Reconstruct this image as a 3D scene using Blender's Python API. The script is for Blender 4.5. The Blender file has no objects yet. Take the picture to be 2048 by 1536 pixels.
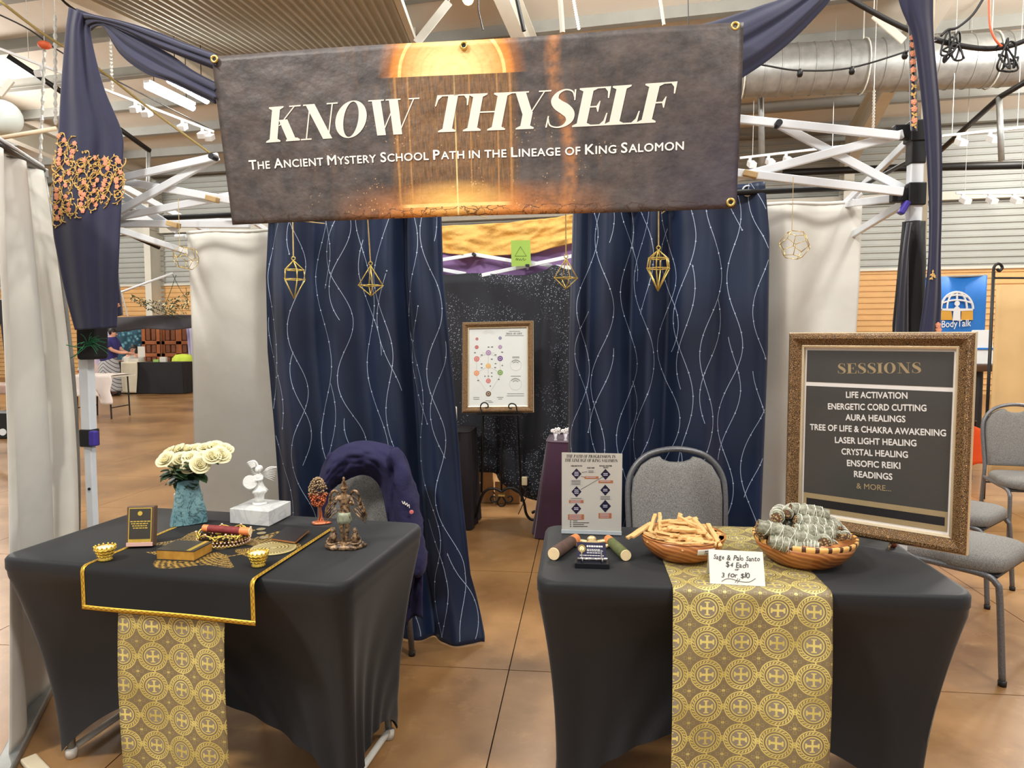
import bpy, bmesh, math, random
from mathutils import Vector, Matrix, Euler
from mathutils import noise as mnoise
R = math.radians; PI = math.pi
V = Vector
random.seed(7)
scene = bpy.context.scene
COL = scene.collection

# ------------------------------------------------------------------ camera
FPX = 1400.0; PITCH = math.atan(93 / 1400); CH = 1.45
cd = bpy.data.cameras.new('camera'); cam = bpy.data.objects.new('camera', cd); COL.objects.link(cam)
cam.location = (0, 0, CH); cam.rotation_euler = (PI / 2 - PITCH, 0, 0)
cd.sensor_width = 36; cd.lens = 36 * FPX / 2048; cd.clip_start = .05; cd.clip_end = 200
scene.camera = cam

# ------------------------------------------------------------------ world + hall lamps + exposure
w = bpy.data.worlds.new('world'); scene.world = w; w.use_nodes = True
bg = w.node_tree.nodes['Background']; bg.inputs[0].default_value = (1, .975, .94, 1); bg.inputs[1].default_value = .55
# bare strip lamps hanging under the roof like the one in view, all outside the picture; they shine all round
def hall_lamp(name, x, y, power):
    l = bpy.data.lights.new(name, 'POINT'); l.energy = power; l.color = (1, .97, .92); l.shadow_soft_size = .45
    o = bpy.data.objects.new(name, l); COL.objects.link(o); o.location = (x, y, 6.4); return o
for nm, x, y, p in (('behind_left', -4.2, -1.0, 1250), ('behind_right', 2.6, -1.6, 750), ('overhead', -1.2, 1.2, 380), ('right_near', 4.2, 3.4, 560), ('left_near', -6.2, 5.5, 260),
                    ('right_middle', 9, 9, 1100), ('overhead_back', 1, 9.5, 650), ('left_far', -14, 16.5, 1300), ('right_far', 12.5, 14, 520)):
    hall_lamp('hall_lamp_' + nm + '_offscreen', x, y, p)
vs = scene.view_settings; vs.view_transform = 'Standard'; vs.look = 'None'; vs.gamma = 1; vs.exposure = 0.25
vs.use_curve_mapping = False

# ------------------------------------------------------------------ pixel -> direction helpers (2048 x 1536 frame)
_c, _s = math.cos(PITCH), math.sin(PITCH)
CP = V((0, 0, CH))
def ray(px, py):
    u = (px - 1024) / FPX; v = (768 - py) / FPX
    return V((u, _c + v * _s, -_s + v * _c))
def onz(px, py, z):
    d = ray(px, py); return CP + d * ((z - CH) / d.z)
def ony(px, py, y):
    d = ray(px, py); return CP + d * (y / d.y)
def onplane(px, py, p, n):
    d = ray(px, py); return CP + d * ((V(p) - CP).dot(V(n)) / d.dot(V(n)))
# booth frame: e runs along the booth front, n into the booth
YAW = math.atan(.132)
E_ = V((math.cos(YAW), -math.sin(YAW), 0)); N_ = V((math.sin(YAW), math.cos(YAW), 0)); O_ = V((0, 2.41, 0)); Z_ = V((0, 0, 1))
def BP(a, o, z): return O_ + E_ * a + N_ * o + Z_ * z
def hit(px, py, off): return onplane(px, py, O_ + N_ * off, N_)
def loc2d(p): q = V(p) - O_; return q.dot(E_), q.dot(N_), p[2]

# ------------------------------------------------------------------ node mini-language
def lin(c):
    return tuple(((x / 255) / 12.92 if x / 255 <= .04045 else ((x / 255 + .055) / 1.055) ** 2.4) for x in c)
class X:
    nt = None
    def __init__(s, k): s.k = k
    def __add__(a, b): return M('ADD', a, b)
    __radd__ = __add__
    def __sub__(a, b): return M('SUBTRACT', a, b)
    def __rsub__(a, b): return M('SUBTRACT', b, a)
    def __mul__(a, b): return M('MULTIPLY', a, b)
    __rmul__ = __mul__
    def __truediv__(a, b): return M('DIVIDE', a, b)
    def __lt__(a, b): return M('LESS_THAN', a, b)
    def __gt__(a, b): return M('GREATER_THAN', a, b)
def M(op, *a):
    n = X.nt.nodes.new('ShaderNodeMath'); n.operation = op
    for i, x in enumerate(a):
        if isinstance(x, X): X.nt.links.new(x.k, n.inputs[i])
        else: n.inputs[i].default_value = x
    return X(n.outputs[0])
def fl(a): return M('FLOOR', a)
def fr(a): return M('FRACT', a)
def ab(a): return M('ABSOLUTE', a)
def sn(a): return M('SINE', a)
def sq(a): return M('SQRT', a)
def mx(a, b): return M('MAXIMUM', a, b)
def mn(a, b): return M('MINIMUM', a, b)
def hyp(a, b): return sq(a * a + b * b)
def band(v, lo, hi): return (v > lo) * (v < hi)
def clampx(a): return mn(mx(a, 0.0), 1.0)
def ramp01(a, lo, hi): return clampx((a - lo) / (hi - lo))
def coords(kind='UV'):
    t = X.nt.nodes.new('ShaderNodeTexCoord'); s = X.nt.nodes.new('ShaderNodeSeparateXYZ')
    X.nt.links.new(t.outputs[kind], s.inputs[0]); return X(s.outputs[0]), X(s.outputs[1]), X(s.outputs[2])
def vec(a, b, c=0.0):
    n = X.nt.nodes.new('ShaderNodeCombineXYZ')
    for i, x in enumerate((a, b, c)):
        if isinstance(x, X): X.nt.links.new(x.k, n.inputs[i])
        else: n.inputs[i].default_value = x
    return n.outputs[0]
def nz(scale, detail=3, vector=None, kind='Object', rough=.55, dist=0):
    n = X.nt.nodes.new('ShaderNodeTexNoise'); n.inputs['Scale'].default_value = scale; n.inputs['Detail'].default_value = detail
    n.inputs['Roughness'].default_value = rough; n.inputs['Distortion'].default_value = dist
    if vector is None:
        t = X.nt.nodes.new('ShaderNodeTexCoord'); vector = t.outputs[kind]
    X.nt.links.new(vector, n.inputs['Vector']); return X(n.outputs[0])
def vor(scale, feature='F1', vector=None, kind='Object'):
    n = X.nt.nodes.new('ShaderNodeTexVoronoi'); n.inputs['Scale'].default_value = scale; n.feature = feature
    if vector is None:
        t = X.nt.nodes.new('ShaderNodeTexCoord'); vector = t.outputs[kind]
    X.nt.links.new(vector, n.inputs['Vector']); return X(n.outputs['Distance'])
def cmix(a, b, f):
    n = X.nt.nodes.new('ShaderNodeMix'); n.data_type = 'RGBA'
    for sock, x in ((n.inputs[6], a), (n.inputs[7], b)):
        if isinstance(x, X): X.nt.links.new(x.k, sock)
        else: sock.default_value = (*x, 1)
    if isinstance(f, X): X.nt.links.new(f.k, n.inputs[0])
    else: n.inputs[0].default_value = f
    return X(n.outputs[2])
MATS = {}
def mat(name, rgb=None, rough=.6, metal=0, var=None, bump=None, fn=None, spec=None, sheen=0, coat=0, emis=0, trans=0, alpha=None):
    """rgb 0-255 sRGB; var=(scale,amount) mottling; bump=(scale,strength,detail); fn(b) may return dict(color,rough,metal,height)"""
    if name in MATS: return MATS[name]
    m = bpy.data.materials.new(name); m.use_nodes = True; nt = m.node_tree; X.nt = nt; b = nt.nodes['Principled BSDF']
    b.inputs['Roughness'].default_value = rough; b.inputs['Metallic'].default_value = metal
    if spec is not None: b.inputs['Specular IOR Level'].default_value = spec
    if sheen: b.inputs['Sheen Weight'].default_value = sheen
    if coat: b.inputs['Coat Weight'].default_value = coat; b.inputs['Coat Roughness'].default_value = .08
    if trans: b.inputs['Transmission Weight'].default_value = trans
    if alpha is not None: b.inputs['Alpha'].default_value = alpha
    c = lin(rgb) if rgb else (.5, .5, .5)
    b.inputs['Base Color'].default_value = (*c, 1)
    if emis: b.inputs['Emission Color'].default_value = (*c, 1); b.inputs['Emission Strength'].default_value = emis
    d = fn(b) if fn else {}
    if var and 'color' not in d:
        f = ramp01(nz(var[0], 4), .3, .7); k = var[1]
        d['color'] = cmix(tuple(x * (1 - k) for x in c), tuple(min(1, x * (1 + k)) for x in c), f)
    if 'color' in d: nt.links.new(d['color'].k, b.inputs['Base Color'])
    if 'rough' in d: nt.links.new(d['rough'].k, b.inputs['Roughness'])
    if 'metal' in d: nt.links.new(d['metal'].k, b.inputs['Metallic'])
    if 'emis' in d: nt.links.new(d['emis'].k, b.inputs['Emission Strength'])
    h = d.get('height'); st = d.get('hs', .5); dist = d.get('hd', .002)
    if bump and h is None: h = nz(bump[0], bump[2] if len(bump) > 2 else 3); st = bump[1]; dist = bump[3] if len(bump) > 3 else .004
    if h is not None:
        n = nt.nodes.new('ShaderNodeBump'); n.inputs['Strength'].default_value = st; n.inputs['Distance'].default_value = dist
        nt.links.new(h.k, n.inputs['Height']); nt.links.new(n.outputs[0], b.inputs['Normal'])
    MATS[name] = m; return m

# ------------------------------------------------------------------ mesh builder
def wloc(o):
    p = V((0, 0, 0))
    while o is not None: p += V(o.location); o = o.parent
    return p
class MB:
    def __init__(s): s.v = []; s.f = []; s.uv = {}; s.mi = {}
    def add(s, vs, fs, uvs=None, m=0):
        b = len(s.v); s.v += [V(x) for x in vs]
        for i, f in enumerate(fs):
            k = len(s.f); s.f.append([b + j for j in f])
            if uvs: s.uv[k] = [uvs[j] for j in f]
            if m: s.mi[k] = m
        return s
    def box(s, c, size, rot=None, m=0):
        c = V(c); h = [x / 2 for x in size]; vs = []
        for z in (-1, 1):
            for y in (-1, 1):
                for x in (-1, 1):
                    p = V((x * h[0], y * h[1], z * h[2])); vs.append(c + (rot @ p if rot else p))
        return s.add(vs, [(0, 2, 3, 1), (4, 5, 7, 6), (0, 1, 5, 4), (2, 6, 7, 3), (0, 4, 6, 2), (1, 3, 7, 5)], m=m)
    def bar(s, a, b, wd, ht, up=Z_, m=0):
        a = V(a); b = V(b); d = (b - a).normalized(); up = V(up)
        x = d.cross(up)
        if x.length < 1e-5: x = d.cross(V((1, 0, 0)))
        x.normalize(); y = x.cross(d).normalized(); vs = []
        for p in (a, b):
            for i, j in ((-1, -1), (1, -1), (1, 1), (-1, 1)): vs.append(p + x * (i * wd / 2) + y * (j * ht / 2))
        return s.add(vs, [(0, 1, 2, 3), (7, 6, 5, 4), (0, 4, 5, 1), (1, 5, 6, 2), (2, 6, 7, 3), (3, 7, 4, 0)], m=m)
    def tube(s, pts, r, n=8, closed=False, m=0, flat=1.0):
        pts = [V(p) for p in pts]; k = len(pts)
        rs = r if isinstance(r, (list, tuple)) else [r] * k
        vs = []; prev = None
        for i, p in enumerate(pts):
            if closed: t = pts[(i + 1) % k] - pts[i - 1]
            else: t = pts[min(i + 1, k - 1)] - pts[max(i - 1, 0)]
            t = t.normalized() if t.length > 1e-9 else V((0, 0, 1))
            if prev is None:
                x = t.cross(V((0, 0, 1)))
                if x.length < 1e-3: x = t.cross(V((1, 0, 0)))
            else: x = prev - t * prev.dot(t)
            x.normalize(); prev = x; y = t.cross(x)
            for j in range(n):
                a = 2 * PI * j / n; vs.append(p + (x * math.cos(a) + y * math.sin(a) * flat) * rs[i])
        fs = []
        for i in range(k if closed else k - 1):
            i2 = (i + 1) % k
            for j in range(n): fs.append((i * n + j, i * n + (j + 1) % n, i2 * n + (j + 1) % n, i2 * n + j))
        if not closed: fs += [tuple(range(n - 1, -1, -1)), tuple((k - 1) * n + j for j in range(n))]
        return s.add(vs, fs, m=m)
    def lathe(s, prof, n=24, c=(0, 0, 0), rot=None, m=0, sx=1, sy=1, fn=None):
        c = V(c); vs = []
        for r, z in prof:
            for j in range(n):
                a = 2 * PI * j / n; rr = r * (fn(a, z) if fn else 1)
                p = V((rr * math.cos(a) * sx, rr * math.sin(a) * sy, z)); vs.append(c + (rot @ p if rot else p))
        fs = []
        for i in range(len(prof) - 1):
            for j in range(n): fs.append((i * n + j, i * n + (j + 1) % n, (i + 1) * n + (j + 1) % n, (i + 1) * n + j))
        if prof[0][0] > 1e-6: fs.append(tuple(range(n - 1, -1, -1)))
        if prof[-1][0] > 1e-6: fs.append(tuple((len(prof) - 1) * n + j for j in range(n)))
        return s.add(vs, fs, m=m)
    def ball(s, c, r, nu=12, nv=8, rot=None, m=0):
        if not isinstance(r, (tuple, list)): r = (r, r, r)
        c = V(c); vs = []; fs = []
        for i in range(nv + 1):
            t = PI * i / nv
            for j in range(nu):
                a = 2 * PI * j / nu
                p = V((r[0] * math.sin(t) * math.cos(a), r[1] * math.sin(t) * math.sin(a), -r[2] * math.cos(t))); vs.append(c + (rot @ p if rot else p))
        for i in range(nv):
            for j in range(nu): fs.append((i * nu + j, i * nu + (j + 1) % nu, (i + 1) * nu + (j + 1) % nu, (i + 1) * nu + j))
        return s.add(vs, fs, m=m)
    def grid(s, fn, nu, nv, uvfn=None, closed=False, m=0):
        vs = []; uv = []; fs = []
        for j in range(nv + 1):
            for i in range(nu + 1):
                a, b = i / nu, j / nv; vs.append(fn(a, b)); uv.append(uvfn(a, b) if uvfn else (a, b))
        for j in range(nv):
            for i in range(nu):
                k = j * (nu + 1) + i; fs.append((k, k + 1, k + nu + 2, k + nu + 1))
        return s.add(vs, fs, uv, m)
    def prism(s, pts, ext, m=0):
        pts = [V(p) for p in pts]; ext = V(ext); n = len(pts)
        vs = pts + [p + ext for p in pts]
        fs = [tuple(range(n - 1, -1, -1)), tuple(range(n, 2 * n))] + [(i, (i + 1) % n, n + (i + 1) % n, n + i) for i in range(n)]
        return s.add(vs, fs, m=m)
    def build(s, name, mats, parent=None, smooth=False, bevel=0, solid=0, sub=0, seg=2, angle=None, off=0):
        me = bpy.data.meshes.new(name); base = wloc(parent)
        me.from_pydata([tuple(p - base) for p in s.v], [], s.f)
        if not isinstance(mats, (list, tuple)): mats = [mats]
        for m in mats: me.materials.append(m)
        if s.uv:
            ul = me.uv_layers.new(name='UVMap')
            for k, p in enumerate(me.polygons):
                if k in s.uv:
                    for li, c in zip(p.loop_indices, s.uv[k]): ul.data[li].uv = c
        for k, i in s.mi.items(): me.polygons[k].material_index = i
        if bevel:
            bm = bmesh.new(); bm.from_mesh(me); bmesh.ops.remove_doubles(bm, verts=bm.verts, dist=1e-6)
            bmesh.ops.bevel(bm, geom=[e for e in bm.edges if len(e.link_faces) == 2 and e.calc_face_angle(0) > .5], offset=bevel, segments=seg, affect='EDGES', profile=.5, clamp_overlap=True)
            bm.to_mesh(me); bm.free()
        bm = bmesh.new(); bm.from_mesh(me); bmesh.ops.recalc_face_normals(bm, faces=bm.faces); bm.to_mesh(me); bm.free()
        if smooth:
            me.polygons.foreach_set('use_smooth', [True] * len(me.polygons))
            if angle is not None and hasattr(me, 'set_sharp_from_angle'): me.set_sharp_from_angle(angle=R(angle))
        o = bpy.data.objects.new(name, me); COL.objects.link(o)
        if parent is not None: o.parent = parent
        if solid:
            md = o.modifiers.new('thick', 'SOLIDIFY'); md.thickness = solid; md.offset = off
        if sub:
            md = o.modifiers.new('sub', 'SUBSURF'); md.levels = sub; md.render_levels = sub
        return o
def tag(o, label, cat, group=None):
    o['label'] = label; o['category'] = cat
    if group: o['group'] = group
    return o
def thing(name, loc, label, cat, group=None):
    o = bpy.data.objects.new(name, None); o.empty_display_size = .05; COL.objects.link(o); o.location = V(loc); return tag(o, label, cat, group)
def struct(o): o['kind'] = 'structure'; return o
def stuff(o): o['kind'] = 'stuff'; return o
def lab(o, l): o['label'] = l; return o
def copy_tree(o, parent=None):
    c = o.copy(); COL.objects.link(c); c.parent = parent
    for ch in list(o.children): copy_tree(ch, c)
    return c
def spin(a, axis='Z'): return Matrix.Rotation(a, 3, axis)
def bez(pts, n=8):
    """Catmull-Rom through points"""
    pts = [V(p) for p in pts]; out = []; k = len(pts)
    for i in range(k - 1):
        p0 = pts[max(i - 1, 0)]; p1 = pts[i]; p2 = pts[i + 1]; p3 = pts[min(i + 2, k - 1)]
        for j in range(n):
            t = j / n
            out.append(.5 * ((2 * p1) + (p2 - p0) * t + (2 * p0 - 5 * p1 + 4 * p2 - p3) * t * t + (3 * p1 - p0 - 3 * p2 + p3) * t ** 3))
    out.append(pts[-1]); return out

# ------------------------------------------------------------------ lettering
_tc = {}
def text2d(s, bold=0, spacing=1.0):
    key = (s, bold, spacing)
    if key in _tc: return _tc[key]
    cu = bpy.data.curves.new('t', 'FONT'); cu.body = s; cu.size = 1; cu.space_character = spacing; cu.resolution_u = 3
    o = bpy.data.objects.new('t', cu); COL.objects.link(o)
    dg = bpy.context.evaluated_depsgraph_get(); me = bpy.data.meshes.new_from_object(o.evaluated_get(dg))
    r = ([(v.co.x, v.co.y) for v in me.vertices], [tuple(p.vertices) for p in me.polygons])
    if bold > 0:      # heavier weight: the outline repeated a little to each side
        vs, fs = r; r = ([], [])
        for ly, (dx, dy) in enumerate(((-bold, 0), (bold, 0), (0, bold), (0, -bold))):
            b = len(r[0]); r[0].extend((x + dx, y + dy, ly) for x, y in vs); r[1].extend(tuple(b + i for i in f) for f in fs)
    bpy.data.objects.remove(o); bpy.data.curves.remove(cu); bpy.data.meshes.remove(me); _tc[key] = r; return r
CAP = max(v[1] for v in text2d('H')[0])
def put(mb, g, P0, P1, up, h, lift, shear=0, capu=None, m=0):
    """lay a 2-D outline (verts, faces) between the baseline points P0 and P1, cap height h along up, raised by the vector lift"""
    vs, fs = g; capu = capu or CAP
    x0 = min(v[0] for v in vs); x1 = max(v[0] for v in vs); P0 = V(P0); P1 = V(P1); up = V(up).normalized(); d = (P1 - P0)
    sx = d.length / max(x1 - x0, 1e-6); dx = d.normalized()
    lift = V(lift); dn = lift.normalized() if lift.length > 1e-7 else V((0, -1, 0))
    mb.add([P0 + dx * ((v[0] - x0) * sx + shear * v[1] / capu * h) + up * (v[1] / capu * h) + lift + dn * (.00025 * (v[2] if len(v) > 2 else 0)) for v in vs], fs, m=m); return mb
# high-contrast serif capitals, drawn as outlines on a unit cap height
def _gl():
    G = {}
    TH, TN = .24, .038
    def rect(a, b, c, d): return [(a, b), (c, b), (c, d), (a, d)]
    def sf(xc, y, wd, top):   # bracketed hairline serif
        t = TN
        if top: return [(xc - wd / 2, 1), (xc - wd / 2, 1 - t), (xc - TH / 2 - .005, 1 - t - .05), (xc + TH / 2 + .005, 1 - t - .05), (xc + wd / 2, 1 - t), (xc + wd / 2, 1)]
        return [(xc - wd / 2, 0), (xc + wd / 2, 0), (xc + wd / 2, t), (xc + TH / 2 + .005, t + .05), (xc - TH / 2 - .005, t + .05), (xc - wd / 2, t)]
    def hs(xc, wd, top):
        return rect(xc - wd / 2, 1 - TN, xc + wd / 2, 1) if top else rect(xc - wd / 2, 0, xc + wd / 2, TN)
    def stem(x): return [rect(x - TH / 2, 0, x + TH / 2, 1), sf(x, 0, .44, 0), sf(x, 1, .44, 1)]
    def strip(c, ws):
        L = []
        for i, (x, y) in enumerate(c):
            a = c[max(i - 1, 0)]; b = c[min(i + 1, len(c) - 1)]; tx, ty = b[0] - a[0], b[1] - a[1]; l = math.hypot(tx, ty) or 1
            L.append(((x - ty / l * ws[i] / 2, y + tx / l * ws[i] / 2), (x + ty / l * ws[i] / 2, y - tx / l * ws[i] / 2)))
        return [[L[i][0], L[i][1], L[i + 1][1], L[i + 1][0]] for i in range(len(L) - 1)]
    def ring(cx, cy, rx, ry, ix, iy, a0=0, a1=360, n=40):
        P = []
        for i in range(n):
            q = [R(a0 + (a1 - a0) * (i + k) / n) for k in (0, 1)]
            P.append([(cx + rx * math.cos(q[0]), cy + ry * math.sin(q[0])), (cx + rx * math.cos(q[1]), cy + ry * math.sin(q[1])), (cx + ix * math.cos(q[1]), cy + iy * math.sin(q[1])), (cx + ix * math.cos(q[0]), cy + iy * math.sin(q[0]))])
        return P
    def dg(x0, y0, x1, y1, wd): return [(x0 - wd / 2, y0), (x0 + wd / 2, y0), (x1 + wd / 2, y1), (x1 - wd / 2, y1)]
    beakT = lambda x: [(x - .13, 1), (x, 1), (x + .01, .7), (x - .02, .7), (x - .05, .87), (x - .13, 1 - TN)]
    beakB = lambda x: [(x - .13, 0), (x - .13, TN), (x - .05, .13), (x - .02, .32), (x + .01, .32), (x, 0)]
    mid = lambda x: [rect(.3, .5 - TN / 2, x, .5 + TN / 2), [(x - .08, .5), (x - .02, .36), (x, .36), (x, .64), (x - .02, .64)]]
    G['I'] = (stem(.22), .44)
    G['L'] = (stem(.22) + [rect(.2, 0, .72, TN), beakB(.76)], .76)
    G['E'] = (stem(.22) + [rect(.2, 0, .74, TN), beakB(.78), rect(.2, 1 - TN, .72, 1), beakT(.74)] + mid(.56), .78)
    G['F'] = (stem(.22) + [rect(.2, 1 - TN, .7, 1), beakT(.73)] + mid(.56), .73)
    G['T'] = ([rect(.28, 0, .28 + TH, 1), sf(.28 + TH / 2, 0, .44, 0), rect(.0, 1 - TN, .8, 1), beakT(.8), [(.8 - x, y) for x, y in beakT(.8)]], .8)
    G['H'] = (stem(.22) + [[(x + .6, y) for x, y in p] for p in stem(.22)] + [rect(.3, .5 - TN / 2, .8, .5 + TN / 2)], 1.04)
    G['N'] = ([dg(.2, 1, .84, 0, .27), rect(.185, 0, .185 + TN, .95), hs(.2, .32, 0), rect(.84, .05, .84 + TN, 1), hs(.855, .32, 1), rect(.0, 1 - TN, .3, 1)], 1.01)
    G['O'] = (ring(.45, .5, .45, .52, .215, .49), .9)
    G['K'] = (stem(.22) + [dg(.36, .45, .78, 1, .045), hs(.78, .34, 1), dg(.46, .62, .80, 0, .26), sf(.82, 0, .42, 0)], 1.02)
    G['W'] = ([dg(.2, 1, .5, 0, .25), dg(.5, 0, .78, .97, .035), dg(.68, 1, .96, 0, .25), dg(.98, 0, 1.26, 1, .035), hs(.2, .44, 1), hs(.68, .42, 1), hs(1.26, .3, 1)], 1.41)
    G['Y'] = ([rect(.36, 0, .36 + TH, .45), sf(.36 + TH / 2, 0, .44, 0), dg(.2, 1, .48, .4, .25), dg(.8, 1, .55, .42, .035), hs(.2, .42, 1), hs(.8, .3, 1)], .95)
    c = []; ws = []
    ctl = [(.60, .76, .02), (.52, .93, .035), (.34, .985, .04), (.18, .90, .09), (.135, .74, .19), (.24, .60, .25), (.42, .48, .27), (.56, .34, .235), (.58, .18, .17), (.47, .05, .07), (.3, .015, .035), (.13, .08, .035), (.06, .26, .02)]
    p3 = bez([V((x, y, w_)) for x, y, w_ in ctl], 5)
    G['S'] = (strip([(p.x, p.y) for p in p3], [p.z for p in p3]) + [[(.56, .98), (.60, .98), (.63, .70), (.60, .70)], [(.03, .02), (.07, .02), (.07, .32), (.035, .32)]], .68)
    G['A'] = ([dg(.52, 1, .80, 0, .27), dg(.50, .98, .16, 0, .035), rect(.26, .3, .64, .33), hs(.16, .3, 0), hs(.8, .44, 0)], 1.02)
    bowl = ring(.34, .73, .36, .27, .16, .24, -90, 90, 18)
    G['P'] = (stem(.22) + bowl + [rect(.2, .46, .36, .49), rect(.2, .97, .36, 1)], .72)
    G['R'] = (G['P'][0] + [dg(.46, .48, .74, 0, .24), hs(.78, .34, 0)], .95)
    G['G'] = (ring(.45, .5, .45, .52, .215, .49, 40, 335, 34) + [rect(.66, .05, .66 + TH * .9, .42), hs(.77, .4, 0), rect(.58, .4, .96, .43), [(.76, .98), (.8, .98), (.82, .7), (.78, .72)]], .98)
    G['M'] = ([rect(.17, 0, .2, 1), dg(.24, 1, .58, 0, .27), dg(.58, 0, .9, 1, .035), rect(.86, 0, .86 + TH, 1), hs(.185, .32, 0), sf(.86 + TH / 2, 0, .42, 0), rect(.03, 1 - TN, .3, 1), rect(.85, 1 - TN, 1.2, 1)], 1.2)
    return G
GL = _gl()
def serif2d(s, shear=.22, gap=.03, space=.4, stencil=0):
    vs = []; fs = []; x = 0
    for ch in s:
        if ch == ' ': x += space; continue
        polys, wd = GL[ch]
        for p in polys:
            b = len(vs); vs += [(x + px + shear * py, py) for px, py in p]; fs.append(tuple(range(b, b + len(p))))
        x += wd + gap
    return vs, fs

# ================================================================== THE HALL
m_floor = mat('stained_concrete', rough=.36, fn=lambda b: (lambda a, c, f: dict(
    color=cmix(cmix(cmix(lin((126, 90, 54)), lin((166, 125, 79)), ramp01(a, .36, .64)), lin((186, 147, 100)), ramp01(c, .56, .8) * .6), lin((84, 58, 36)), ramp01(f, .57, .8) * .5),
    rough=.2 + a * .24, height=nz(60, 4, kind='Object'), hs=.05))(nz(1.1, 6, rough=.65), nz(7, 6, rough=.7), nz(2.4, 5, rough=.7)))
m_joint = mat('joint_dark', (58, 42, 30), .9, var=(9, .2))
m_sheet = mat('ribbed_sheet_white', (170, 172, 166), .5, var=(1.5, .05))
m_wain = mat('ribbed_sheet_tan', (214, 170, 112), .55, var=(2, .06))
m_roof = mat('roof_liner', (214, 206, 192), .7, var=(.8, .05))
m_purlin = mat('purlin_grey', (140, 139, 132), .55, var=(2, .1))
m_steel = mat('painted_steel_white', (208, 205, 192), .5, var=(2, .05))
m_galv = mat('galvanised', (150, 151, 148), .42, .6, var=(6, .16), bump=(20, .08))
m_black = mat('black_iron', (28, 26, 25), .45, .3, var=(30, .2))
m_blackpl = mat('black_plastic', (24, 24, 26), .5, var=(20, .15))
m_wire = mat('black_cable', (24, 23, 24), .6, var=(20, .1))
m_white = mat('white_enamel', (226, 228, 228), .38, var=(10, .03))
m_rope = mat('yellow_rope', (176, 160, 104), .8, var=(60, .2))
m_orange = mat('orange_cord', (214, 98, 60), .6, var=(20, .1))
m_tube = mat('lamp_tube_glow', (255, 252, 240), .5, emis=60, var=None)
m_warm = mat('warm_bulb_glow', (255, 190, 110), .5, emis=14)
m_chain = mat('chain_steel', (206, 206, 200), .4, .6, var=(40, .2))

YB = R(14); EB = V((math.cos(YB), -math.sin(YB), 0)); NB = V((math.sin(YB), math.cos(YB), 0)); OB = V((0, 20.9, 0))
def WP(a, o, z): return OB + EB * a + NB * o + Z_ * z          # o negative = toward the camera
def hitw(px, py, o=0): return onplane(px, py, OB + NB * o, NB)
SLOPE = .105; EAVE = 6.9
def roofz(p): return EAVE - (V(p) - OB).dot(NB) * SLOPE

# floor: saw-cut slabs on a dark base
YF = R(6); EF = V((math.cos(YF), -math.sin(YF), 0)); NF = V((math.sin(YF), math.cos(YF), 0)); OF = V((-.013, 2.97, 0))
fb = MB(); fb.add([(-34, -6, -.012), (30, -6, -.012), (30, 36, -.012), (-34, 36, -.012)], [(0, 1, 2, 3)])
floor = struct(fb.build('floor', m_joint))
PIT = 1.28; slab_me = None
def slab(i0, i1, j0, j1, par):
    g = .0025; m = MB()
    c = [OF + EF * (a * PIT + sa * g) + NF * (b * PIT + sb * g) for a, b, sa, sb in ((i0, j0, 1, 1), (i1, j0, -1, 1), (i1, j1, -1, -1), (i0, j1, 1, -1))]
    m.prism([p - Z_ * .012 for p in c], Z_ * .012); return m.build('floor_slab', m_floor, par)
for i in range(-4, 4):
    for j in range(-2, 5): slab(i, i + 1, j, j + 1, floor)
slab(-26, -4, -6, 26, floor); slab(4, 24, -6, 26, floor); slab(-4, 4, 5, 26, floor); slab(-4, 4, -6, -2, floor)

def ribbed(z0, z1, a0, a1, pitch, dep, o=0.0):
    """wall sheet with real horizontal ribs"""
    m = MB(); lv = []; z = z0
    while z < z1 - .01:
        for dz, q in ((0, 0), (.62, 0), (.72, -dep), (.9, -dep), (1, 0)):
            lv.append((min(z + dz * pitch, z1), q))
        z += pitch
    vs = []; fs = []
    for z, q in lv: vs += [WP(a0, o + q, z), WP(a1, o + q, z)]
    for i in range(len(lv) - 1): fs.append((2 * i, 2 * i + 1, 2 * i + 3, 2 * i + 2))
    return m.add(vs, fs)
wall = struct(ribbed(3.2, 7.0, -26, 17, .17, .045).build('wall_back', m_sheet))
ribbed(0, 3.2, -26, 17, .15, .03, -.03).build('wainscot', m_wain, wall)
m = MB(); m.bar(WP(-26, -.06, 3.22), WP(17, -.06, 3.22), .06, .07); m.build('wainscot_cap', m_steel, wall)
m = MB(); m.bar(WP(-26, -.12, 5.02), WP(17, -.12, 5.02), .2, .2); m.build('girt', m_steel, wall)

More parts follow.
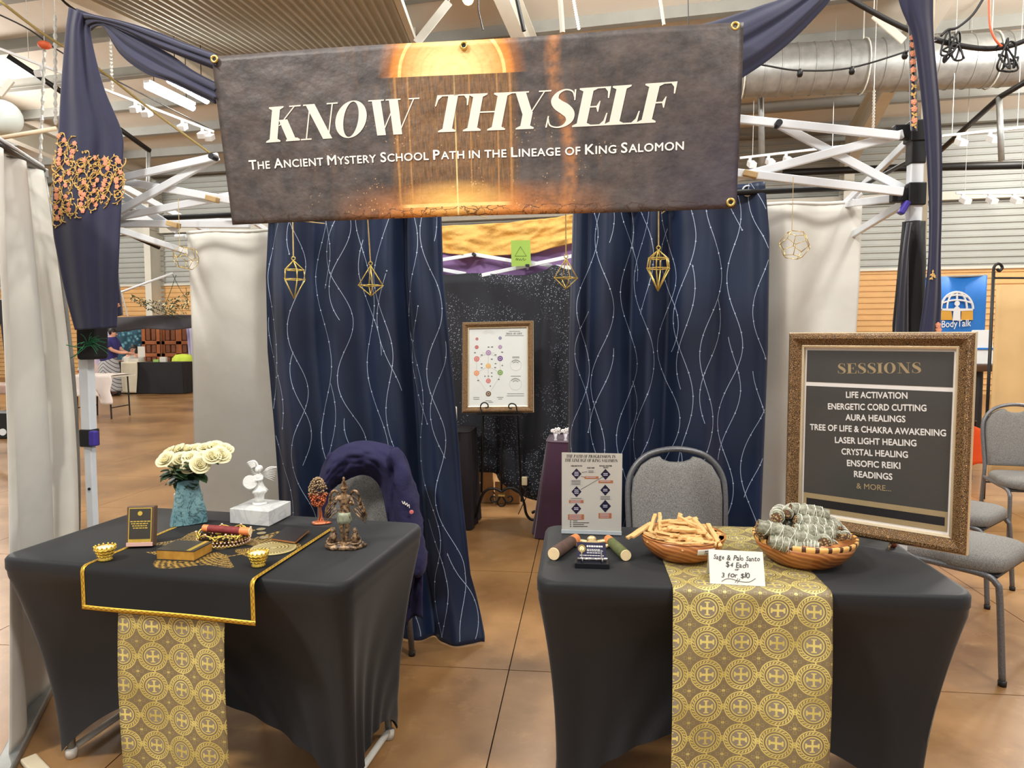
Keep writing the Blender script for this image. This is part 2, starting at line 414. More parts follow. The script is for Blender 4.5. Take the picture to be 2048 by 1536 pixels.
# roof with purlins and rigid frames
def rp(a, o, dz=0): return WP(a, o, EAVE - o * SLOPE + dz)
m = MB(); m.prism([rp(-26, .1), rp(17, .1), rp(17, -13.2), rp(-26, -13.2)], (0, 0, .12)); ceil_ = struct(m.build('ceiling', m_roof))
for k in range(9):
    o = -.5 - 1.5 * k; m = MB(); m.bar(rp(-26, o, -.12), rp(17, o, -.12), .09, .26); m.bar(rp(-26, o - .05, -.245), rp(17, o - .05, -.245), .16, .02)
    m.build('purlin', m_purlin, ceil_)
def frame_bay(a):
    f = MB(); f.box(WP(a, -.32, 3.3), (.02, .62, 6.6), spin(-YB)); f.box(WP(a, -.62, 3.3), (.24, .025, 6.6), spin(-YB)); f.box(WP(a, -.02, 3.3), (.24, .025, 6.6), spin(-YB))
    o = struct(f.build('trim_1', m_steel))
    for z in (1.6, 3.4, 5.0): MB().box(WP(a, -.32, z), (.22, .6, .015), spin(-YB)).build('stiffener', m_steel, o)
    r = MB()
    A, B = rp(a, -.4, -.3), rp(a, -13, -.3)
    A2, B2 = rp(a, -.6, -1.15), rp(a, -4, -.85); C2 = rp(a, -13, -.75)
    for p, q in ((A2, B2), (B2, C2)): r.bar(p, q, .26, .03)
    for s_ in (-.01, .01):
        sv = EB * s_; r.add([A + sv, A2 + sv, B2 + sv, C2 + sv, B + sv], [(0, 1, 2, 3, 4)])
    r.bar(A, B, .26, .03); struct(r.build('trim_2', m_steel))
for a in (-12.2, -4.8, 2.0, 9.0): frame_bay(a)

# lower corrugated soffit over the near bay (ribs run in depth, rising away)
SD = V(((927 - 1024) / FPX, 1, (675 - 352) / FPX))
PL = ony(197, 0, 10); PR = ony(790, 0, 10); m = MB(); NRIB = 30; prof = []
for i in range(NRIB):
    for t, q in ((0, 0), (.5, 0), (.62, -.045), (.88, -.045)): prof.append(((i + t) / NRIB, q))
prof.append((1, 0)); vs = []; fs = []
for t, q in prof:
    b = PL.lerp(PR, t) + Z_ * q; vs += [b - SD * 3, b + SD * 4.4]
for i in range(len(prof) - 1): fs.append((2 * i, 2 * i + 1, 2 * i + 3, 2 * i + 2))
m.add(vs, fs); soff = struct(m.build('ceiling_soffit', m_sheet))
m = MB(); m.bar(PL - SD * 3 + V((-.16, 0, -.02)), PL + SD * 4.4 + V((-.16, 0, -.02)), .32, .06); m.build('edge_trim', m_steel, soff)
m = MB(); m.bar(PR - SD * 3 + V((.05, 0, .0)), PR + SD * 4.4 + V((.05, 0, .0)), .1, .1); m.build('edge_trim', m_steel, soff)
m = MB(); m.bar(PL + SD * 4.4 + Z_ * .5, PR + SD * 4.4 + Z_ * .5, .04, 1.1); m.build('soffit_face', m_sheet, soff)

# galvanised spiral duct
def path(pts, d): return [ony(x, y, d[i] if isinstance(d, (list, tuple)) else d) for i, (x, y) in enumerate(pts)]
DA = ony(1330, 152, 13.6); DB_ = ony(2160, 112, 12.4); dv = (DB_ - DA); m = MB(); n = int(dv.length / .28); pts = []; rs = []
for i in range(n + 1):
    for t, r_ in ((-.05, .45), (-.03, .462), (.03, .462), (.05, .45)):
        pts.append(DA + dv * ((i + t + .1) / (n + .3))); rs.append(r_)
duct = thing('ventilation_duct', DA, 'round galvanised metal air duct with seam rings under the roof', 'duct')
m.tube(pts, rs, 28); m.build('duct_pipe', m_galv, duct, smooth=True, angle=60)
for t in (.2, .5, .8):
    p = DA + dv * t; m = MB(); a = dv.normalized(); ring = [p + (a.cross(Z_).normalized() * math.cos(q) + Z_ * math.sin(q)) * .475 for q in [2 * PI * k / 20 for k in range(20)]]
    m.tube(ring, .012, 5, closed=True); m.tube([p + Z_ * .47, V((p.x, p.y, roofz(p) - .1))], .012, 5); m.build('duct_hanger', m_steel, duct)

# ceiling lamp seen at the upper left: two bare tubes
p = ony(340, 192, 13.2); hl = thing('ceiling_lamp', p, 'two-tube lamp glowing below the roof beside the soffit', 'lamp')
for a_, b_ in (((293, 172), (386, 216)), ((338, 160), (414, 202))):
    a_, b_ = onz(*a_, p.z), onz(*b_, p.z); MB().tube([a_, b_], .055, 10).build('lamp_tube', m_tube, hl, smooth=True); MB().bar(a_ + Z_ * .08, b_ + Z_ * .08, .13, .05).build('housing', m_white, hl)
    for t_ in (.15, .85): q = a_.lerp(b_, t_); MB().tube([q + Z_ * .1, V((q.x, q.y, roofz(q)))], .008, 5).build('hanger', m_black, hl)
p = ony(936, -2, 9.5); wl = thing('spot_lamp', p, 'small warm spot lamp above the middle of the big banner', 'lamp')
MB().ball(p, .075).build('bulb', m_warm, wl, smooth=True); MB().lathe([(.05, .04), (.09, .08), (.06, .2), (.02, .24)], 14, p).build('lamp_shade', m_black, wl, smooth=True)
MB().tube([p + Z_ * .2, V((p.x, p.y, roofz(p)))], .012, 6).build('stem', m_black, wl)

# cables, pipes, chains, ropes
def cord(name, pts, d, r, mt, label, cat, sm=True, grp=None):
    q = path(pts, d); q = bez(q, 5) if sm and len(q) > 2 else q
    return tag(MB().tube(q, r, 6).build(name, mt, smooth=True), label, cat, grp)
cord('sprinkler_pipe', [(15, 112), (125, 185), (236, 256), (300, 302)], [13, 13.6, 14.4, 15], .05, m_black, 'black pipe slanting through the roof space past the embroidered scarf', 'pipe', False)
cord('sprinkler_pipe', [(2060, 158), (2000, 194), (1880, 302)], [11, 11.6, 13], .045, m_black, 'black pipe with red coupling slanting below the duct', 'pipe', False)
cord('drop_pipe', [(1998, 194), (2003, 322)], [11.6, 11.6], .045, m_galv, 'grey drop pipe hanging below the slanting black pipe', 'pipe', False)
cord('drop_pipe', [(1519, 36), (1524, 345)], [14, 14], .06, m_galv, 'grey drop pipe hanging beside the banner edge below the duct', 'pipe', False)
cord('drop_pipe', [(297, 298), (297, 405)], [15, 15], .045, m_galv, 'grey drop pipe above the white truss bars', 'pipe', False)
cord('water_pipe', [(1565, 346), (1800, 336), (2060, 330)], [17.6, 16.6, 15.4], .09, m_black, 'long black pipe running along the ribbed wall', 'pipe', False)
cord('pipe', [(150, 150), (160, 427), (318, 495)], [7.6, 7.7, 8.6], .028, m_black, 'dark pipe end with a red collar beside the embroidered scarf', 'pipe', False)
cord('rope', [(0, 2), (90, 70), (190, 132), (300, 218), (428, 312)], [9, 9.6, 10.2, 11, 12], .018, m_rope, 'yellow rope stretched slanting through the roof space', 'rope')
cord('cable', [(0, 30), (60, 60), (128, 108), (240, 165), (427, 262)], [11, 11.5, 12, 13, 14], .012, m_wire, 'thin dark cable beside the yellow rope', 'cable')
cord('cable', [(120, -5), (150, 20), (240, 70), (330, 140)], [9, 9.3, 10, 11], .016, m_wire, 'thin dark cable above the folded scarf', 'cable')
for pts, d, lb in (([(110, 30), (111, 250)], 10.5, 'beside the folded scarf'), ([(221, 82), (225, 182)], 13, 'inside the scarf loop'), ([(89, 95), (80, 345)], 11.5, 'with a red hook'), ([(1748, 180), (1746, 262)], 12.4, 'in front of the diagonal beam'), ([(1147, 0), (1158, 60)], 11, 'above the banner')):
    q = path(pts, d); n = 26; tp = [q[0].lerp(q[1], i / n) for i in range(n + 1)]
    ch_ = MB().tube(tp, [.03 if i % 2 else .014 for i in range(n + 1)], 5).tube([q[0], V((q[0].x, q[0].y, roofz(q[0])))], .006, 5)
    tag(ch_.build('hanging_chain', m_chain), 'pale hanging chain ' + lb, 'chain', 'chains in the roof space')
MB_ = MB().ball(ony(89, 90, 11.4), (.1, .1, .06)); tag(MB_.build('chain_hook', m_orange, smooth=True), 'small red hook on the chain beside the scarf', 'hook')
for pts, d, r_, mt, lb in (([(1033, -5), (1048, 62)], 9, .028, m_blackpl, 'black strut above the banner'), ([(1120, -5), (1125, 66)], 8.5, .035, m_steel, 'pale conduit above the banner'), ([(957, 20), (966, 60)], 10, .012, m_wire, 'thin wire below the warm spot lamp'), ([(1320, -5), (1328, 50)], 9, .02, m_steel, 'thin pale rod above the right half of the banner'), ([(1376, -5), (1377, 48)], 9, .006, m_wire, 'fine wire near the banner corner')):
    q = path(pts, d); tag(MB().tube(q + [] if False else [V((q[0].x, q[0].y, roofz(q[0]))), q[0], q[1]], r_, 6).build('hanging_rod', mt), lb, 'rod')
q = path([(833, 86), (898, 4)], 9); tag(MB().bar(q[0], q[1], .1, .02, V((0, 1, 0))).tube([q[1], V((q[1].x, q[1].y, roofz(q[1])))], .006, 5).build('brace_strap', m_steel), 'white diagonal strap between soffit and purlin', 'strap')
q = path([(1748, 30), (1808, 82)], 9.5); tag(MB().bar(q[0], q[1], .1, .02, V((0, 1, 0))).tube([q[0], V((q[0].x, q[0].y, roofz(q[0])))], .006, 5).build('brace_strap', m_steel), 'white diagonal strap in front of the duct', 'strap')
q = path([(0, 190), (24, 160)], 6); tag(MB().bar(q[0], q[1], .05, .02, V((0, 1, 0))).build('brace_strap', m_steel), 'short white strap above the pale globe', 'strap')
cord('power_cable', [(1690, -8), (1735, 18), (1800, 52), (1872, 80), (1960, 97), (2020, 92), (2070, 72)], 6.2, .022, m_wire, 'thick black power cable sagging in front of the duct', 'cable')
cord('power_cable', [(1968, -5), (1945, 30), (1915, 55), (1895, 60), (1882, 72)], 6.1, .011, m_wire, 'thin black cable dropping to the cable tangle', 'cable')
cord('power_cable', [(1978, -5), (1980, 50), (1990, 78), (2004, 93)], 6.1, .009, m_orange, 'orange cord hanging to the thick black cable', 'cable')
def tangle(cx, cy, k, seed, lb):
    rnd = random.Random(seed); pts = [ony(cx + rnd.uniform(-26, 26) * (.6 + .4 * (i % 2)), cy + rnd.uniform(-20, 46), 6.15 + rnd.uniform(-.06, .06)) for i in range(k)]
    tag(MB().tube(bez(pts, 6), .009, 5).build('cable_tangle', m_wire, smooth=True), lb, 'cable')
tangle(1904, 78, 20, 3, 'tangled black cable loops hanging in front of the duct'); tangle(2012, 98, 16, 5, 'tangled black cable loops at the far end of the thick cable')
pts = bez(path([(1400, 108), (1525, 130), (1600, 141), (1700, 136), (1822, 100), (1873, 80)], [5.2, 5.2, 5.2, 5.2, 5.2, 6.2]), 6); sl = thing('string_light', pts[0], 'black festoon cable with empty sockets crossing the duct', 'string light')
MB().tube(pts, .007, 5).build('cable', m_wire, sl, smooth=True)
for px, py in ((1600, 141), (1704, 136), (1810, 105)):
    c = ony(px, py, 5.2); MB().lathe([(.006, .012), (.02, .0), (.022, -.03), (.014, -.045)], 10, c).build('socket', m_black, sl, smooth=True)
def track(pts, d, heads, lb, wires=(.12, .88)):
    q = path(pts, d); t = thing('track_light', q[0], lb, 'track light', 'track lights in the roof space'); MB().bar(q[0], q[1], .04, .04).build('track', m_white, t); [MB().tube([q[0].lerp(q[1], k_), V((*q[0].lerp(q[1], k_).xy, roofz(q[0].lerp(q[1], k_))))], .005, 5).build('suspension_wire', m_chain, t) for k_ in wires]
    for px in heads:
        k = (px - pts[0][0]) / (pts[1][0] - pts[0][0]); c = q[0].lerp(q[1], k)
        h = MB(); h.box(c - Z_ * .06, (.05, .05, .1)); h.box(c + V((.02, -.05, -.15)), (.13, .2, .1), spin(.5, 'X')); h.build('lamp_head', m_white, t, bevel=.008)
track([(1480, 316), (1690, 292)], [13.5, 13.5], (1500, 1537, 1572), 'white track light rail below the duct beside the banner')
track([(1884, 272), (2056, 254)], [12.5, 12.0], (1918, 1982), 'white track light rail right of the draped pole')
track([(1912, 386), (2060, 386)], [13.5, 13.5], (1926, 1979, 2028), 'lowest white track light rail on the ribbed wall side')
track([(0, 98), (428, 264)], [12, 13.5], (75, 258, 282, 358, 402, 418), 'long track light rail slanting behind the embroidered scarf', (.12, .4))
p = ony(6, 236, 6.4); gl = thing('globe_lantern', p, 'pale round paper lantern on a beige rod at the booth edge', 'lantern')
MB().ball(p, .155, 20, 12).build('globe', mat('pale_paper', (206, 216, 212), .8, var=(3, .05)), gl, smooth=True)
q = path([(-12, 278), (112, 257)], 6.3); MB().tube(q, .02, 8).build('rod', mat('beige_wood', (214, 200, 172), .6, var=(8, .08)), gl, smooth=True)

# ================================================================== BOOTH: canopy frame, banner, drapes
m_bar = mat('truss_white', (224, 228, 232), .35, var=(12, .03))
m_navy = mat('navy_scarf', (30, 31, 60), .8, sheen=.2, var=(14, .12), bump=(240, .25, 2, .001))
m_navyb = mat('dark_navy_edging', (24, 22, 40), .85, sheen=.3, var=(14, .12), bump=(240, .25, 2, .001))  # darker navy variant of the scarf cloth, for the embroidered and ruffled edges
m_goldthread = mat('gold_thread', (208, 168, 96), .55, var=(60, .15))
m_coral = mat('coral_thread', (222, 140, 112), .6, var=(60, .15))
m_curt = mat('blue_satin_curtain', (19, 34, 62), .45, sheen=.06, var=(5, .15), bump=(400, .1, 2, .0005))
m_vine = mat('vine_print', (176, 190, 214), .5, var=(30, .08))
m_drape = mat('white_drape', (212, 209, 200), .75, var=(3, .04), bump=(5, .35, 3, .02))
m_brass = mat('brass', (226, 196, 112), .28, .85, var=(30, .1))
m_goldrod = mat('gold_straw', (232, 206, 112), .32, .55, var=(40, .1))
m_string = mat('jute_string', (214, 190, 130), .8, var=(90, .2))
m_purple = mat('purple_lever', (66, 52, 150), .45, var=(20, .1))
m_wrap = mat('black_wrap', (26, 25, 26), .8, var=(14, .15), bump=(30, .4, 3, .004))

FO = .30
aL, _, _ = loc2d(hit(180, 900, FO + .04)); aR, _, _ = loc2d(hit(1828, 400, FO + .04)); BACK = 3.3
ZH, ZL = hit(1828, 270, FO + .04).z, hit(1828, 390, FO + .04).z
cf = thing('canopy_frame', BP((aL + aR) / 2, 1.5, 0), 'white folding canopy frame with scissor truss bars around the booth', 'canopy frame')
RB = spin(-YAW)
for a, o in ((aL, FO + .04), (aR, FO + .04), (aL, BACK), (aR, BACK)):
    m = MB(); m.box(BP(a, o, 1.55), (.044, .044, 1.1), RB); lg = m.build('leg', m_bar, cf, bevel=.004)
    m = MB(); m.box(BP(a, o, .51), (.033, .033, 1.0), RB); m.build('inner_leg', m_bar, lg, bevel=.003)
    m = MB(); m.box(BP(a, o, .012), (.09, .09, .024), RB); m.build('foot_plate', m_bar, lg, bevel=.004)
    m = MB(); m.box(BP(a, o, 1.02), (.056, .056, .075), RB); m.build('slider_clamp', m_blackpl, lg, bevel=.005)
    m = MB(); m.box(BP(a + .036, o - .02, 1.02), (.03, .03, .065), RB); lab(m.build('lever', m_purple, lg, bevel=.006), 'purple plastic lever')
    for z in (.8, .62):
        m = MB(); m.lathe([(.006, 0), (.006, .004)], 10, BP(a + .004, o - .0172, z), RB @ spin(PI / 2, 'X')); m.build('button_hole', m_blackpl, lg)
    for z, h in ((ZH + .01, .075), (ZL, .08)):
        m = MB(); m.box(BP(a, o, z), (.06, .06, h), RB); m.box(BP(a - .05 * (1 if a > 0 else -1), o, z), (.06, .034, .05), RB); m.box(BP(a, o + .045 * (1 if o < 1 else -1), z), (.034, .06, .05), RB); br = m.build('corner_bracket', m_blackpl, cf, bevel=.004)
    if a > 0 and o < 1:
        MB().box(BP(a, o, ZH - .055), (.052, .052, .1), RB).build('sleeve', m_blackpl, cf, bevel=.004)
        MB().box(BP(a - .045, o - .03, ZL - .05), (.02, .03, .05), RB @ spin(.5, 'Y')).build('release_lever', m_purple, cf, bevel=.005)
def bar(p, q, w_=.017, h=.03, name='truss_bar'): MB().bar(p, q, w_, h).build(name, m_bar, cf, bevel=.003)
def pxbar(a, b, off, dz=0, **k):
    o = off + (FO if off < 1 else 0); bar(hit(*a, o), hit(*b, o), **k)
# front truss, right of the banner
for a, b, o in (((1380, 228), (1800, 272), -.005), ((1430, 366), (1806, 268), .015), ((1548, 244), (1806, 378), .03), ((1440, 342), (1806, 384), .0)): pxbar(a, b, o)
# front truss, left of the banner
for a, b, o in (((200, 366), (436, 313), .0), ((200, 444), (436, 313), .018), ((200, 354), (470, 402), .03), ((200, 441), (470, 390), .045), ((200, 447), (500, 449), .06), ((200, 362), (356, 462), .075)): pxbar(a, b, o)
for px, py in ((427, 314), (1556, 248)):
    c = hit(px, py, FO - .02); MB().lathe([(.012, -.02), (.012, .02)], 14, c, RB @ spin(PI / 2, 'X')).build('pivot_cap', m_blackpl, cf)
for px, py in ((1500, 349), (425, 398), (347, 449)):
    c = hit(px, py, FO - .01); MB().box(c, (.05, .03, .022), RB @ spin(.25, 'Y')).build('joint_clip', mat('tan_clip', (190, 160, 110), .5, var=(20, .1)), cf, bevel=.003)
# sides
for a in (aL, aR):
    s = .03 if a < 0 else -.03
    for k in range(2):
        o0, o1 = FO + .08 + k * 1.45, FO + .08 + (k + 1) * 1.45
        bar(BP(a, o0, ZH), BP(a, o1, ZL)); bar(BP(a + s, o0, ZL), BP(a + s, o1, ZH))
    bar(BP(a, FO + .08, ZL - .01), BP(a, FO + .8, ZL - .06))
# rear truss
for a, b, o in (((800, 534), (948, 509), BACK), ((948, 509), (1060, 528), BACK + .02), ((800, 524), (932, 548), BACK + .03), ((962, 551), (1240, 492), BACK - .03), ((1040, 522), (1104, 532), BACK + .03), ((1112, 533), (1240, 545), BACK)): pxbar(a, b, o)
MB().lathe([(.014, -.03), (.014, .03)], 12, hit(948, 509, BACK - .03), RB @ spin(PI / 2, 'X')).build('pivot_cap', m_blackpl, cf)
# extension poles that lift the scarves
for a, zt in ((aL - .03, 2.8), (aR + .045, 2.86)):
    MB().box(BP(a, FO + .075, (1.0 + zt) / 2), (.026, .026, zt - 1.0), RB).build('extension_pole', mat('beige_pole', (206, 192, 164), .55, var=(6, .08)), cf, bevel=.003)
m = MB(); wp = [(1.02, .055), (1.25, .055), (1.5, .05), (1.72, .042), (hit(1828, 444, FO + .04).z, .036)]
c = BP(aR, FO + .04, 0); m.lathe([(r_, z) for z, r_ in wp], 20, c, fn=lambda a, z: 1 + .12 * math.sin(5 * a + z * 9)); m.build('black_sleeve', m_wrap, cf, smooth=True)
m = MB(); q = [hit(x, y, FO - .02) for x, y in ((150, 650), (188, 650), (188, 719), (152, 720))]; m.prism(q, N_ * .09); m.build('black_sleeve', m_wrap, cf, bevel=.012)
# green raffia sprig tied to the left leg
c = hit(176, 690, FO - .03); sp = MB(); rnd = random.Random(2)
for k in range(26):
    q = V((rnd.uniform(-.3, 1), rnd.uniform(-.6, .2), rnd.uniform(-.6, .6))).normalized() * rnd.uniform(.04, .09)
    sp.tube(bez([c, c + q * .5 + Z_ * .012, c + q], 3), .0012, 4)
sp.tube(bez([c + V((.02, 0, 0)), c + V((-.03, -.01, -.01)), c + V((-.09, 0, -.0))], 4), .002, 5); sp.tube(bez([c, c + V((-.03, -.01, -.03)), c + V((-.075, 0, -.055))], 4), .002, 5)
tag(sp.build('raffia_sprig', mat('green_raffia', (40, 120, 78), .6, var=(40, .25))), 'small green raffia sprig tied to the canopy leg under the scarf', 'decoration')

# curtain rod
rz = hit(1722, 374, .85); lz = hit(330, 436, .85); rod = thing('curtain_rod', lz, 'black rod carrying the blue curtains across the booth', 'curtain rod')
MB().tube([lz - E_ * .05, rz + E_ * .02], .0135, 12).build('rod', m_black, rod, smooth=True)
for p in (lz - E_ * .06, rz + E_ * .03): MB().ball(p, .02).build('end_cap', m_blackpl, rod, smooth=True)
MB().tube([rz, BP(aR, FO + .1, rz.z)], .008, 8).build('stay', m_black, rod); MB().tube([lz, BP(aL, FO + .1, lz.z)], .008, 8).build('stay', m_black, rod)

# ---- banner
BO = -.045
cTL, cTR, cBR, cBL = hit(422, 112, BO), hit(1487, 45, BO), hit(1473, 417, BO), hit(456, 447, BO)
def ban(u, v):
    p = cBL.lerp(cBR, u).lerp(cTL.lerp(cTR, u), v)
    wv = .006 * math.sin(3.1 * u * PI + 2 * v) + .005 * math.sin(9 * u + 4 * v) * (1 - v) + .012 * max(0, u - .75) * 4 * math.sin(7 * v + 6 * u) * .5
    return p + N_ * wv + N_ * (.03 * max(0, .14 - u) / .14 * (1 - v) ** 2)
def banner_nodes(b):
    u, v, _ = coords('UV'); x = u * 1.83 - .868; y = v * .6
    mott = nz(7, 6, vec(u * 3, v, 0.0), rough=.65); streak = nz(9, 4, vec(u * 6, v * .5, 0.0), rough=.6)
    fine = nz(60, 3, vec(u * 3, v, 0.0))
    base = cmix(lin((52, 46, 45)), lin((96, 84, 78)), ramp01(mott, .32, .72))
    base = cmix(base, lin((112, 84, 58)), ramp01(streak, .55, .78) * ramp01(ab(x), .75, .2) * .8)
    base = cmix(base, lin((58, 50, 66)), ramp01(x, .6, .95) * ramp01(y, .45, .1) * .7)
    grain = nz(30, 4, vec(u * 9, v * .35, 0.0), rough=.7)
    door = ramp01(ab(x), .235, .2); dcol = cmix(lin((84, 62, 38)), lin((150, 104, 52)), ramp01(grain, .35, .7))
    c = cmix(base, dcol, door * .85)
    for xp, wd in ((-.155, .004), (.155, .004), (-.2, .006), (.2, .006), (.06, .003)): c = cmix(c, lin((196, 140, 74)), ramp01(ab(x - xp), wd, wd * .3) * .55)
    pil = ramp01(ab(x - .375 - .03 * sn(y * 9.0)), .034, .006) * ramp01(nz(14, 4, vec(u * 4, v, 3.0)), .3, .6); c = cmix(c, lin((176, 116, 66)), pil * .8)
    r = hyp(x, y - .485); arch = (y > .485) * ramp01(r, .222, .205)
    gold = cmix(lin((255, 226, 150)), lin((214, 132, 44)), ramp01(r, .06, .2)); gold = cmix(gold, lin((255, 222, 140)), band(r, .176, .188) * .7)
    gold = cmix(gold, lin((170, 96, 30)), ramp01(sn(r * 190.0), .5, .95) * .12)
    c = cmix(c, lin((150, 92, 44)), (y > .485) * ramp01(r, .262, .225) * .8); c = cmix(c, gold, arch)
    low = ramp01(y, .125, .02) * ramp01(ab(x - .05), .52, .18) * ramp01(mott + fine * .4, .35, .75)
    c = cmix(c, lin((206, 128, 56)), low); c = cmix(c, lin((248, 196, 104)), ramp01(hyp(x * .35, y - .055), .075, .0) * .95)
    c = cmix(c, lin((255, 224, 150)), (y < .485) * ramp01(ab(x - .008), .0035, .0012) * ramp01(y, .6, .0))
    c = cmix(c, lin((255, 220, 140)), band(y, .034, .046) * ramp01(ab(x), .2, .17) * .7)
    dots = vor(46, vector=vec(u * 3.05, v, 0.0)); sel = nz(5, 2, vec(u * 3, v, 5.0))
    c = cmix(c, lin((236, 190, 128)), (dots < .16) * ramp01(sel, .5, .6) * ramp01(ab(x), .7, .3) * ramp01(y, .42, .2) * .75)
    crk = vor(9, 'DISTANCE_TO_EDGE', vec(u * 4 + mott * .4, v * 2.2, 0.0)); c = cmix(c, lin((60, 36, 22)), (crk < .03) * (y < .035) * .8)
    return dict(color=c, height=nz(5, 4, vec(u * 3, v, 1.0), rough=.5), hs=.5, hd=.02)
m_banner = mat('banner_print', rough=.5, fn=banner_nodes)
bn = thing('banner', ban(.5, 0), 'wide dark banner reading KNOW THYSELF with a glowing arched door', 'banner')
MB().grid(ban, 90, 30).build('vinyl_sheet', m_banner, bn, smooth=True, solid=.0012)
m_cream = mat('cream_ink', (228, 218, 204), .55, var=(30, .02)); m_whiteink = mat('white_ink', (236, 230, 224), .55, var=(30, .02))
def banpt(px, py):
    q = hit(px, py, BO); return q
def on_banner(g, a, b, h, mt, name, shear=0, capu=1):
    P0, P1 = hit(*a, BO), hit(*b, BO); m = MB(); put(m, g, P0, P1, Z_, h, V((0, 0, 0)), shear, capu)
    bm = bmesh.new(); me = bpy.data.meshes.new('x'); me.from_pydata([tuple(p) for p in m.v], [], m.f); bm.from_mesh(me)
    for it in range(3):
        ed = [e for e in bm.edges if e.calc_length() > .03]
        if ed: bmesh.ops.subdivide_edges(bm, edges=ed, cuts=1)
    bmesh.ops.triangulate(bm, faces=[f for f in bm.faces if len(f.verts) > 4])
    out = MB(); vs = []
    W_ = (cBR - cBL)
    for v in bm.verts:
        q = v.co; u = (q - cBL).dot(E_) / W_.dot(E_); zb = cBL.z + (cBR.z - cBL.z) * u; zt = cTL.z + (cTR.z - cTL.z) * u; vv = (q.z - zb) / (zt - zb)
        vs.append(ban(u, vv) - N_ * (.0022 + max(0, -(q - cBL).dot(N_))))
    out.add(vs, [tuple(x.index for x in f.verts) for f in bm.faces]); bm.free(); bpy.data.meshes.remove(me)
    return out.build(name, mt, bn)
on_banner(serif2d('KNOW', .2, .0), (541, 284), (850, 268), .118, m_cream, 'lettering')
on_banner(serif2d('THYSELF', .2, .0), (879, 266), (1352, 243), .122, m_cream, 'lettering')
def smallcaps(s, k=.8):
    vs = []; fs = []; x = 0
    for wd in s.split('|'):
        for piece in wd.split('~'):
            big = piece.startswith('^'); t = piece.strip('^'); g = text2d(t, .022, 1.06); sc = 1 if big else k
            x0 = min(p[0] for p in g[0]); x1 = max(p[0] for p in g[0]); b = len(vs); vs += [(x + (p[0] - x0) * sc * 1.28, p[1] * sc, p[2]) for p in g[0]]; fs += [tuple(b + i for i in f) for f in g[1]]
            x += (x1 - x0) * sc * 1.28 + .09
        x += .3
    return vs, fs
on_banner(smallcaps('^T~HE|^A~NCIENT|^M~YSTERY|^S~CHOOL|^P~ATH|IN|THE|^L~INEAGE|OF|^K~ING|^S~ALOMON'), (502, 337), (1367, 299), .031, m_whiteink, 'lettering', capu=CAP)
for px, py in ((430, 119), (928, 92), (1470, 53), (1461, 405), (934, 424)):
    c = hit(px, py, BO) - N_ * .004
    ring = [c + (E_ * math.cos(q) + Z_ * math.sin(q)) * .0105 for q in [2 * PI * k / 18 for k in range(18)]]
    g = MB().tube(ring, .0042, 8, closed=True).build('grommet', m_brass, bn, smooth=True); MB().lathe([(.007, 0), (.007, .001)], 14, c + N_ * .001, RB @ spin(PI / 2, 'X')).build('grommet_hole', m_black, g)
for u, a in ((0.005, aL - .03), (.995, aR + .045)):
    p = ban(u, .985); MB().tube([p + N_ * .003, BP(loc2d(p)[0] + (.12 if u < .5 else -.12), FO, 2.08)], .002, 5).build('tie_cord', m_string, bn)
for u, v in ((.12, .02), (.5, .02), (.88, .02)):
    p = ban(u, v) + N_ * .002; MB().tube([p, p + N_ * (FO + .045) + Z_ * .04], .002, 5).build('tie_cord', m_string, bn)

# ---- scarves
def lerpn(L, t):
    k = t * (len(L) - 1); i = min(int(k), len(L) - 2); f = k - i; return (L[i][0] + (L[i + 1][0] - L[i][0]) * f, L[i][1] + (L[i + 1][1] - L[i][1]) * f)
def crl(L, t):
    k = t * (len(L) - 1); i = min(int(k), len(L) - 2); f = k - i
    g = lambda j: V((*L[max(0, min(len(L) - 1, j))], 0)); p0, p1, p2, p3 = g(i - 1), g(i), g(i + 1), g(i + 2)
    q = .5 * ((2 * p1) + (p2 - p0) * f + (2 * p0 - 5 * p1 + 4 * p2 - p3) * f * f + (3 * p1 - p0 - 3 * p2 + p3) * f ** 3); return q.x, q.y
def clothstrip(A, B, off, fold, nf, ph=0, bulge=.02, offB=None):
    def fn(s, t):
        a = crl(A, t); b = crl(B, t); px = a[0] + (b[0] - a[0]) * s; py = a[1] + (b[1] - a[1]) * s
        o = off if offB is None else off + (offB - off) * t
        o2 = o + fold * math.sin(nf * 2 * PI * s + ph + 1.3 * t) - bulge * math.sin(PI * s) + .4 * fold * math.sin(nf * 4.7 * PI * s + 2 + 4 * t)
        return hit(px, py, o2)
    return fn
sc = thing('scarf', BP(aL, FO - .05, 1.47), 'navy scarf with gold embroidery folded over the pole and swagged to the banner', 'scarf')
LA = [(138, 14), (131, 70), (122, 180), (117, 262), (108, 360), (106, 455), (117, 520), (134, 600), (150, 660)]
LB = [(186, 36), (181, 66), (206, 170), (243, 262), (246, 320), (243, 400), (240, 470), (236, 570), (234, 655)]
scf = clothstrip(LA, LB, FO - .075, .007, 1.7)
MB().grid(scf, 40, 90).build('hanging_panel', m_navy, sc, smooth=True, solid=.003)
s2 = clothstrip([(225, 470), (222, 540), (215, 600), (208, 640)], [(238, 470), (236, 540), (243, 600), (246, 630)], FO - .055, .004, 1)
MB().grid(s2, 8, 24).build('folded_edge', m_navy, sc, smooth=True, solid=.003)
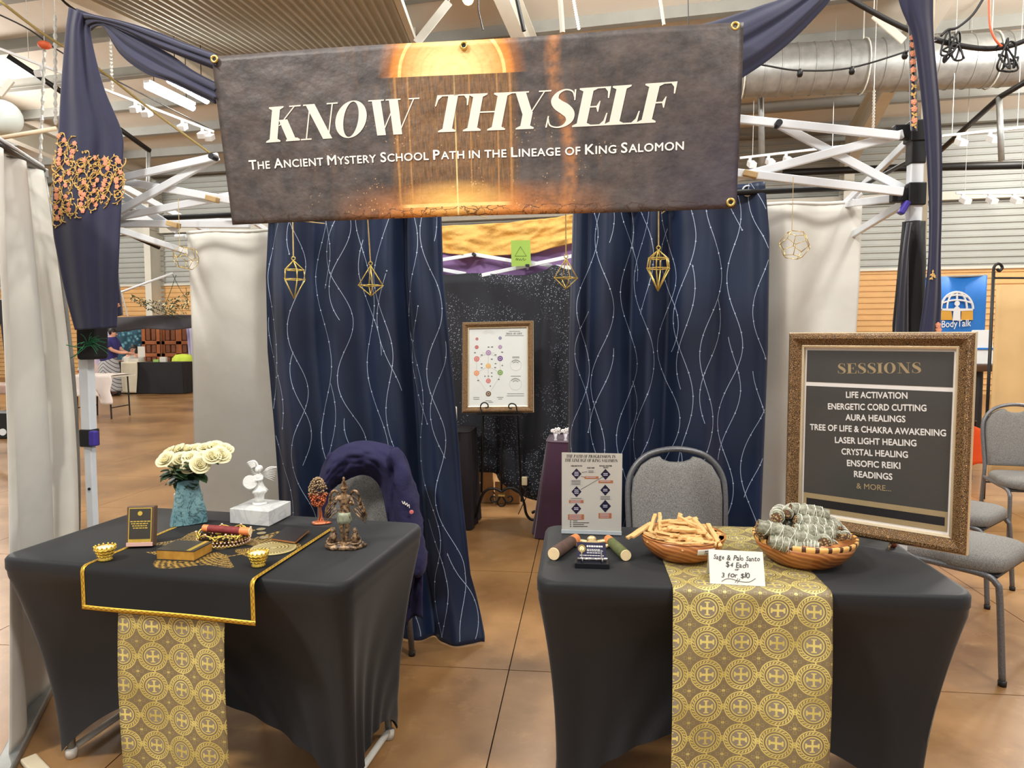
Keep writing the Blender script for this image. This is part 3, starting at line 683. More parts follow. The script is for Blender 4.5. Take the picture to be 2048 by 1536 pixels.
for nm, A, B, f, o0, o1 in (('upper_swag', [(152, 16), (190, 30), (245, 42), (310, 62), (370, 86), (432, 108)], [(176, 58), (200, 46), (250, 62), (310, 92), (360, 112), (432, 140)], .008, FO - .06, -.03), ('lower_swag', [(178, 30), (215, 48), (275, 74), (340, 108), (385, 140), (432, 165)], [(182, 62), (206, 54), (240, 108), (290, 146), (345, 166), (432, 208)], .01, FO - .07, -.02)):
    MB().grid(clothstrip(A, B, o0, f, 2.2, bulge=.015, offB=o1), 18, 50).build(nm, m_navy, sc, smooth=True, solid=.003)
# embroidery scrolls stitched on the panel
def emb(fnc, region, cells, seed, par, size=1.0):
    rnd = random.Random(seed); th = MB(); fw = MB(); lf = MB()
    up = -N_ * .004
    def P(s, t): return fnc(s, t) + up
    for (s, t) in cells:
        h = rnd.choice((-1, 1)); L = []; a0 = rnd.uniform(0, 6.28); k = .078 * size
        for i in range(13):
            q = i / 12; rr = k * (1 - .72 * q); a = a0 + h * q * 5.2; L.append(P(s + rr * math.cos(a) * 1.3, t + rr * math.sin(a) * .29))
        th.tube(L, .0018, 4)
        for i in (2, 4, 6, 8, 10, 12):
            c = L[i]; e = (E_ * math.cos(a0 + i) + Z_ * math.sin(a0 + i)) * .0066
            lf.add([c - e * .2, c + e + (E_ * e.z - Z_ * e.dot(E_)) * .5, c + e * 1.9, c + e - (E_ * e.z - Z_ * e.dot(E_)) * .5], [(0, 1, 2, 3)])
        if rnd.random() < .75:
            c = L[-1] - N_ * .001
            for j in range(5):
                d_ = E_ * math.cos(j * 1.2566 + a0) + Z_ * math.sin(j * 1.2566 + a0); fw.lathe([(.0001, .0012), (.0042, .001), (.005, 0)], 7, c + d_ * .0058, RB @ spin(PI / 2, 'X'))
            lf.lathe([(.0001, .0025), (.003, .001)], 7, c, RB @ spin(PI / 2, 'X'))
    stuff(th.build('embroidery_scroll', m_goldthread, par)); stuff(fw.build('embroidery_flower', m_coral, par)); stuff(lf.build('embroidery_leaf', m_goldthread, par))
cells = []; rnd = random.Random(4)
for j in range(18):
    for i in range(6):
        s = .07 + i * .172 + rnd.uniform(-.03, .03); t = .382 + j * .0142 + rnd.uniform(-.006, .006)
        py = crl(LA, t)[1]; lim = 272 + min(74, max(0, (s - .12) * 130))
        if py > lim and py < 447 and s < .97: cells.append((s, t))
emb(scf, None, cells, 8, sc)
emb(s2, None, [(.6, .3), (.7, .45), (.6, .6), (.75, .75)], 9, sc, .6)
sr = thing('scarf', BP(aR, FO - .05, 1.45), 'navy scarf swagged up from the banner corner and hanging down the canopy pole', 'scarf')
MB().grid(clothstrip([(1396, 52), (1450, 36), (1520, 12), (1580, -10), (1660, -60), (1780, -70)], [(1478, 160), (1532, 124), (1590, 76), (1650, 14), (1700, -40), (1820, -28)], -.02, .009, 2.3, bulge=.02, offB=FO - .05), 20, 60).build('upper_swag', m_navy, sr, smooth=True, solid=.003)
rA = [(1782, -70), (1800, 10), (1824, 70), (1836, 140), (1846, 230), (1854, 330), (1858, 430), (1856, 520), (1848, 600), (1838, 668)]
rBx = [(1868, -70), (1866, 10), (1867, 70), (1873, 140), (1881, 230), (1884, 330), (1883, 430), (1881, 520), (1882, 600), (1880, 668)]
rfn = clothstrip(rA, rBx, FO - .07, .006, 1.3)
MB().grid(rfn, 24, 100).build('hanging_panel', m_navy, sr, smooth=True, solid=.003)
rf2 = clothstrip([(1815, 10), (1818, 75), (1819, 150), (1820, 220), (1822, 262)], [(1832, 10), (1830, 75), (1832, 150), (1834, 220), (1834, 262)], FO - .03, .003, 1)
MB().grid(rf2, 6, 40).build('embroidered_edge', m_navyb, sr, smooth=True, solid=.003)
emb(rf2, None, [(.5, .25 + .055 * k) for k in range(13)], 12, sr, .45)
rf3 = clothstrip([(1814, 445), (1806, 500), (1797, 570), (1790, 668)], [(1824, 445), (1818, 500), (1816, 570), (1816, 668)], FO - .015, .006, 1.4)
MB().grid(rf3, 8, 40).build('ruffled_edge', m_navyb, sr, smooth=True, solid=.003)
emb(rfn, None, [(.4, .82), (.85, .965), (.9, .985)], 13, sr, .5)

# ---- blue curtains with branching vine print
def edge(L, off):
    pts = sorted(((hit(x, y, off).z, loc2d(hit(x, y, off))[0]) for x, y in L))
    def f(z):
        if z <= pts[0][0]: return pts[0][1] + (pts[0][0] - z) * 0
        for (z0, a0), (z1, a1) in zip(pts, pts[1:]):
            if z <= z1: return a0 + (a1 - a0) * (z - z0) / (z1 - z0)
        return pts[-1][1]
    return f
def curtain(name, LL, RR, off, ztop, zbot, label, folds, seed, vines, hem=0.0, amp=.035):
    eL, eR = edge(LL, off), edge(RR, off)
    def S(s, t):
        z = zbot + (ztop - zbot) * t; a = eL(z) + (eR(z) - eL(z)) * s; o = off
        for k, (c, wd, am) in enumerate(folds): o += am * amp * math.exp(-((s - c - .02 * math.sin(2 * t + k)) / wd) ** 2)
        o += .012 * math.sin(23 * s + 1.5 * math.sin(3 * t)) * (.4 + .6 * t) + .004 * math.sin(47 * s + 2)
        if t < .12: o -= hem * (1 - t / .12) ** 2 * (.3 + .7 * s)
        zz = z + (hem * .25 * (math.sin(6 * s) * .5) * max(0, 1 - t / .1) if hem else 0)
        return BP(a, o, max(zz, .004))
    p = S(.5, 0); cu = thing(name, (p.x, p.y, 0), label, 'curtain', 'blue curtains at the back of the sales tables')
    MB().grid(S, 110, 110).build('cloth', m_curt, cu, smooth=True, solid=.002)
    rnd = random.Random(seed); vn = MB(); H = ztop - zbot; Wd = 0.9
    def ribbon(L, w_):
        pp = [S(s, t) for s, t in L]; vs = []
        for i, (s, t) in enumerate(L):
            e = .002; tx = S(min(1, s + e), t) - S(max(0, s - e), t); ty = S(s, min(1, t + e)) - S(s, max(0, t - e)); nn = tx.cross(ty).normalized()
            if nn.dot(N_) > 0: nn = -nn
            d = pp[min(i + 1, len(pp) - 1)] - pp[max(i - 1, 0)]; sd = d.cross(nn)
            sd = sd.normalized() if sd.length > 1e-9 else E_
            vs += [pp[i] + nn * .0018 - sd * w_, pp[i] + nn * .0018 + sd * w_]
        vn.add(vs, [(2 * i, 2 * i + 1, 2 * i + 3, 2 * i + 2) for i in range(len(L) - 1)])
        return pp
    for k in range(vines):
        s0 = (k + .5) / vines + rnd.uniform(-.02, .02); per = rnd.choice((.30, .33, .36)); ph = rnd.uniform(0, 6.28) + k * PI; am = rnd.uniform(.038, .052)
        for br in range(2):
            L = []; tt = 1.0
            f = lambda t: s0 + am * math.sin(2 * PI * t / per + ph + br * 2.0) + .018 * math.sin(2 * PI * t / (per * 2.3) + k) + br * .012
            while tt > 0:
                s = f(tt)
                if .004 < s < .996 and not (br and math.sin(tt * 13 + k) < -.2): L.append((s, tt))
                else:
                    if len(L) > 3: ribbon(L, .0011 + .0004 * rnd.random())
                    L = []
                tt -= .008
            if len(L) > 3: ribbon(L, .0013)
            t2 = rnd.uniform(.9, 1)
            while t2 > .01:
                s = f(t2)
                if .01 < s < .99 and not (br and math.sin(t2 * 13 + k) < -.2):
                    c_ = S(s, t2) - N_ * .0026; vn.add([c_ + (E_ * math.cos(q_) + Z_ * math.sin(q_)) * .0036 for q_ in [PI / 4 * j_ for j_ in range(8)]], [tuple(range(8))])
                t2 -= rnd.uniform(.03, .06)
    stuff(vn.build('vine_print', m_vine, cu))
    for k in range(6):
        s = (k + .5) / 6; c = S(s, .985)
        ring = [c - N_ * .004 + (E_ * math.cos(q) + Z_ * math.sin(q)) * .022 for q in [2 * PI * j / 16 for j in range(16)]]
        MB().tube(ring, .004, 6, closed=True).build('eyelet_ring', m_bar, cu, smooth=True)
    return cu
curtain('curtain', [(530, 430), (524, 550), (527, 700), (540, 850), (548, 960), (552, 1040)], [(884, 430), (887, 550), (900, 700), (914, 850), (924, 1000), (940, 1150), (972, 1265)], .84, 2.1, .012,
        'navy blue curtain with white vine print trailing on the floor behind the altar table', [(.0, .04, 1), (.13, .05, -.8), (.27, .05, .7), (.42, .05, -1.0), (.55, .06, .9), (.68, .05, -.6), (.76, .03, 1.8), (.87, .06, -1.3), (.97, .03, .8)], 21, 8, .06)
curtain('curtain', [(1146, 420), (1142, 550), (1138, 700), (1137, 900), (1136, 1060)], [(1528, 365), (1537, 470), (1534, 700), (1528, 850), (1520, 1040)], .86, 2.13, .012,
        'navy blue curtain with white vine print behind the grey chair and framed list', [(.02, .03, -1.2), (.08, .03, .6), (.2, .06, -.5), (.34, .035, 1.6), (.42, .035, -1.5), (.5, .04, 1.4), (.64, .09, -.7), (.82, .08, .5), (.97, .03, -.4)], 22, 9, .0)

# ---- white drapes
def panel(name, LL, RR, off, ztop, label, amp=.01, nf=2.0, seed=0):
    eL, eR = edge(LL, off), edge(RR, off)
    def S(s, t):
        z = .01 + (ztop - .01) * t; a = eL(z) + (eR(z) - eL(z)) * s
        return BP(a, off + amp * math.sin(nf * 2 * PI * s + 2 * t + seed) + .5 * amp * math.sin(9 * s - 5 * t), z)
    p = S(.5, 0); o = thing(name, (p.x, p.y, 0), label, 'drape', 'white drapes beside the blue curtains')
    MB().grid(S, 40, 50).build('cloth', m_drape, o, smooth=True, solid=.002)
    MB().tube([S(i / 10, 1) + N_ * .004 for i in range(11)], .009, 8).build('top_hem', m_drape, o, smooth=True)
    return S
panel('drape', [(370, 470), (378, 600), (388, 900), (392, 1040)], [(560, 470), (566, 700), (575, 1040)], 1.0, 1.99, 'white drape hanging between the embroidered scarf and a blue curtain', .012, 1.5)
panel('drape', [(1520, 395), (1520, 600), (1505, 1040)], [(1722, 393), (1716, 560), (1710, 660), (1690, 1040)], .97, 2.055, 'white drape hanging behind the framed sessions list', .014, 1.3, 1)
MB_ = MB().tube([hit(1722, 391, .97) + Z_ * .01, BP(aR, .97, 2.06)], .01, 8); MB_.build('drape_rail', m_bar, cf); MB().tube([hit(372, 472, 1.0), BP(aL, 1.0, hit(372, 472, 1.0).z)], .01, 8).build('drape_rail', m_bar, cf)

# side wall of pipe and drape at the far left
T1, T2 = ony(-22, 288, 2.3), ony(86, 346, 3.32); B1, B2 = onz(18, 1512, .03), onz(152, 1255, .03) 
def SW(s, t):
    b = B1.lerp(B2, s); tp = T1.lerp(T2, s); p = b.lerp(tp, t)
    bow = V((.10, 0, 0)) * (4 * t * (1 - t)) * s * .9
    return p + bow + V((.9, .35, 0)).normalized() * (.028 * math.sin(2 * PI * 2.6 * s + .8 * math.sin(3 * t)) * (.45 + .55 * t) + .01 * math.sin(17 * s + 3 * t))
pd = thing('drape_wall', (B1 + B2) / 2 - Z_ * .03, 'tall white side drape on a grey pole frame next to the altar table', 'drape')
MB().grid(SW, 70, 60).build('cloth', m_drape, pd, smooth=True, solid=.002)
MB().tube([SW(1, t / 20) + V((.012, -.004, 0)) for t in range(21)], .011, 10).build('pole', m_galv, pd, smooth=True)
MB().tube([T1 + Z_ * .012 - (T2 - T1) * .3, T2 + Z_ * .012], .014, 10).build('rail', m_black, pd, smooth=True)
MB().tube([T1 + Z_ * .04 - (T2 - T1) * .3, T2 + Z_ * .03 + V((0, 0, .0))], .008, 8).build('rail_sleeve', m_bar, pd, smooth=True)
MB().box(T2, (.035, .035, .045)).build('corner_joint', m_galv, pd, bevel=.006)
d_ = (B2 - B1).normalized(); MB().bar(B1 - Z_ * .012 - d_ * .3, B2 - Z_ * .012, .06, .034).build('base_rail', m_galv, pd, bevel=.006)
MB().bar(B1 - Z_ * .02 + V((.05, .02, 0)), B1 - Z_ * .02 + V((.2, -.1, 0)), .05, .018).build('base_foot', mat('tan_plate', (198, 184, 156), .5, var=(9, .08)), pd, bevel=.006)

# ---- hanging geometric ornaments
def ornament(top, strtop, rings, apex, bot, n, r_, name, label, rot=0, mt=m_goldrod, off=.27, ringloop=True):
    """rings: list of (py, half width px)"""
    c = hit(top[0], apex, off); dd = c.y; sc_ = dd / FPX; o = thing(name, hit(top[0], bot, off), label, 'ornament', 'gold geometric ornaments hanging below the banner')
    RG = []
    for py, hw in rings:
        z = hit(top[0], py, off).z; RG.append([V((c.x, c.y, z)) + V((math.cos(rot + 2 * PI * k / n), math.sin(rot + 2 * PI * k / n), 0)) * hw * sc_ for k in range(n)])
    B = hit(top[0], bot, off); B = V((c.x, c.y, B.z)); segs = []
    for rg in RG: segs += [(rg[k], rg[(k + 1) % n]) for k in range(n)]
    for a, b in zip(RG, RG[1:]): segs += [(a[k], b[k]) for k in range(n)]
    segs += [(c, p) for p in RG[0]] + [(B, p) for p in RG[-1]]
    for a, b in segs: MB().tube([a, b], r_, 6).build('rod', mt, o, smooth=True)
    for rg in RG:
        for p in rg: MB().ball(p, r_ * 1.35, 6, 5).build('joint', mt, o, smooth=True)
    if ringloop:
        q = c + Z_ * .008; MB().tube([q + V((math.cos(a), 0, math.sin(a))) * .007 for a in [2 * PI * k / 12 for k in range(12)]], .002, 6, closed=True).build('loop', mt, o, smooth=True)
    st = hit(strtop[0], strtop[1], off); MB().tube([c + Z_ * .012, V((st.x, c.y, st.z))], .0025, 6).build('string', m_string, o)
    return o
ornament((587, 0), (585, 420), [(540, 19.5), (559, 21)], 521, 598, 5, .0021, 'geometric_ornament', 'long gold wire gem ornament nearest the white drape', .3)
ornament((741, 0), (734, 415), [(571, 24)], 531, 592, 4, .0022, 'geometric_ornament', 'gold wire diamond ornament on the altar-side curtain', .35)
ornament((1132, 0), (1131, 410), [(556, 24)], 517, 578, 4, .002, 'geometric_ornament', 'gold wire diamond ornament in the doorway gap', .25)
ornament((1317, 0), (1317, 400), [(517, 20), (537, 23)], 500, 582, 6, .0023, 'geometric_ornament', 'long gold wire gem ornament above the grey chair', .15)
def dodeca(cx, cy, rpx, strtop, off, r_, label, mt):
    ph = (1 + 5 ** .5) / 2; vs = [V((x, y, z)) for x in (-1, 1) for y in (-1, 1) for z in (-1, 1)]
    for a in (-1 / ph, 1 / ph):
        for b in (-ph, ph): vs += [V((0, a, b)), V((a, b, 0)), V((b, 0, a))]
    rot = Euler((1.02, .2, .35)).to_matrix(); c = hit(cx, cy, off); k = rpx * c.y / FPX / 1.732
    pts = [c + rot @ v * k for v in vs]; o = thing('geometric_ornament', c - Z_ * rpx * c.y / FPX, label, 'ornament', 'gold geometric ornaments hanging below the banner')
    for i in range(20):
        for j in range(i):
            if abs((vs[i] - vs[j]).length - 2 / ph) < .01: MB().tube([pts[i], pts[j]], r_, 6).build('rod', mt, o, smooth=True)
    top = max(pts, key=lambda p: p.z); st = hit(*strtop, off); MB().tube([top, V((top.x, top.y, st.z))], .0012, 5).build('string', m_string, o)
dodeca(1589, 490, 30, (1590, 356), FO, .0013, 'thin gold wire ball ornament in front of the white drape by the list', m_brass)
dodeca(372, 516, 25, (362, 400), FO, .0012, 'thin gold wire ball ornament beside the embroidered scarf', m_brass)

# ---- rear of the booth
def backcloth(name, A, B, off, fold, nf, mt, label, rum=0.0, seed=0, nu=60, nv=20):
    def fn(s, t):
        a = crl(A, s); b = crl(B, s); px = b[0] + (a[0] - b[0]) * t; py = b[1] + (a[1] - b[1]) * t
        q = hit(px, py, off); r_ = mnoise.noise(V((s * 9 + seed, t * 3, seed))) * rum + mnoise.noise(V((s * 22, t * 6 + seed, 3))) * rum * .5
        return q - N_ * (fold * math.sin(nf * 2 * PI * s + t) + r_)
    p = fn(.5, 0); return tag(MB().grid(fn, nu, nv).build(name, mt, smooth=True, solid=.002), label, 'cloth')
def spark(b):
    v = vor(70); d = nz(3, 3)
    h = vor(24); k = mx((v < .22) * ramp01(d, .4, .56), (h < .08) * ramp01(d, .36, .44))
    return dict(color=cmix(lin((26, 27, 34)), lin((178, 186, 204)), k * .9), rough=.75 - k * .5)
m_spark = mat('black_sequin_cloth', rough=.75, fn=spark)
backcloth('backdrop_cloth', [(800, 548), (900, 549), (960, 546), (1040, 551), (1090, 540), (1110, 530), (1150, 542), (1260, 540)], [(800, 946), (900, 944), (980, 944), (1000, 962), (1040, 990), (1100, 1004), (1180, 1008), (1260, 1006)], BACK - .06, .02, 5, m_spark, 'black glittering backdrop cloth at the back of the booth', .02, 4)
backcloth('purple_cloth', [(820, 478), (1000, 480), (1230, 470)], [(820, 600), (1000, 600), (1230, 600)], BACK + .1, .012, 5, mat('purple_cloth', (136, 104, 154), .75, var=(6, .08), bump=(30, .3)), 'lilac purple cloth behind the rear truss bars', .01, 2)
backcloth('yellow_cloth', [(830, 456), (885, 452), (1000, 446), (1080, 438), (1143, 430), (1240, 424)], [(830, 500), (885, 505), (940, 512), (1010, 510), (1060, 508), (1143, 488), (1240, 480)], BACK + .04, .02, 4, mat('golden_cloth', (226, 176, 92), .7, var=(8, .15), bump=(36, .8, 4, .01)), 'crumpled golden yellow cloth slung over the rear truss', .05, 7, 90, 26)
c = [hit(x, y, BACK - .1) for x, y in ((1022, 481), (1060, 480), (1062, 531), (1023, 533))]
gn = thing('paper_note', (c[2] + c[3]) / 2, 'green paper note with a drawn triangle clipped to the truss', 'note')
MB().prism(c, N_ * .002).build('sheet', mat('green_paper', (150, 182, 80), .8, var=(8, .04)), gn)
m_ink = mat('pen_ink', (40, 44, 34), .6, var=(30, .05)); k = -N_ * .002
t3 = [hit(x, y, BACK - .1) + k for x, y in ((1041, 493), (1053, 512), (1030, 512))]; MB().tube(t3, .0016, 5, closed=True).build('drawn_triangle', m_ink, gn)
MB().tube(bez([hit(x, y, BACK - .1) + k for x, y in ((1031, 520), (1034, 516), (1034, 521), (1037, 517), (1039, 521), (1041, 517), (1043, 521), (1047, 516), (1048, 521), (1052, 518))], 3), .0011, 4).build('drawn_scribble', m_ink, gn)
c = hit(1055, 531, BACK - .1); bc = thing('binder_clip', c - Z_ * .03, 'black binder clip holding the green note', 'clip'); MB().box(c, (.03, .03, .02), RB).build('clip_body', m_blackpl, bc, bevel=.002)
MB().tube([c + E_ * .008, c + E_ * .006 - Z_ * .03, c - E_ * .004 - Z_ * .03, c - E_ * .004], .0014, 5).build('clip_handle', m_chain, bc)

# ================================================================== TABLES
m_cover = mat('black_stretch_cover', (24, 25, 28), .6, sheen=.1, var=(200, .1), bump=(500, .15, 2, .0006), spec=.3)
m_tabtop = mat('table_plastic', (210, 206, 196), .5, var=(20, .04))
m_velvet = None
def brocade(b):
    u, v, _ = coords('UV'); c = .0955
    X_ = u / c; Y_ = v / (c * .97); x = fr(X_) - .5; y = fr(Y_) - .5; r = hyp(x, y)
    ax, ay = ab(x), ab(y)
    cross = mx(mx((ax < .03) * (ay < .2), (ay < .035) * (ax < .2)), mx((ax < .075) * band(ay, .165, .2) * (ax < (ay - .1) * 1.0), (ay < .08) * band(ax, .15, .205) * (ay < (ax - .08) * .9)))
    ring1 = band(r, .255, .285); ring2 = band(r, .335, .36); ring3 = band(r, .445, .475)
    ang = M('ARCTAN2', y, x); dash = (sn(ang * 26.0 + r * 60.0) > -.15) * band(r, .372, .432)
    px = fr(X_) ; qx = ab(fr(X_ + .5) - .5); sm = hyp(qx, y); smr = mx(band(sm, .062, .085), mx((qx < .012) * (ay < .05), (ay < .012) * (qx < .05)))
    qy = ab(fr(Y_ + .5) - .5); fl_ = hyp(x, qy); flr = band(fl_, .03, .07) * (sn(M('ARCTAN2', qy, x) * 4.0) > -.2)
    st = hyp(qx, qy); star = (st < .05) * (sn(M('ARCTAN2', qy, qx) * 8.0) > -.4)
    dia = ab(fr((X_ + Y_) * 4.0) - .5) + ab(fr((X_ - Y_) * 4.0) - .5); dm = band(dia, .3, .36) * (r > .5) * .5
    g = clampx(cross + ring1 + ring2 + ring3 + dash + smr + flr + star + dm)
    weave = nz(900, 2, kind='UV')
    inner = cmix(lin((126, 110, 80)), lin((138, 126, 106)), (r < .255) * 1.0)
    col = cmix(inner, cmix(lin((196, 178, 94)), lin((232, 216, 130)), ramp01(nz(9, 2, kind='UV'), .35, .65)), g)
    return dict(color=col, rough=.5 - g * .14, metal=g * .2, height=g * .5 + weave * .3, hs=.25, hd=.0006)
m_brocade = mat('gold_cross_brocade', rough=.5, fn=brocade)
class Table:
    def __init__(s, C, ang, L, D, zt):
        s.a = R(ang); s.e = V((math.cos(s.a), -math.sin(s.a), 0)); s.n = V((math.sin(s.a), math.cos(s.a), 0)); s.L = L; s.D = D; s.zt = zt
        s.o = V((*C, 0)) - s.e * L / 2 - s.n * D / 2; s.rot = spin(-s.a)
    def P(s, p, q, z): return s.o + s.e * p + s.n * q + Z_ * z
    def loc(s, w_): d = V(w_) - s.o; return d.dot(s.e), d.dot(s.n)
    def px(s, x, y, dz=0): return onz(x, y, s.zt + dz)
    def make(s, lt, lc, insq=.15, insp=.06, arch=.27, archs=.13, wrk=((1, -1),)):
        C = s.P(s.L / 2, s.D / 2, 0); z0 = s.zt
        t = thing('folding_table', C, lt, 'table', 'folding tables under black stretch covers')
        MB().box(C + Z_ * (z0 - .025), (s.L - .03, s.D - .03, .035), s.rot).build('tabletop', m_tabtop, t, bevel=.012)
        for i in (-1, 1):
            for j in (-1, 1):
                a = C + s.e * i * (s.L / 2 - .16) + s.n * j * (s.D / 2 - .12) + Z_ * (z0 - .04); b = C + s.e * i * (s.L / 2 - .085) + s.n * j * (s.D / 2 - insq - .03) + Z_ * .02
                MB().tube([a, b], .013, 10).build('leg', m_galv, t, smooth=True); MB().lathe([(.018, 0), (.02, .03), (.014, .035)], 12, b - Z_ * .018).build('foot_cap', m_tabtop, t, smooth=True)
            a = C + s.e * i * (s.L / 2 - .085) + Z_ * .03; h = s.D / 2 - insq - .03
            MB().tube([a - s.n * h, a + s.n * h], .012, 8).build('leg_brace', m_tabtop, t, smooth=True)
        cv = thing('table_cover', C, lc, 'table cover', 'black stretch table covers')
        N = 200; per = []; rr = .055; hx, hy = s.L / 2, s.D / 2
        segs = []
        for k in range(4):
            a0 = [-90, 0, 90, 180][k]; cx = [hx - rr, hx - rr, -hx + rr, -hx + rr][k]; cy = [-hy + rr, hy - rr, hy - rr, -hy + rr][k]
            for i in range(7): q = R(a0 + 90 * i / 6); segs.append((cx + rr * math.cos(q), cy + rr * math.sin(q)))
        L_ = [math.dist(segs[i], segs[(i + 1) % 28]) for i in range(28)]; T = sum(L_)
        for k in range(N):
            d = T * k / N; i = 0
            while d > L_[i] and i < 27: d -= L_[i]; i += 1
            f = d / L_[i] if L_[i] > 0 else 0; a, b = segs[i], segs[(i + 1) % 28]; per.append((a[0] + (b[0] - a[0]) * f, a[1] + (b[1] - a[1]) * f))
        def foot(x, y): return (x * (hx - insp) / hx, y * (hy - insq) / hy)
        rows = []; NV = 34
        top_in = [[(x * f, y * f, z0 + .004) for x, y in per] for f in (.985,)]
        def ptz(x, y, v):
            fx, fy = foot(x, y); g = 1 - (1 - v) ** 1.7
            X2 = x + (fx - x) * g; Y2 = y + (fy - y) * g
            cxn, cyn = min(1, abs(x) / hx), min(1, abs(y) / hy)
            along = min(1, abs(x) / hx) if abs(y) > hy - .001 - rr * .3 else min(1, abs(y) / hy)
            lng = abs(y) / hy > abs(x) / hx
            ar = (arch if lng else archs) * (1 - (abs(x) / hx if lng else abs(y) / hy) ** 2.2) if True else 0
            zb = .012 + max(0, ar); ztop = z0 - .045
            Z2 = ztop + (zb - ztop) * v
            pull = .05 * math.sin(PI * v) * (1 - (abs(x) / hx if lng else abs(y) / hy) ** 2)
            if lng: Y2 -= math.copysign(pull, y)
            else: X2 -= math.copysign(pull * .5, x)
            # gathers running to the feet
            for (i, j) in wrk:
                dx, dy = x - i * hx, y - j * hy; d = math.hypot(dx, dy)
                if d < .7:
                    am = .012 * v ** 1.2 * math.exp(-d / .3); ph = math.sin(30 * d / (1.25 - .75 * v) + 1.5 * math.sin(7 * d))
                    if abs(dy) < abs(dx): Y2 += am * ph * (-j) * -1
                    else: X2 += am * ph * i
            return (X2, Y2, Z2)
        rows.append([(x * .97, y * .965, z0 + .0035) for x, y in per]); rows.append([(x * .99, y * .985, z0 + .002) for x, y in per]); rows.append([(x, y, z0 - .008) for x, y in per]); rows.append([(x, y, z0 - .036) for x, y in per]); rows.append([(x * .995, y * .992, z0 - .043) for x, y in per])
        for j in range(1, NV + 1): rows.append([ptz(x, y, j / NV) for x, y in per])
        vs = [C + s.e * x + s.n * y + Z_ * z for rw in rows for x, y, z in rw]; fs = [tuple(range(N))]
        for j in range(len(rows) - 1):
            for i in range(N): fs.append((j * N + i, j * N + (i + 1) % N, (j + 1) * N + (i + 1) % N, (j + 1) * N + i))
        MB().add(vs, fs).build('stretch_cloth', m_cover, cv, smooth=True, angle=55); s.cover = cv
        return s
TLF = Table((-.985, 2.39), 12.2, 1.2, .68, .75).make('folding table under the altar cover with roses and figurines', 'black stretch cover on the altar table with roses and figurines', .14, .05)
TRF = Table((.695, 2.21), 5.5, 1.2, .62, .75).make('folding table under the cover with the wooden bowls', 'black stretch cover on the table with wooden bowls and price card', .12, .06, .27, .1, ((-1, -1),))

def drapestrip(T, p0, p1, l0, l1, lift, mt, name, par, wav=.004, nu=30, nv=80, skew=0, uvo=(0, 0), hangq=-.012, taper=0, back=None):
    """cloth lying on the table (l>0 = depth from the front edge) and hanging in front (l<0)"""
    zt = T.zt + .004 + lift; rd = .018
    def S(s, t):
        l = l0 + (l1 - l0) * t; p = p0 + (p1 - p0) * s + skew * l
        if l >= rd: 
            z = zt; q = l - rd + hangq + rd
            if back is not None and q > back: z = zt - (q - back); q = back + .004
        elif l > -rd * .57:
            a = (rd - l) / (rd * 1.57) * PI / 2; q = hangq + rd - rd * math.sin(a); z = zt - rd + rd * math.cos(a)
        else:
            dn = -l - rd * .57; q = hangq - wav * 1.5 * math.sin(7 * s + 5 * dn) * min(1, dn * 6) - .01 * min(1, dn * 3); z = zt - rd - dn; p += taper * dn * (s - .5)
        return T.P(p, q, z)
    if name: MB().grid(S, nu, nv, lambda s, t: ((p1 - p0) * s + uvo[0], l0 + (l1 - l0) * t + uvo[1])).build(name, mt, par, smooth=True, solid=.0016, off=1)
    return S, (lambda p, l: S((p - p0) / (p1 - p0), (l - l0) / (l1 - l0)))
# brocade runner on each table
rl = thing('table_runner', TLF.P(.5, -.02, .2), 'gold brocade runner with cross medallions hanging below the black velvet cloth', 'table runner', 'gold brocade runners')
f0 = onplane(237, 1200, TLF.P(0, -.02, 0), TLF.n); f1 = onplane(450, 1206, TLF.P(0, -.02, 0), TLF.n); q0, q1 = TLF.loc(f0)[0], TLF.loc(f1)[0]
drapestrip(TLF, q0, q1, -.68, .45, .0005, m_brocade, 'brocade_cloth', rl, .006, 24, 90, uvo=(.03, .02), hangq=-.014)
rr_ = thing('table_runner', TRF.P(.6, -.02, .2), 'gold brocade runner with cross medallions under the bowls and price card', 'table runner', 'gold brocade runners')
drapestrip(TRF, .384, .812, -.70, .66, .0005, m_brocade, 'brocade_cloth', rr_, .006, 30, 110, uvo=(.05, .0), hangq=-.014)

# ---- black velvet altar cloth
def velvet(b):
    u, v, _ = coords('UV'); x = u - .31; y = (v - .265) * 1.12; r = hyp(x, y); ang = M('ARCTAN2', y, x)
    w1 = nz(28, 3, kind='UV'); w2 = nz(70, 2, kind='UV')
    wheat = sn(ang * 52.0 + r * 150.0 + w1 * 9.0) * sn(r * 420.0 + w1 * 12.0)
    lobes = .235 + .03 * sn(ang * 6.0); inn = .085 + .02 * sn(ang * 6.0)
    msk = (r < lobes) * (r > inn) * (sn(ang * 3.0 + .6) > -.86)
    g = msk * ramp01(wheat + w2 * .7, .1, .4) * (w1 > .36)
    g = mx(g, band(r, .118, .126) * (w2 > .4)); g = mx(g, (r < .03) * (w2 > .5))
    return dict(color=cmix(lin((9, 9, 10)), cmix(lin((104, 78, 30)), lin((186, 150, 72)), w2), g), rough=.85 - g * .4, height=g + w2 * .2, hs=.3, hd=.001)
m_velvet = mat('black_velvet', rough=.9, sheen=.0, fn=velvet)
def trimfn(b):
    u, v, _ = coords('UV'); k = sn(u * 340.0 + sn(v * 400.0) * 1.2) ; e = ab(v - .5)
    sc_ = (ab(v - .5 - .22 * k) < .1) * 1.0
    return dict(color=cmix(lin((222, 176, 56)), lin((56, 38, 16)), sc_ * (e < .36)), rough=.4 + sc_ * .2, metal=.5 - sc_ * .4, height=1 - sc_, hs=.4, hd=.001)
m_trim = mat('gold_braid', rough=.4, fn=trimfn)
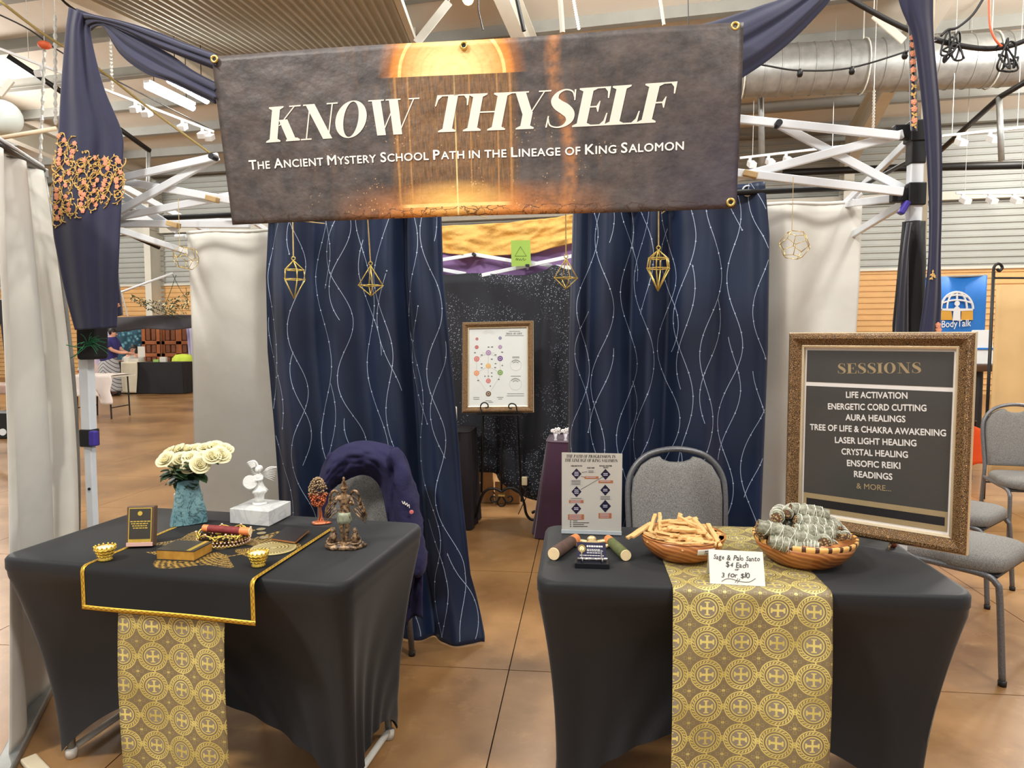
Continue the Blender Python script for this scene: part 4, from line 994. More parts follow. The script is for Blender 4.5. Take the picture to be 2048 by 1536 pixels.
va = thing('altar_cloth', TLF.P(.64, .2, .755), 'black velvet cloth with gold braid edge and gold embroidered wreath', 'table cloth')
pL, pR = TLF.loc(onz(200, 1118, .757))[0], TLF.loc(onz(575, 1122, .757))[0]
VS, VP = drapestrip(TLF, pL, pR, -.122, .56, .0026, m_velvet, 'velvet', va, .003, 40, 70, skew=-.05, uvo=(0, 0), hangq=-.03)
def ribbonp(L, wv, name, mt, par):
    vs = []; uv = []; fs = []; d = 0
    for i, (p, l) in enumerate(L):
        if i: d += math.dist(L[i], L[i - 1])
        a = VP(p, l); b = VP(p + wv[0], l + wv[1]); nn = Z_ * .0022 - TLF.n * (.0024 if l < .012 else 0); vs += [a + nn, b + nn]; uv += [(d, 0), (d, 1)]
    for i in range(len(L) - 1): fs.append((2 * i, 2 * i + 1, 2 * i + 3, 2 * i + 2))
    MB().add(vs, fs, uv).build(name, mt, par, smooth=True, solid=.001, off=1)
n_ = 60; ribbonp([(pL + .0, -.122 + .682 * k / n_) for k in range(n_ + 1)], (.013, 0), 'gold_braid', m_trim, va)
ribbonp([(pR - .013, -.122 + .682 * k / n_) for k in range(n_ + 1)], (.013, 0), 'gold_braid', m_trim, va)
ribbonp([(pL + (pR - pL) * k / n_, -.122) for k in range(n_ + 1)], (0, .013), 'gold_braid', m_trim, va)
ZT = .7595      # top of the velvet

# ================================================================== THINGS ON THE ALTAR TABLE
m_goldfoil = mat('gold_foil', (232, 198, 88), .3, .6, var=(40, .1))
m_bronze = mat('antique_bronze', rough=.42, fn=lambda b: (lambda n: dict(color=cmix(lin((48, 34, 24)), lin((176, 142, 104)), ramp01(n, .4, .68)), metal=n * .5, height=n, hs=.4, hd=.002))(nz(90, 4)))
m_verdi = mat('silver_green_patina', (146, 150, 128), .5, .3, var=(70, .3))
def lframe(a): return spin(-a)
def obox(c, size, yaw, tilt=0): return V(c), size, spin(-yaw) @ spin(tilt, 'X')
# standing card box
p = onz(279, 1096, ZT); yw = R(-6); tl = R(-9); rt = spin(-yw) @ spin(tl, 'X'); W_, D_, H_ = .086, .032, .13
def lp(x, y, z): return p + Z_ * .006 + rt @ V((x, y + D_ / 2, z))
dk = thing('card_box', p, 'dark card box with gold border standing upright on the velvet cloth', 'box', 'card boxes on the altar')
m_boxbrown = mat('box_brown', (88, 66, 50), .5, var=(20, .1)); m_boxface = mat('box_face', (56, 52, 46), .45, var=(20, .06)); m_pink = mat('pale_pink_card', (206, 164, 150), .7, var=(20, .05))
MB().box(lp(0, 0, H_ / 2), (W_, D_, H_), rt).build('body', m_boxbrown, dk, bevel=.003)
MB().box(lp(0, -.001, .006), (W_ * .96, D_ + .004, .013), rt).build('lower_tray', m_pink, dk, bevel=.001)
MB().box(lp(0, -D_ / 2 - .0006, H_ * .53), (W_ * .84, .0012, H_ * .86), rt).build('gold_border', m_goldfoil, dk); MB().box(lp(0, -D_ / 2 - .0012, H_ * .56), (W_ * .78, .0014, H_ * .76), rt).build('face_panel', m_boxface, dk)
MB().lathe([(.0075, 0), (.0075, .0012)], 18, lp(0, -D_ / 2 - .0018, H_ * .82), rt @ spin(PI / 2, 'X')).build('gold_emblem', m_goldfoil, dk)
rnd = random.Random(5)
for k in range(4):
    g = MB(); x = -.03 + .003 * k
    while x < .03 - .003 * k:
        l = rnd.uniform(.004, .01); g.box(lp(x + l / 2, -D_ / 2 - .002, H_ * (.62 - .055 * k)), (l, .0008, .0032), rt); x += l + .002
    stuff(g.build('gold_lettering', m_goldfoil, dk))
# lying card box with gilded edges
p0, p1 = onz(316, 1133, ZT), onz(412, 1121, ZT); yw2 = TLF.a - R(4); rt = spin(-yw2); c = onz(352, 1118, ZT) + V((.012, .035, 0)); W_, D_, H_ = .125, .1, .032
d2 = thing('card_box', c, 'gilt-edged card box lying flat in front of the crown', 'box', 'card boxes on the altar')
MB().box(c + Z_ * (H_ / 2), (W_, D_, H_ - .004), rt).build('gilt_pages', mat('gilt_edge', (206, 152, 58), .4, .4, fn=lambda b: dict(color=cmix(lin((168, 112, 36)), lin((230, 180, 84)), nz(40, 3, kind='Object')), height=nz(200, 2), hs=.2)), d2, bevel=.001)
MB().box(c + Z_ * (H_ - .001), (W_ + .002, D_ + .002, .004), rt).build('lid', m_boxface, d2, bevel=.001); MB().box(c + Z_ * .001, (W_ + .002, D_ + .002, .003), rt).build('base', m_boxface, d2)
MB().box(c + rt @ V((W_ * .36, 0, H_ + .0014)), (.014, D_, .001), rt).build('gold_band', m_goldfoil, d2)
# gilded candle cups
def cup(p, label):
    o = thing('candle_cup', p, label, 'candle cup', 'gold filigree candle cups'); n = 48
    MB().lathe([(.018, 0), (.02, .003), (.017, .008), (.017, .012)], n, p, fn=lambda a, z: 1 + .06 * math.sin(14 * a)).build('foot', m_goldfoil, o, smooth=True)
    MB().lathe([(.016, .01), (.022, .018), (.023, .022), (.024, .026), (.028, .034), (.03, .042), (.028, .0425), (.026, .035), (.0, .03)], n, p, fn=lambda a, z: 1 + (.05 if z > .012 else 0) * math.sin(14 * a + (z > .03) * PI)).build('bowl', m_goldfoil, o, smooth=True)
    for zz, r_ in ((.016, .0215), (.026, .0255), (.036, .03)):
        MB().tube([p + V((math.cos(a) * r_, math.sin(a) * r_, zz + .0015 * math.sin(14 * a))) for a in [2 * PI * k / 56 for k in range(56)]], .0016, 5, closed=True).build('rope_band', m_goldfoil, o, smooth=True)
    for k in range(14):
        a = 2 * PI * k / 14; MB().ball(p + V((math.cos(a) * .0295, math.sin(a) * .0295, .0445)), .0032, 6, 4).build('scallop', m_goldfoil, o, smooth=True)
    MB().lathe([(.024, .034), (.024, .041), (.0, .041)], 20, p).build('candle_wax', mat('pale_wax', (240, 232, 200), .5, var=(20, .03)), o, smooth=True)
cup(onz(211, 1120, ZT), 'gold candle cup beside the standing card box'); cup(onz(517, 1132, ZT), 'gold candle cup below the round gold disc')
# turquoise slab leaning on the vase
def teal(b):
    w1 = nz(9, 3); n1 = ab(nz(16, 5, dist=1.6) - .5); n2 = ab(nz(34, 4, dist=1.2) - .5)
    v1 = ramp01(n1, .03, .0); v2 = ramp01(n2, .03, .0) * .6; c = cmix(lin((84, 128, 140)), lin((142, 178, 176)), ramp01(w1, .35, .7))
    return dict(color=cmix(c, lin((34, 56, 60)), clampx(v1 + v2) * .85), height=w1, hs=.3)
a0, a1 = onz(341, 1056, ZT), onz(416, 1046, ZT); ex = (a1 - a0).normalized(); L = (a1 - a0).length; nn = V((-ex.y, ex.x, 0)); upv = (Z_ + nn * .12).normalized()
out = [(.0, 0), (.02, -.002), (.5, -.003), (.98, .0), (1.0, .012), (.97, .05), (.9, .09), (.84, .13), (.8, .155), (.7, .16), (.45, .163), (.25, .158), (.22, .14), (.16, .1), (.08, .05), (.02, .02)]
o = thing('stone_slab', (a0 + a1) / 2, 'turquoise veined stone slab leaning against the rose vase', 'stone')
MB().prism([a0 + ex * (x * L) + upv * (y + .003) for x, y in out], nn * .026).build('stone', mat('turquoise_stone', rough=.35, fn=teal), o, bevel=.004)
# vase
vb = (a0 + a1) / 2 + nn * .085 + ex * .012; vb.z = ZT
vz = thing('flower_vase', vb, 'dark faceted glass vase holding the white roses behind the turquoise slab', 'vase')
MB().lathe([(.03, 0), (.046, .01), (.05, .05), (.046, .1), (.034, .15), (.031, .175), (.036, .19), (.033, .19), (.028, .17), (.03, .14), (.042, .1), (.046, .05), (.04, .014), (0, .012)], 9, vb).build('glass', mat('dark_glass', (96, 92, 80), .08, trans=.55, var=(20, .1)), vz)
MB().lathe([(.05, .085), (.0515, .09), (.0515, .1), (.05, .105)], 18, vb).build('metal_band', m_chain, vz, smooth=True)
# roses: one built, copied
m_rose = mat('cream_rose_petal', (228, 220, 176), .6, sheen=.2, var=(30, .06)); m_leaf = mat('rose_leaf', (38, 64, 34), .5, var=(40, .3)); m_stem = mat('rose_stem', (54, 84, 44), .6, var=(30, .15))
def rose_mesh(par):
    rnd = random.Random(11); g = MB()
    for lay, (n, r0, tilt, h) in enumerate(((3, .004, .02, .022), (3, .008, .1, .024), (4, .0125, .28, .024), (5, .017, .55, .023), (5, .021, .95, .019))):
        for k in range(n):
            a0_ = 2 * PI * k / n + lay * .9; wd = 2 * PI / n * .72
            def fn(s, t, a0_=a0_, wd=wd, r0=r0, tilt=tilt, h=h):
                a = a0_ + (s - .5) * wd * 2 * (1 - .25 * t * t); rr = r0 * (.35 + .65 * math.sin(min(1, t * 1.2) * PI / 2)) + tilt * .016 * t * t
                z = -.012 + h * t * (1 - .35 * tilt * t) - .004 * (2 * abs(s - .5)) ** 2 * t; return V((math.cos(a) * rr, math.sin(a) * rr, z))
            g.grid(fn, 6, 5)
    return g.build('bloom', m_rose, par, smooth=True, solid=.0007)
proto = thing('rose', (0, 0, 0), 'cream white rose in the dark glass vase', 'rose', 'cream roses in the vase'); bl = rose_mesh(proto)
MB().lathe([(.002, -.02), (.007, -.014), (.009, -.009)], 8).build('sepal', m_stem, proto, smooth=True)
rnd = random.Random(31); first = True; cen = ony(386, 916, vb.y); k = 0
spots = [(334, 905), (352, 899), (371, 897), (392, 896), (412, 893), (432, 893), (449, 897), (344, 922), (364, 918), (384, 916), (404, 914), (424, 912), (442, 909), (356, 934), (378, 933), (400, 929), (330, 918)]
for i, (px, py) in enumerate(spots):
    yy = vb.y + (-.05 if i > 6 else .035) + rnd.uniform(-.02, .02) - (.03 if i > 12 else 0); q = ony(px, py, yy)
    o = proto if first else copy_tree(proto); first = False
    o.location = q; d = (q - (vb + Z_ * .1)).normalized(); o.rotation_euler = ((d + V((rnd.uniform(-.4, .4), -.55, rnd.uniform(0, .3)))).to_track_quat('Z', 'Y').to_euler()); s = rnd.uniform(.85, 1.1); o.scale = (s, s, s)
bpy.context.view_layer.update()
for o in [x for x in COL.objects if x.name.split('.')[0] == 'rose']:
    q = V(o.location); mi = o.matrix_world.inverted(); c0 = mi @ q; pts = bez([mi @ (vb + Z_ * .02), mi @ (vb + Z_ * .17), mi @ (q - (q - vb).normalized() * .03), V((0, 0, -.016))], 5)
    st = MB().tube([p_ + wloc(o) for p_ in pts], .0022, 6); so = st.build('stem', m_stem, o, smooth=True)
    for j in range(3):
        base = mi @ (q.lerp(vb + Z_ * .17, .42 + .27 * j) + V((rnd.uniform(-.02, .02), -.012, 0))); dr = V((rnd.uniform(-1, 1), -.6 + rnd.uniform(-.4, .4), rnd.uniform(-.5, .35))).normalized(); sd = dr.cross(Z_).normalized(); dr3 = mi.to_3x3() @ dr; sd3 = mi.to_3x3() @ sd; z3 = mi.to_3x3() @ Z_
        lf = MB().grid(lambda s, t: base + dr3 * (.07 * t) + sd3 * ((s - .5) * .048 * math.sin(PI * min(1, t * .97 + .03)) ** .8) - z3 * (.016 * t * t) + z3 * (.005 * abs(s - .5)), 4, 6)
        lf.v = [p_ + wloc(o) for p_ in lf.v]; lf.build('leaf', m_leaf, o, smooth=True, solid=.0006)
# marble block and angel figurine
def marble(b):
    n1 = ab(nz(7, 6, dist=1.2) - .5); return dict(color=cmix(lin((206, 206, 203)), lin((170, 172, 174)), ramp01(n1, .06, .0) * .6))
m_marble = mat('white_marble', rough=.3, fn=marble); m_plaster = mat('white_plaster', (212, 211, 206), .55, var=(30, .03), bump=(120, .25))
bz = ZT; k = [onz(460, 1046, bz), onz(538, 1053, bz), onz(582, 1030, bz)]; k.append(k[0] + k[2] - k[1])
mb_ = thing('marble_block', (k[0] + k[2]) / 2, 'white marble block under the small angel figurine', 'block'); MB().prism(k, Z_ * .055).build('stone', m_marble, mb_, bevel=.0015)
ac = onz(519, 1008, bz + .055); zz = bz + .055
an = thing('angel_figurine', V((ac.x, ac.y, zz)), 'small white winged angel figurine holding a round drum', 'figurine')
A0 = V((ac.x, ac.y, zz))
def A(x, y, z): return A0 + V((x, y, z))
MB().lathe([(.028, 0), (.028, .004), (.022, .008), (.0, .009)], 20, A0, fn=lambda a, z: 1 + .08 * math.sin(3 * a)).build('base', m_plaster, an, smooth=True)
g = MB(); g.lathe([(.018, .006), (.016, .02), (.017, .034), (.022, .042), (.031, .05), (.027, .056), (.02, .068), (.014, .082), (.012, .09), (.016, .1), (.015, .11), (.008, .118), (.006, .122)], 22, A0, fn=lambda a, z: 1 + (.14 * math.sin(7 * a + z * 60) if z < .06 else .04 * math.sin(5 * a)))
g.build('robe', m_plaster, an, smooth=True)
g = MB(); g.ball(A(-.001, -.004, .133), (.0115, .012, .0135), 14, 10); g.ball(A(-.001, -.0155, .131), (.002, .003, .002)); g.build('head', m_plaster, an, smooth=True)
g = MB()
for j in range(6): a = -.2 + j * .16; g.tube(bez([A(-.002, .003, .142), A(-.016, .002, .145 + .004 * j), A(-.03 - .003 * j, .0, .137 + .004 * j)], 4), [.0045] * 8 + [.001], 5)
g.ball(A(.002, .004, .138), (.013, .012, .012)); g.build('hair', m_plaster, an, smooth=True)
g = MB(); g.lathe([(.0, -.008), (.025, -.008), (.027, -.004), (.027, .004), (.025, .008), (.0, .008)], 26, A(-.026, -.022, .088), spin(.45) @ spin(PI / 2 - .3, 'X'), ); g.build('drum', m_plaster, an, smooth=True, angle=40)
for s_ in (-1, 1): MB().tube(bez([A(.012 * s_, -.002, .108), A(.02 * s_ - .006, -.014, .098), A(-.016 + .012 * s_, -.026, .096)], 4), [.0055] * 6 + [.004] * 3, 8).build('arm', m_plaster, an, smooth=True)
for nm, s_, ln in (('wing', 1, 1.0), ('wing', -1, .62)):
    g = MB()
    for j in range(7):
        t = j / 6; root = A(.006 * s_, .012, .108 + .008 * (1 - t)); tip = A(s_ * (.062 - .012 * t) * ln, .02, (.136 - .05 * t)); g.tube([root, root.lerp(tip, .5) + V((0, .002, .006 * (1 - t))), tip], [.005, .0062, .0015], 6, flat=.45)
    g.tube(bez([A(.004 * s_, .012, .105), A(.03 * s_ * ln, .016, .136), A(s_ * .062 * ln, .02, .138)], 4), .0034, 6); g.build(nm, m_plaster, an, smooth=True)
# copper wire tree
tb = onz(641, 1047, bz - .005); ct = thing('copper_tree', tb, 'small copper wire tree with an oval crown behind the bronze goddess', 'figurine'); m_copper = mat('copper', (196, 112, 74), .38, .6, var=(60, .25)); m_pewter = mat('pewter_gold', (160, 136, 104), .4, .6, var=(60, .25))
MB().lathe([(.032, 0), (.034, .004), (.022, .009), (.008, .012)], 16, tb, fn=lambda a, z: 1 + .15 * math.sin(3 * a + 1), sx=1.1, sy=.7).build('base', m_copper, ct, smooth=True)
g = MB()
for j in range(4):
    g.tube(bez([tb + V((.012 * math.cos(j * 1.57), .008 * math.sin(j * 1.57), .004)), tb + V((.005 * math.cos(j * 1.57 + 1), .004, .03)), tb + V((-.002 + .004 * math.cos(j * 1.57 + 2.5), .003 * math.sin(j), .06)), tb + V((-.006 + .01 * math.cos(j * 1.57 + 3), .0, .085))], 5), .0028, 6)
g.build('trunk', m_copper, ct, smooth=True)
rnd = random.Random(9)
def crown(mt, z0, z1, name, n):
    g = MB()
    for j in range(n):
        t = rnd.uniform(z0, z1); a = rnd.uniform(0, 2 * PI); hw = .035 * math.sqrt(max(0, 1 - ((t - .118) / .056) ** 2)) * rnd.uniform(.55, 1); c_ = tb + V((-.008 + hw * math.cos(a), hw * .5 * math.sin(a), t)); g.ball(c_, (.0045, .003, .0035), 5, 4, Euler((a, t * 50, a)).to_matrix())
    stuff(g.build(name, mt, ct, smooth=True))
crown(m_copper, .066, .115, 'copper_leaves', 260); crown(m_pewter, .11, .174, 'pewter_leaves', 260)
# bronze goddess
gb = onz(690, 1094, TLF.zt + .004); gd = thing('goddess_figurine', gb, 'antique bronze winged goddess figurine on an oval base at the cloth edge', 'figurine')
def G_(x, y, z): return gb + V((x, y, z))
MB().lathe([(.062, 0), (.066, .006), (.06, .013), (.05, .018), (.0, .02)], 30, gb, fn=lambda a, z: 1 + .06 * math.sin(5 * a + z * 80) + .03 * math.sin(11 * a), sx=1.05, sy=.7).build('base', m_bronze, gd, smooth=True)
bd = bpy.data.meshes.new('body')
pts = [(0, 0, .115), (0, .002, .14), (0, .003, .165), (0, 0, .178), (0, -.002, .19), (.012, 0, .105), (.01, -.006, .065), (.006, -.002, .018), (-.012, 0, .105), (-.009, -.006, .065), (-.005, -.002, .018), (.022, .002, .168), (.031, -.008, .145), (.024, -.026, .158), (-.022, .002, .168), (-.031, -.008, .145), (-.024, -.026, .158)]
eds = [(0, 1), (1, 2), (2, 3), (3, 4), (0, 5), (5, 6), (6, 7), (0, 8), (8, 9), (9, 10), (2, 11), (11, 12), (12, 13), (2, 14), (14, 15), (15, 16)]
rad = [.017, .012, .016, .006, .011, .013, .008, .006, .013, .008, .006, .007, .0055, .0045, .007, .0055, .0045]
def skinned(name, pts, eds, rad, par, mt, origin, root=0, sub=2):
    me = bpy.data.meshes.new(name); me.from_pydata([tuple(V(q) + origin - wloc(par)) for q in pts], eds, []); me.materials.append(mt)
    o = bpy.data.objects.new(name, me); COL.objects.link(o); o.parent = par
    md = o.modifiers.new('skin', 'SKIN'); md.use_smooth_shade = True
    for i, v in enumerate(me.skin_vertices[0].data): v.radius = (rad[i], rad[i]) if not isinstance(rad[i], tuple) else rad[i]; v.use_root = (i == root)
    s_ = o.modifiers.new('sub', 'SUBSURF'); s_.levels = sub; s_.render_levels = sub; return o
skinned('body', pts, eds, rad, gd, m_bronze, gb)
g = MB(); g.lathe([(.02, .118), (.022, .108), (.024, .092), (.022, .082), (.018, .08)], 22, gb, fn=lambda a, z: 1 + .1 * math.sin(9 * a + z * 150), sy=.8); g.build('skirt', m_verdi, gd, smooth=True)
g = MB(); g.ball(G_(0, -.004, .194), (.0095, .0105, .012), 14, 10); g.ball(G_(0, -.0145, .192), (.0016, .002, .003)); g.build('head', m_bronze, gd, smooth=True)
MB().lathe([(.0125, .196), (.013, .201), (.009, .207), (.011, .209), (.006, .217), (.0075, .219), (.003, .226), (.0045, .23), (.0045, .234), (0, .238)], 18, gb + V((0, -.003, 0))).build('headdress', m_bronze, gd, smooth=True)
for s_ in (-1, 1):
    g = MB()
    for j in range(13):
        t = j / 12; root = G_(s_ * (.014 + .03 * math.sin(t * PI * .9)), .012, .172 - .05 * t + .012 * math.sin(t * PI)); tip = G_(s_ * (.05 + .022 * math.sin(t * 2.2)), .014, .13 - .055 * t + .02 * (1 - t)); g.tube([root, root.lerp(tip, .55) + V((s_ * .004, -.002, 0)), tip], [.0045, .0055, .0012], 6, flat=.5)
    g.tube(bez([G_(s_ * .012, .01, .165), G_(s_ * .03, .006, .188), G_(s_ * .046, .006, .176), G_(s_ * .052, .01, .14)], 5), .0048, 7); g.build('wing', m_bronze, gd, smooth=True)
    o = MB(); bx = s_ * .036; o.lathe([(.006, .016), (.013, .024), (.014, .038), (.01, .05), (.0085, .054)], 14, G_(bx, -.008, 0)); o.ball(G_(bx, -.011, .06), (.0095, .009, .009), 12, 8); o.ball(G_(bx, -.02, .058), (.002, .003, .002)); o.build('owl', m_bronze, gd, smooth=True)
    MB().tube(bez([G_(s_ * .012, -.02, .02), G_(s_ * .04, -.032, .018), G_(s_ * .056, -.018, .022), G_(s_ * .05, .0, .034)], 5), [.004] * 14 + [.002, .0015], 7).build('serpent', m_bronze, gd, smooth=True)
# crown, wand, coins, disc, book
cc = onz(437, 1094, ZT) + V((0, .045, 0)); kr = thing('crown', cc, 'gold jewelled crown lying on the embroidered wreath', 'crown'); RC = .083; npt = 96
def crz(a): return .026 + .017 * abs(math.sin(4 * a)) ** .6
g = MB(); vs = []; fs = []
for i in range(npt):
    a = 2 * PI * i / npt
    for z, r_ in ((.004, RC * .96), (crz(a) * .6, RC), (crz(a), RC * 1.05)): vs.append(cc + V((math.cos(a) * r_, math.sin(a) * r_ * .82, z)))
for i in range(npt):
    for j in range(2): fs.append((i * 3 + j, ((i + 1) % npt) * 3 + j, ((i + 1) % npt) * 3 + j + 1, i * 3 + j + 1))
m_lace = mat('gold_lace', (216, 176, 84), .35, .6, fn=lambda b: (lambda v: dict(color=cmix(lin((232, 198, 110)), lin((40, 26, 12)), (v > .42) * 1.0), metal=.6 - (v > .42) * .5))(vor(110)))
g.add(vs, fs).build('band', m_lace, kr, smooth=True, solid=.002)
for z, r_, w_ in ((.004, RC * .96, .003), (None, RC * 1.05, .0022)): MB().tube([cc + V((math.cos(a) * r_, math.sin(a) * r_ * .82, z if z else crz(a))) for a in [2 * PI * i / npt for i in range(npt)]], w_, 6, closed=True).build('rim', m_goldfoil, kr, smooth=True)
g = MB(); m_pearl = mat('rose_pearl', (226, 190, 168), .25, .3, var=(40, .12))
for i in range(44):
    a = 2 * PI * i / 44; g.ball(cc + V((math.cos(a) * RC * 1.0, math.sin(a) * RC * .82, .008)), .004, 6, 5); g.ball(cc + V((math.cos(a + .07) * RC * 1.03, math.sin(a + .07) * RC * .845, .019)), .0034, 6, 5)
stuff(g.build('jewel_beads', m_pearl, kr, smooth=True))
for i in range(8):
    a = PI / 8 + i * PI / 4; MB().ball(cc + V((math.cos(a) * RC * 1.05, math.sin(a) * RC * .86, .046)), .0042, 8, 6).build('tip_bead', m_pearl, kr, smooth=True)
w0, w1 = onz(407, 1056, ZT + .055), onz(500, 1063, ZT + .05); wd = thing('wooden_wand', (w0 + w1) / 2 - Z_ * .013, 'dark red wooden stick with orange cut ends resting across the crown', 'stick')
m_redwood = mat('dark_red_bark', (128, 44, 44), .7, var=(60, .25), bump=(90, .3)); m_orwood = mat('orange_wood', (226, 132, 74), .55, var=(40, .12)); m_pale = mat('pale_cut_wood', (232, 206, 158), .65, var=(40, .06))
d = (w1 - w0); MB().tube([w0 + d * .12, w0 + d * .5, w0 + d * .82], .0125, 14).build('bark', m_redwood, wd, smooth=True, angle=50); MB().tube([w0, w0 + d * .13], .0118, 14).build('end', m_orwood, wd, smooth=True, angle=50); MB().tube([w0 + d * .8, w1], .013, 14).build('end', m_orwood, wd, smooth=True, angle=50); MB().tube([w1 - d * .01, w1 + d * .012], .0122, 14).build('cut_face', m_pale, wd)
for px, py in ((522, 1059), (523, 1067), (528, 1076)):
    c = onz(px, py, ZT); o = MB().lathe([(.0155, 0), (.016, .0006), (.016, .0022), (.015, .0026), (.0135, .0022), (0, .0022)], 28, c); tag(o.build('coin', mat('worn_coin', (168, 154, 118), .4, .6, var=(120, .25)), smooth=True, angle=30), 'worn coin lying beside the crown', 'coin', 'coins by the crown')
c = onz(547, 1096, ZT + .003); dc = thing('gold_disc', c - Z_ * .003, 'round gold disc with ring pattern partly under the thin black book', 'disc')
def discf(b):
    x, y, z = coords('Object'); r = hyp(x, y); k = sn(r * 560.0) > .2; k2 = (sn(M('ARCTAN2', y, x) * 40.0) > .3) * band(r, .052, .066)
    return dict(color=cmix(lin((212, 196, 138)), lin((140, 118, 64)), clampx(k * band(r, .006, .05) + k2)), height=r)
MB().lathe([(.071, 0), (.073, .001), (.073, .003), (.071, .0042), (0, .0042)], 48, c - Z_ * .003, sy=1).build('plate', mat('gold_disc_print', rough=.35, metal=.45, fn=discf), dc, smooth=True, angle=30)
bq = [onz(543, 1081, ZT + .006), onz(590, 1088, ZT + .006), onz(618, 1064, ZT + .006)]; bq.append(bq[0] + bq[2] - bq[1]); bk = thing('thin_book', (bq[0] + bq[2]) / 2, 'thin black book resting on the gold disc', 'book')
MB().prism(bq, Z_ * .009).build('cover', mat('black_book', (34, 30, 30), .5, var=(20, .08)), bk, bevel=.001); MB().prism([q + Z_ * .002 + (V((bq[0] + bq[2]) / 2) - q) * -.012 for q in bq], Z_ * .005).build('pages', mat('brown_pages', (150, 96, 54), .6, var=(20, .1)), bk)

# ================================================================== THINGS ON THE TABLE WITH THE BOWLS
def proj(p):
    d = V(p) - CP; f = d.y * _c - d.z * _s; return (1024 + FPX * d.x / f, 768 - FPX * (d.y * _s + d.z * _c) / f)
class Sheet:
    """upright rectangle standing on BL-BR; lean and height found so that its top corners fall on the given pixels"""
    def __init__(s, BL, BR, tl, tr, lean=(-.1, .5), hs=(.05, 1.0)):
        s.BL, s.BR = V(BL), V(BR); s.x = (s.BR - s.BL).normalized(); s.W = (s.BR - s.BL).length; back = V((-s.x.y, s.x.x, 0)).normalized()
        if back.y < 0: back = -back
        best = None
        for i in range(60):
            a = lean[0] + (lean[1] - lean[0]) * i / 59; up = (Z_ * math.cos(a) + back * math.sin(a))
            up = (up - s.x * up.dot(s.x)).normalized()
            for j in range(120):
                h = hs[0] + (hs[1] - hs[0]) * j / 119; p, q = proj(s.BL + up * h), proj(s.BR + up * h)
                er = math.dist(p, tl) + math.dist(q, tr)
                if best is None or er < best[0]: best = (er, up, h)
        s.up, s.H = best[1], best[2]; s.nrm = s.x.cross(s.up).normalized()
        if s.nrm.y > 0: s.nrm = -s.nrm
    def at(s, x, y, k=0): return s.BL + s.x * x + s.up * y + s.nrm * k
    def px(s, a, b, k=0):
        return onplane(a, b, s.BL + s.nrm * k, s.nrm)
    def uv(s, a, b): q = s.px(a, b) - s.BL; return q.dot(s.x), q.dot(s.up)
    def rect(s, x0, y0, x1, y1, k, t, mt, name, par): return MB().prism([s.at(x0, y0, k), s.at(x1, y0, k), s.at(x1, y1, k), s.at(x0, y1, k)], s.nrm * t).build(name, mt, par)
    def quad(s, pts, k, mb): mb.add([s.px(a, b) + s.nrm * k for a, b in pts], [tuple(range(len(pts)))])
    def text(s, t, a, b, hpx, k, mt, par, bold=.012, spacing=1.0, shear=0, g=None, capu=None, name='lettering'):
        P0, P1 = s.px(*a), s.px(*b); sc = (P1 - P0).length / max(1, math.dist(a, b)); d = (P1 - P0).normalized(); up = s.nrm.cross(d); up = up if up.z > 0 else -up
        m = MB(); put(m, g or text2d(t, bold, spacing), P0, P1, up, hpx * sc, s.nrm * k, shear, capu); return m.build(name, mt, par)
m_clear = mat('clear_acrylic', (30, 32, 34), .04, alpha=.07, spec=.8); m_paper = mat('white_paper', (212, 208, 198), .6, var=(20, .02)); m_navyink = mat('navy_ink', (26, 22, 58), .5, var=(30, .03)); m_rust = mat('rust_ink', (190, 116, 72), .55, var=(40, .06)); m_greyink = mat('grey_ink', (206, 204, 198), .6, var=(40, .03)); m_dark = mat('dark_ink', (44, 42, 44), .55, var=(30, .04)); m_lightink = mat('light_print', (210, 208, 226), .6, var=(30, .03))
m_glass = mat('picture_glass', (20, 20, 20), .03, alpha=.06, spec=.9)
zt = TRF.zt + .004
# acrylic sign holder
SH = Sheet(onz(1123, 1067, zt), onz(1243, 1071, zt), (1120, 905), (1243, 907)); W_, H_ = SH.W, SH.H
sh = thing('sign_holder', (SH.BL + SH.BR) / 2, 'clear acrylic sign holder with a printed path diagram sheet', 'sign holder')
SH.rect(.001, .012, W_ - .001, H_, 0, .001, m_paper, 'printed_sheet', sh); SH.rect(0, .0, W_, H_ + .001, .0028, .0018, m_clear, 'front_pane', sh); SH.rect(0, 0, W_, H_, -.004, .002, m_clear, 'back_pane', sh)
MB().prism([SH.at(0, 0, .03), SH.at(W_, 0, .03), SH.at(W_, 0, -.06), SH.at(0, 0, -.06)], Z_ * .0025).build('base_plate', m_clear, sh); SH.rect(0, .004, W_, .017, .0045, .003, mat('acrylic_edge', (214, 222, 226), .1, alpha=.6, spec=.6), 'bottom_lip', sh)
K = .0014
for t, a, b, h in (('THE PATH OF PROGRESSION IN', (1133, 915), (1232, 916), 6.2), ('THE LINEAGE OF KING SALOMON', (1130, 923), (1236, 924), 6.2)): SH.text(t, a, b, h, K, m_dark, sh, g=serif2d(t, .22, .06), capu=1)
for t, a, b in (('HEALER PATH', (1142, 932.5), (1164, 932.5)), ('START HERE', (1174, 936.5), (1189, 936.5)), ('RITUAL MASTER', (1199, 932.5), (1224, 932.5)), ('PATH', (1207, 936), (1216, 936))): SH.text(t, a, b, 2.4, K, m_dark, sh)
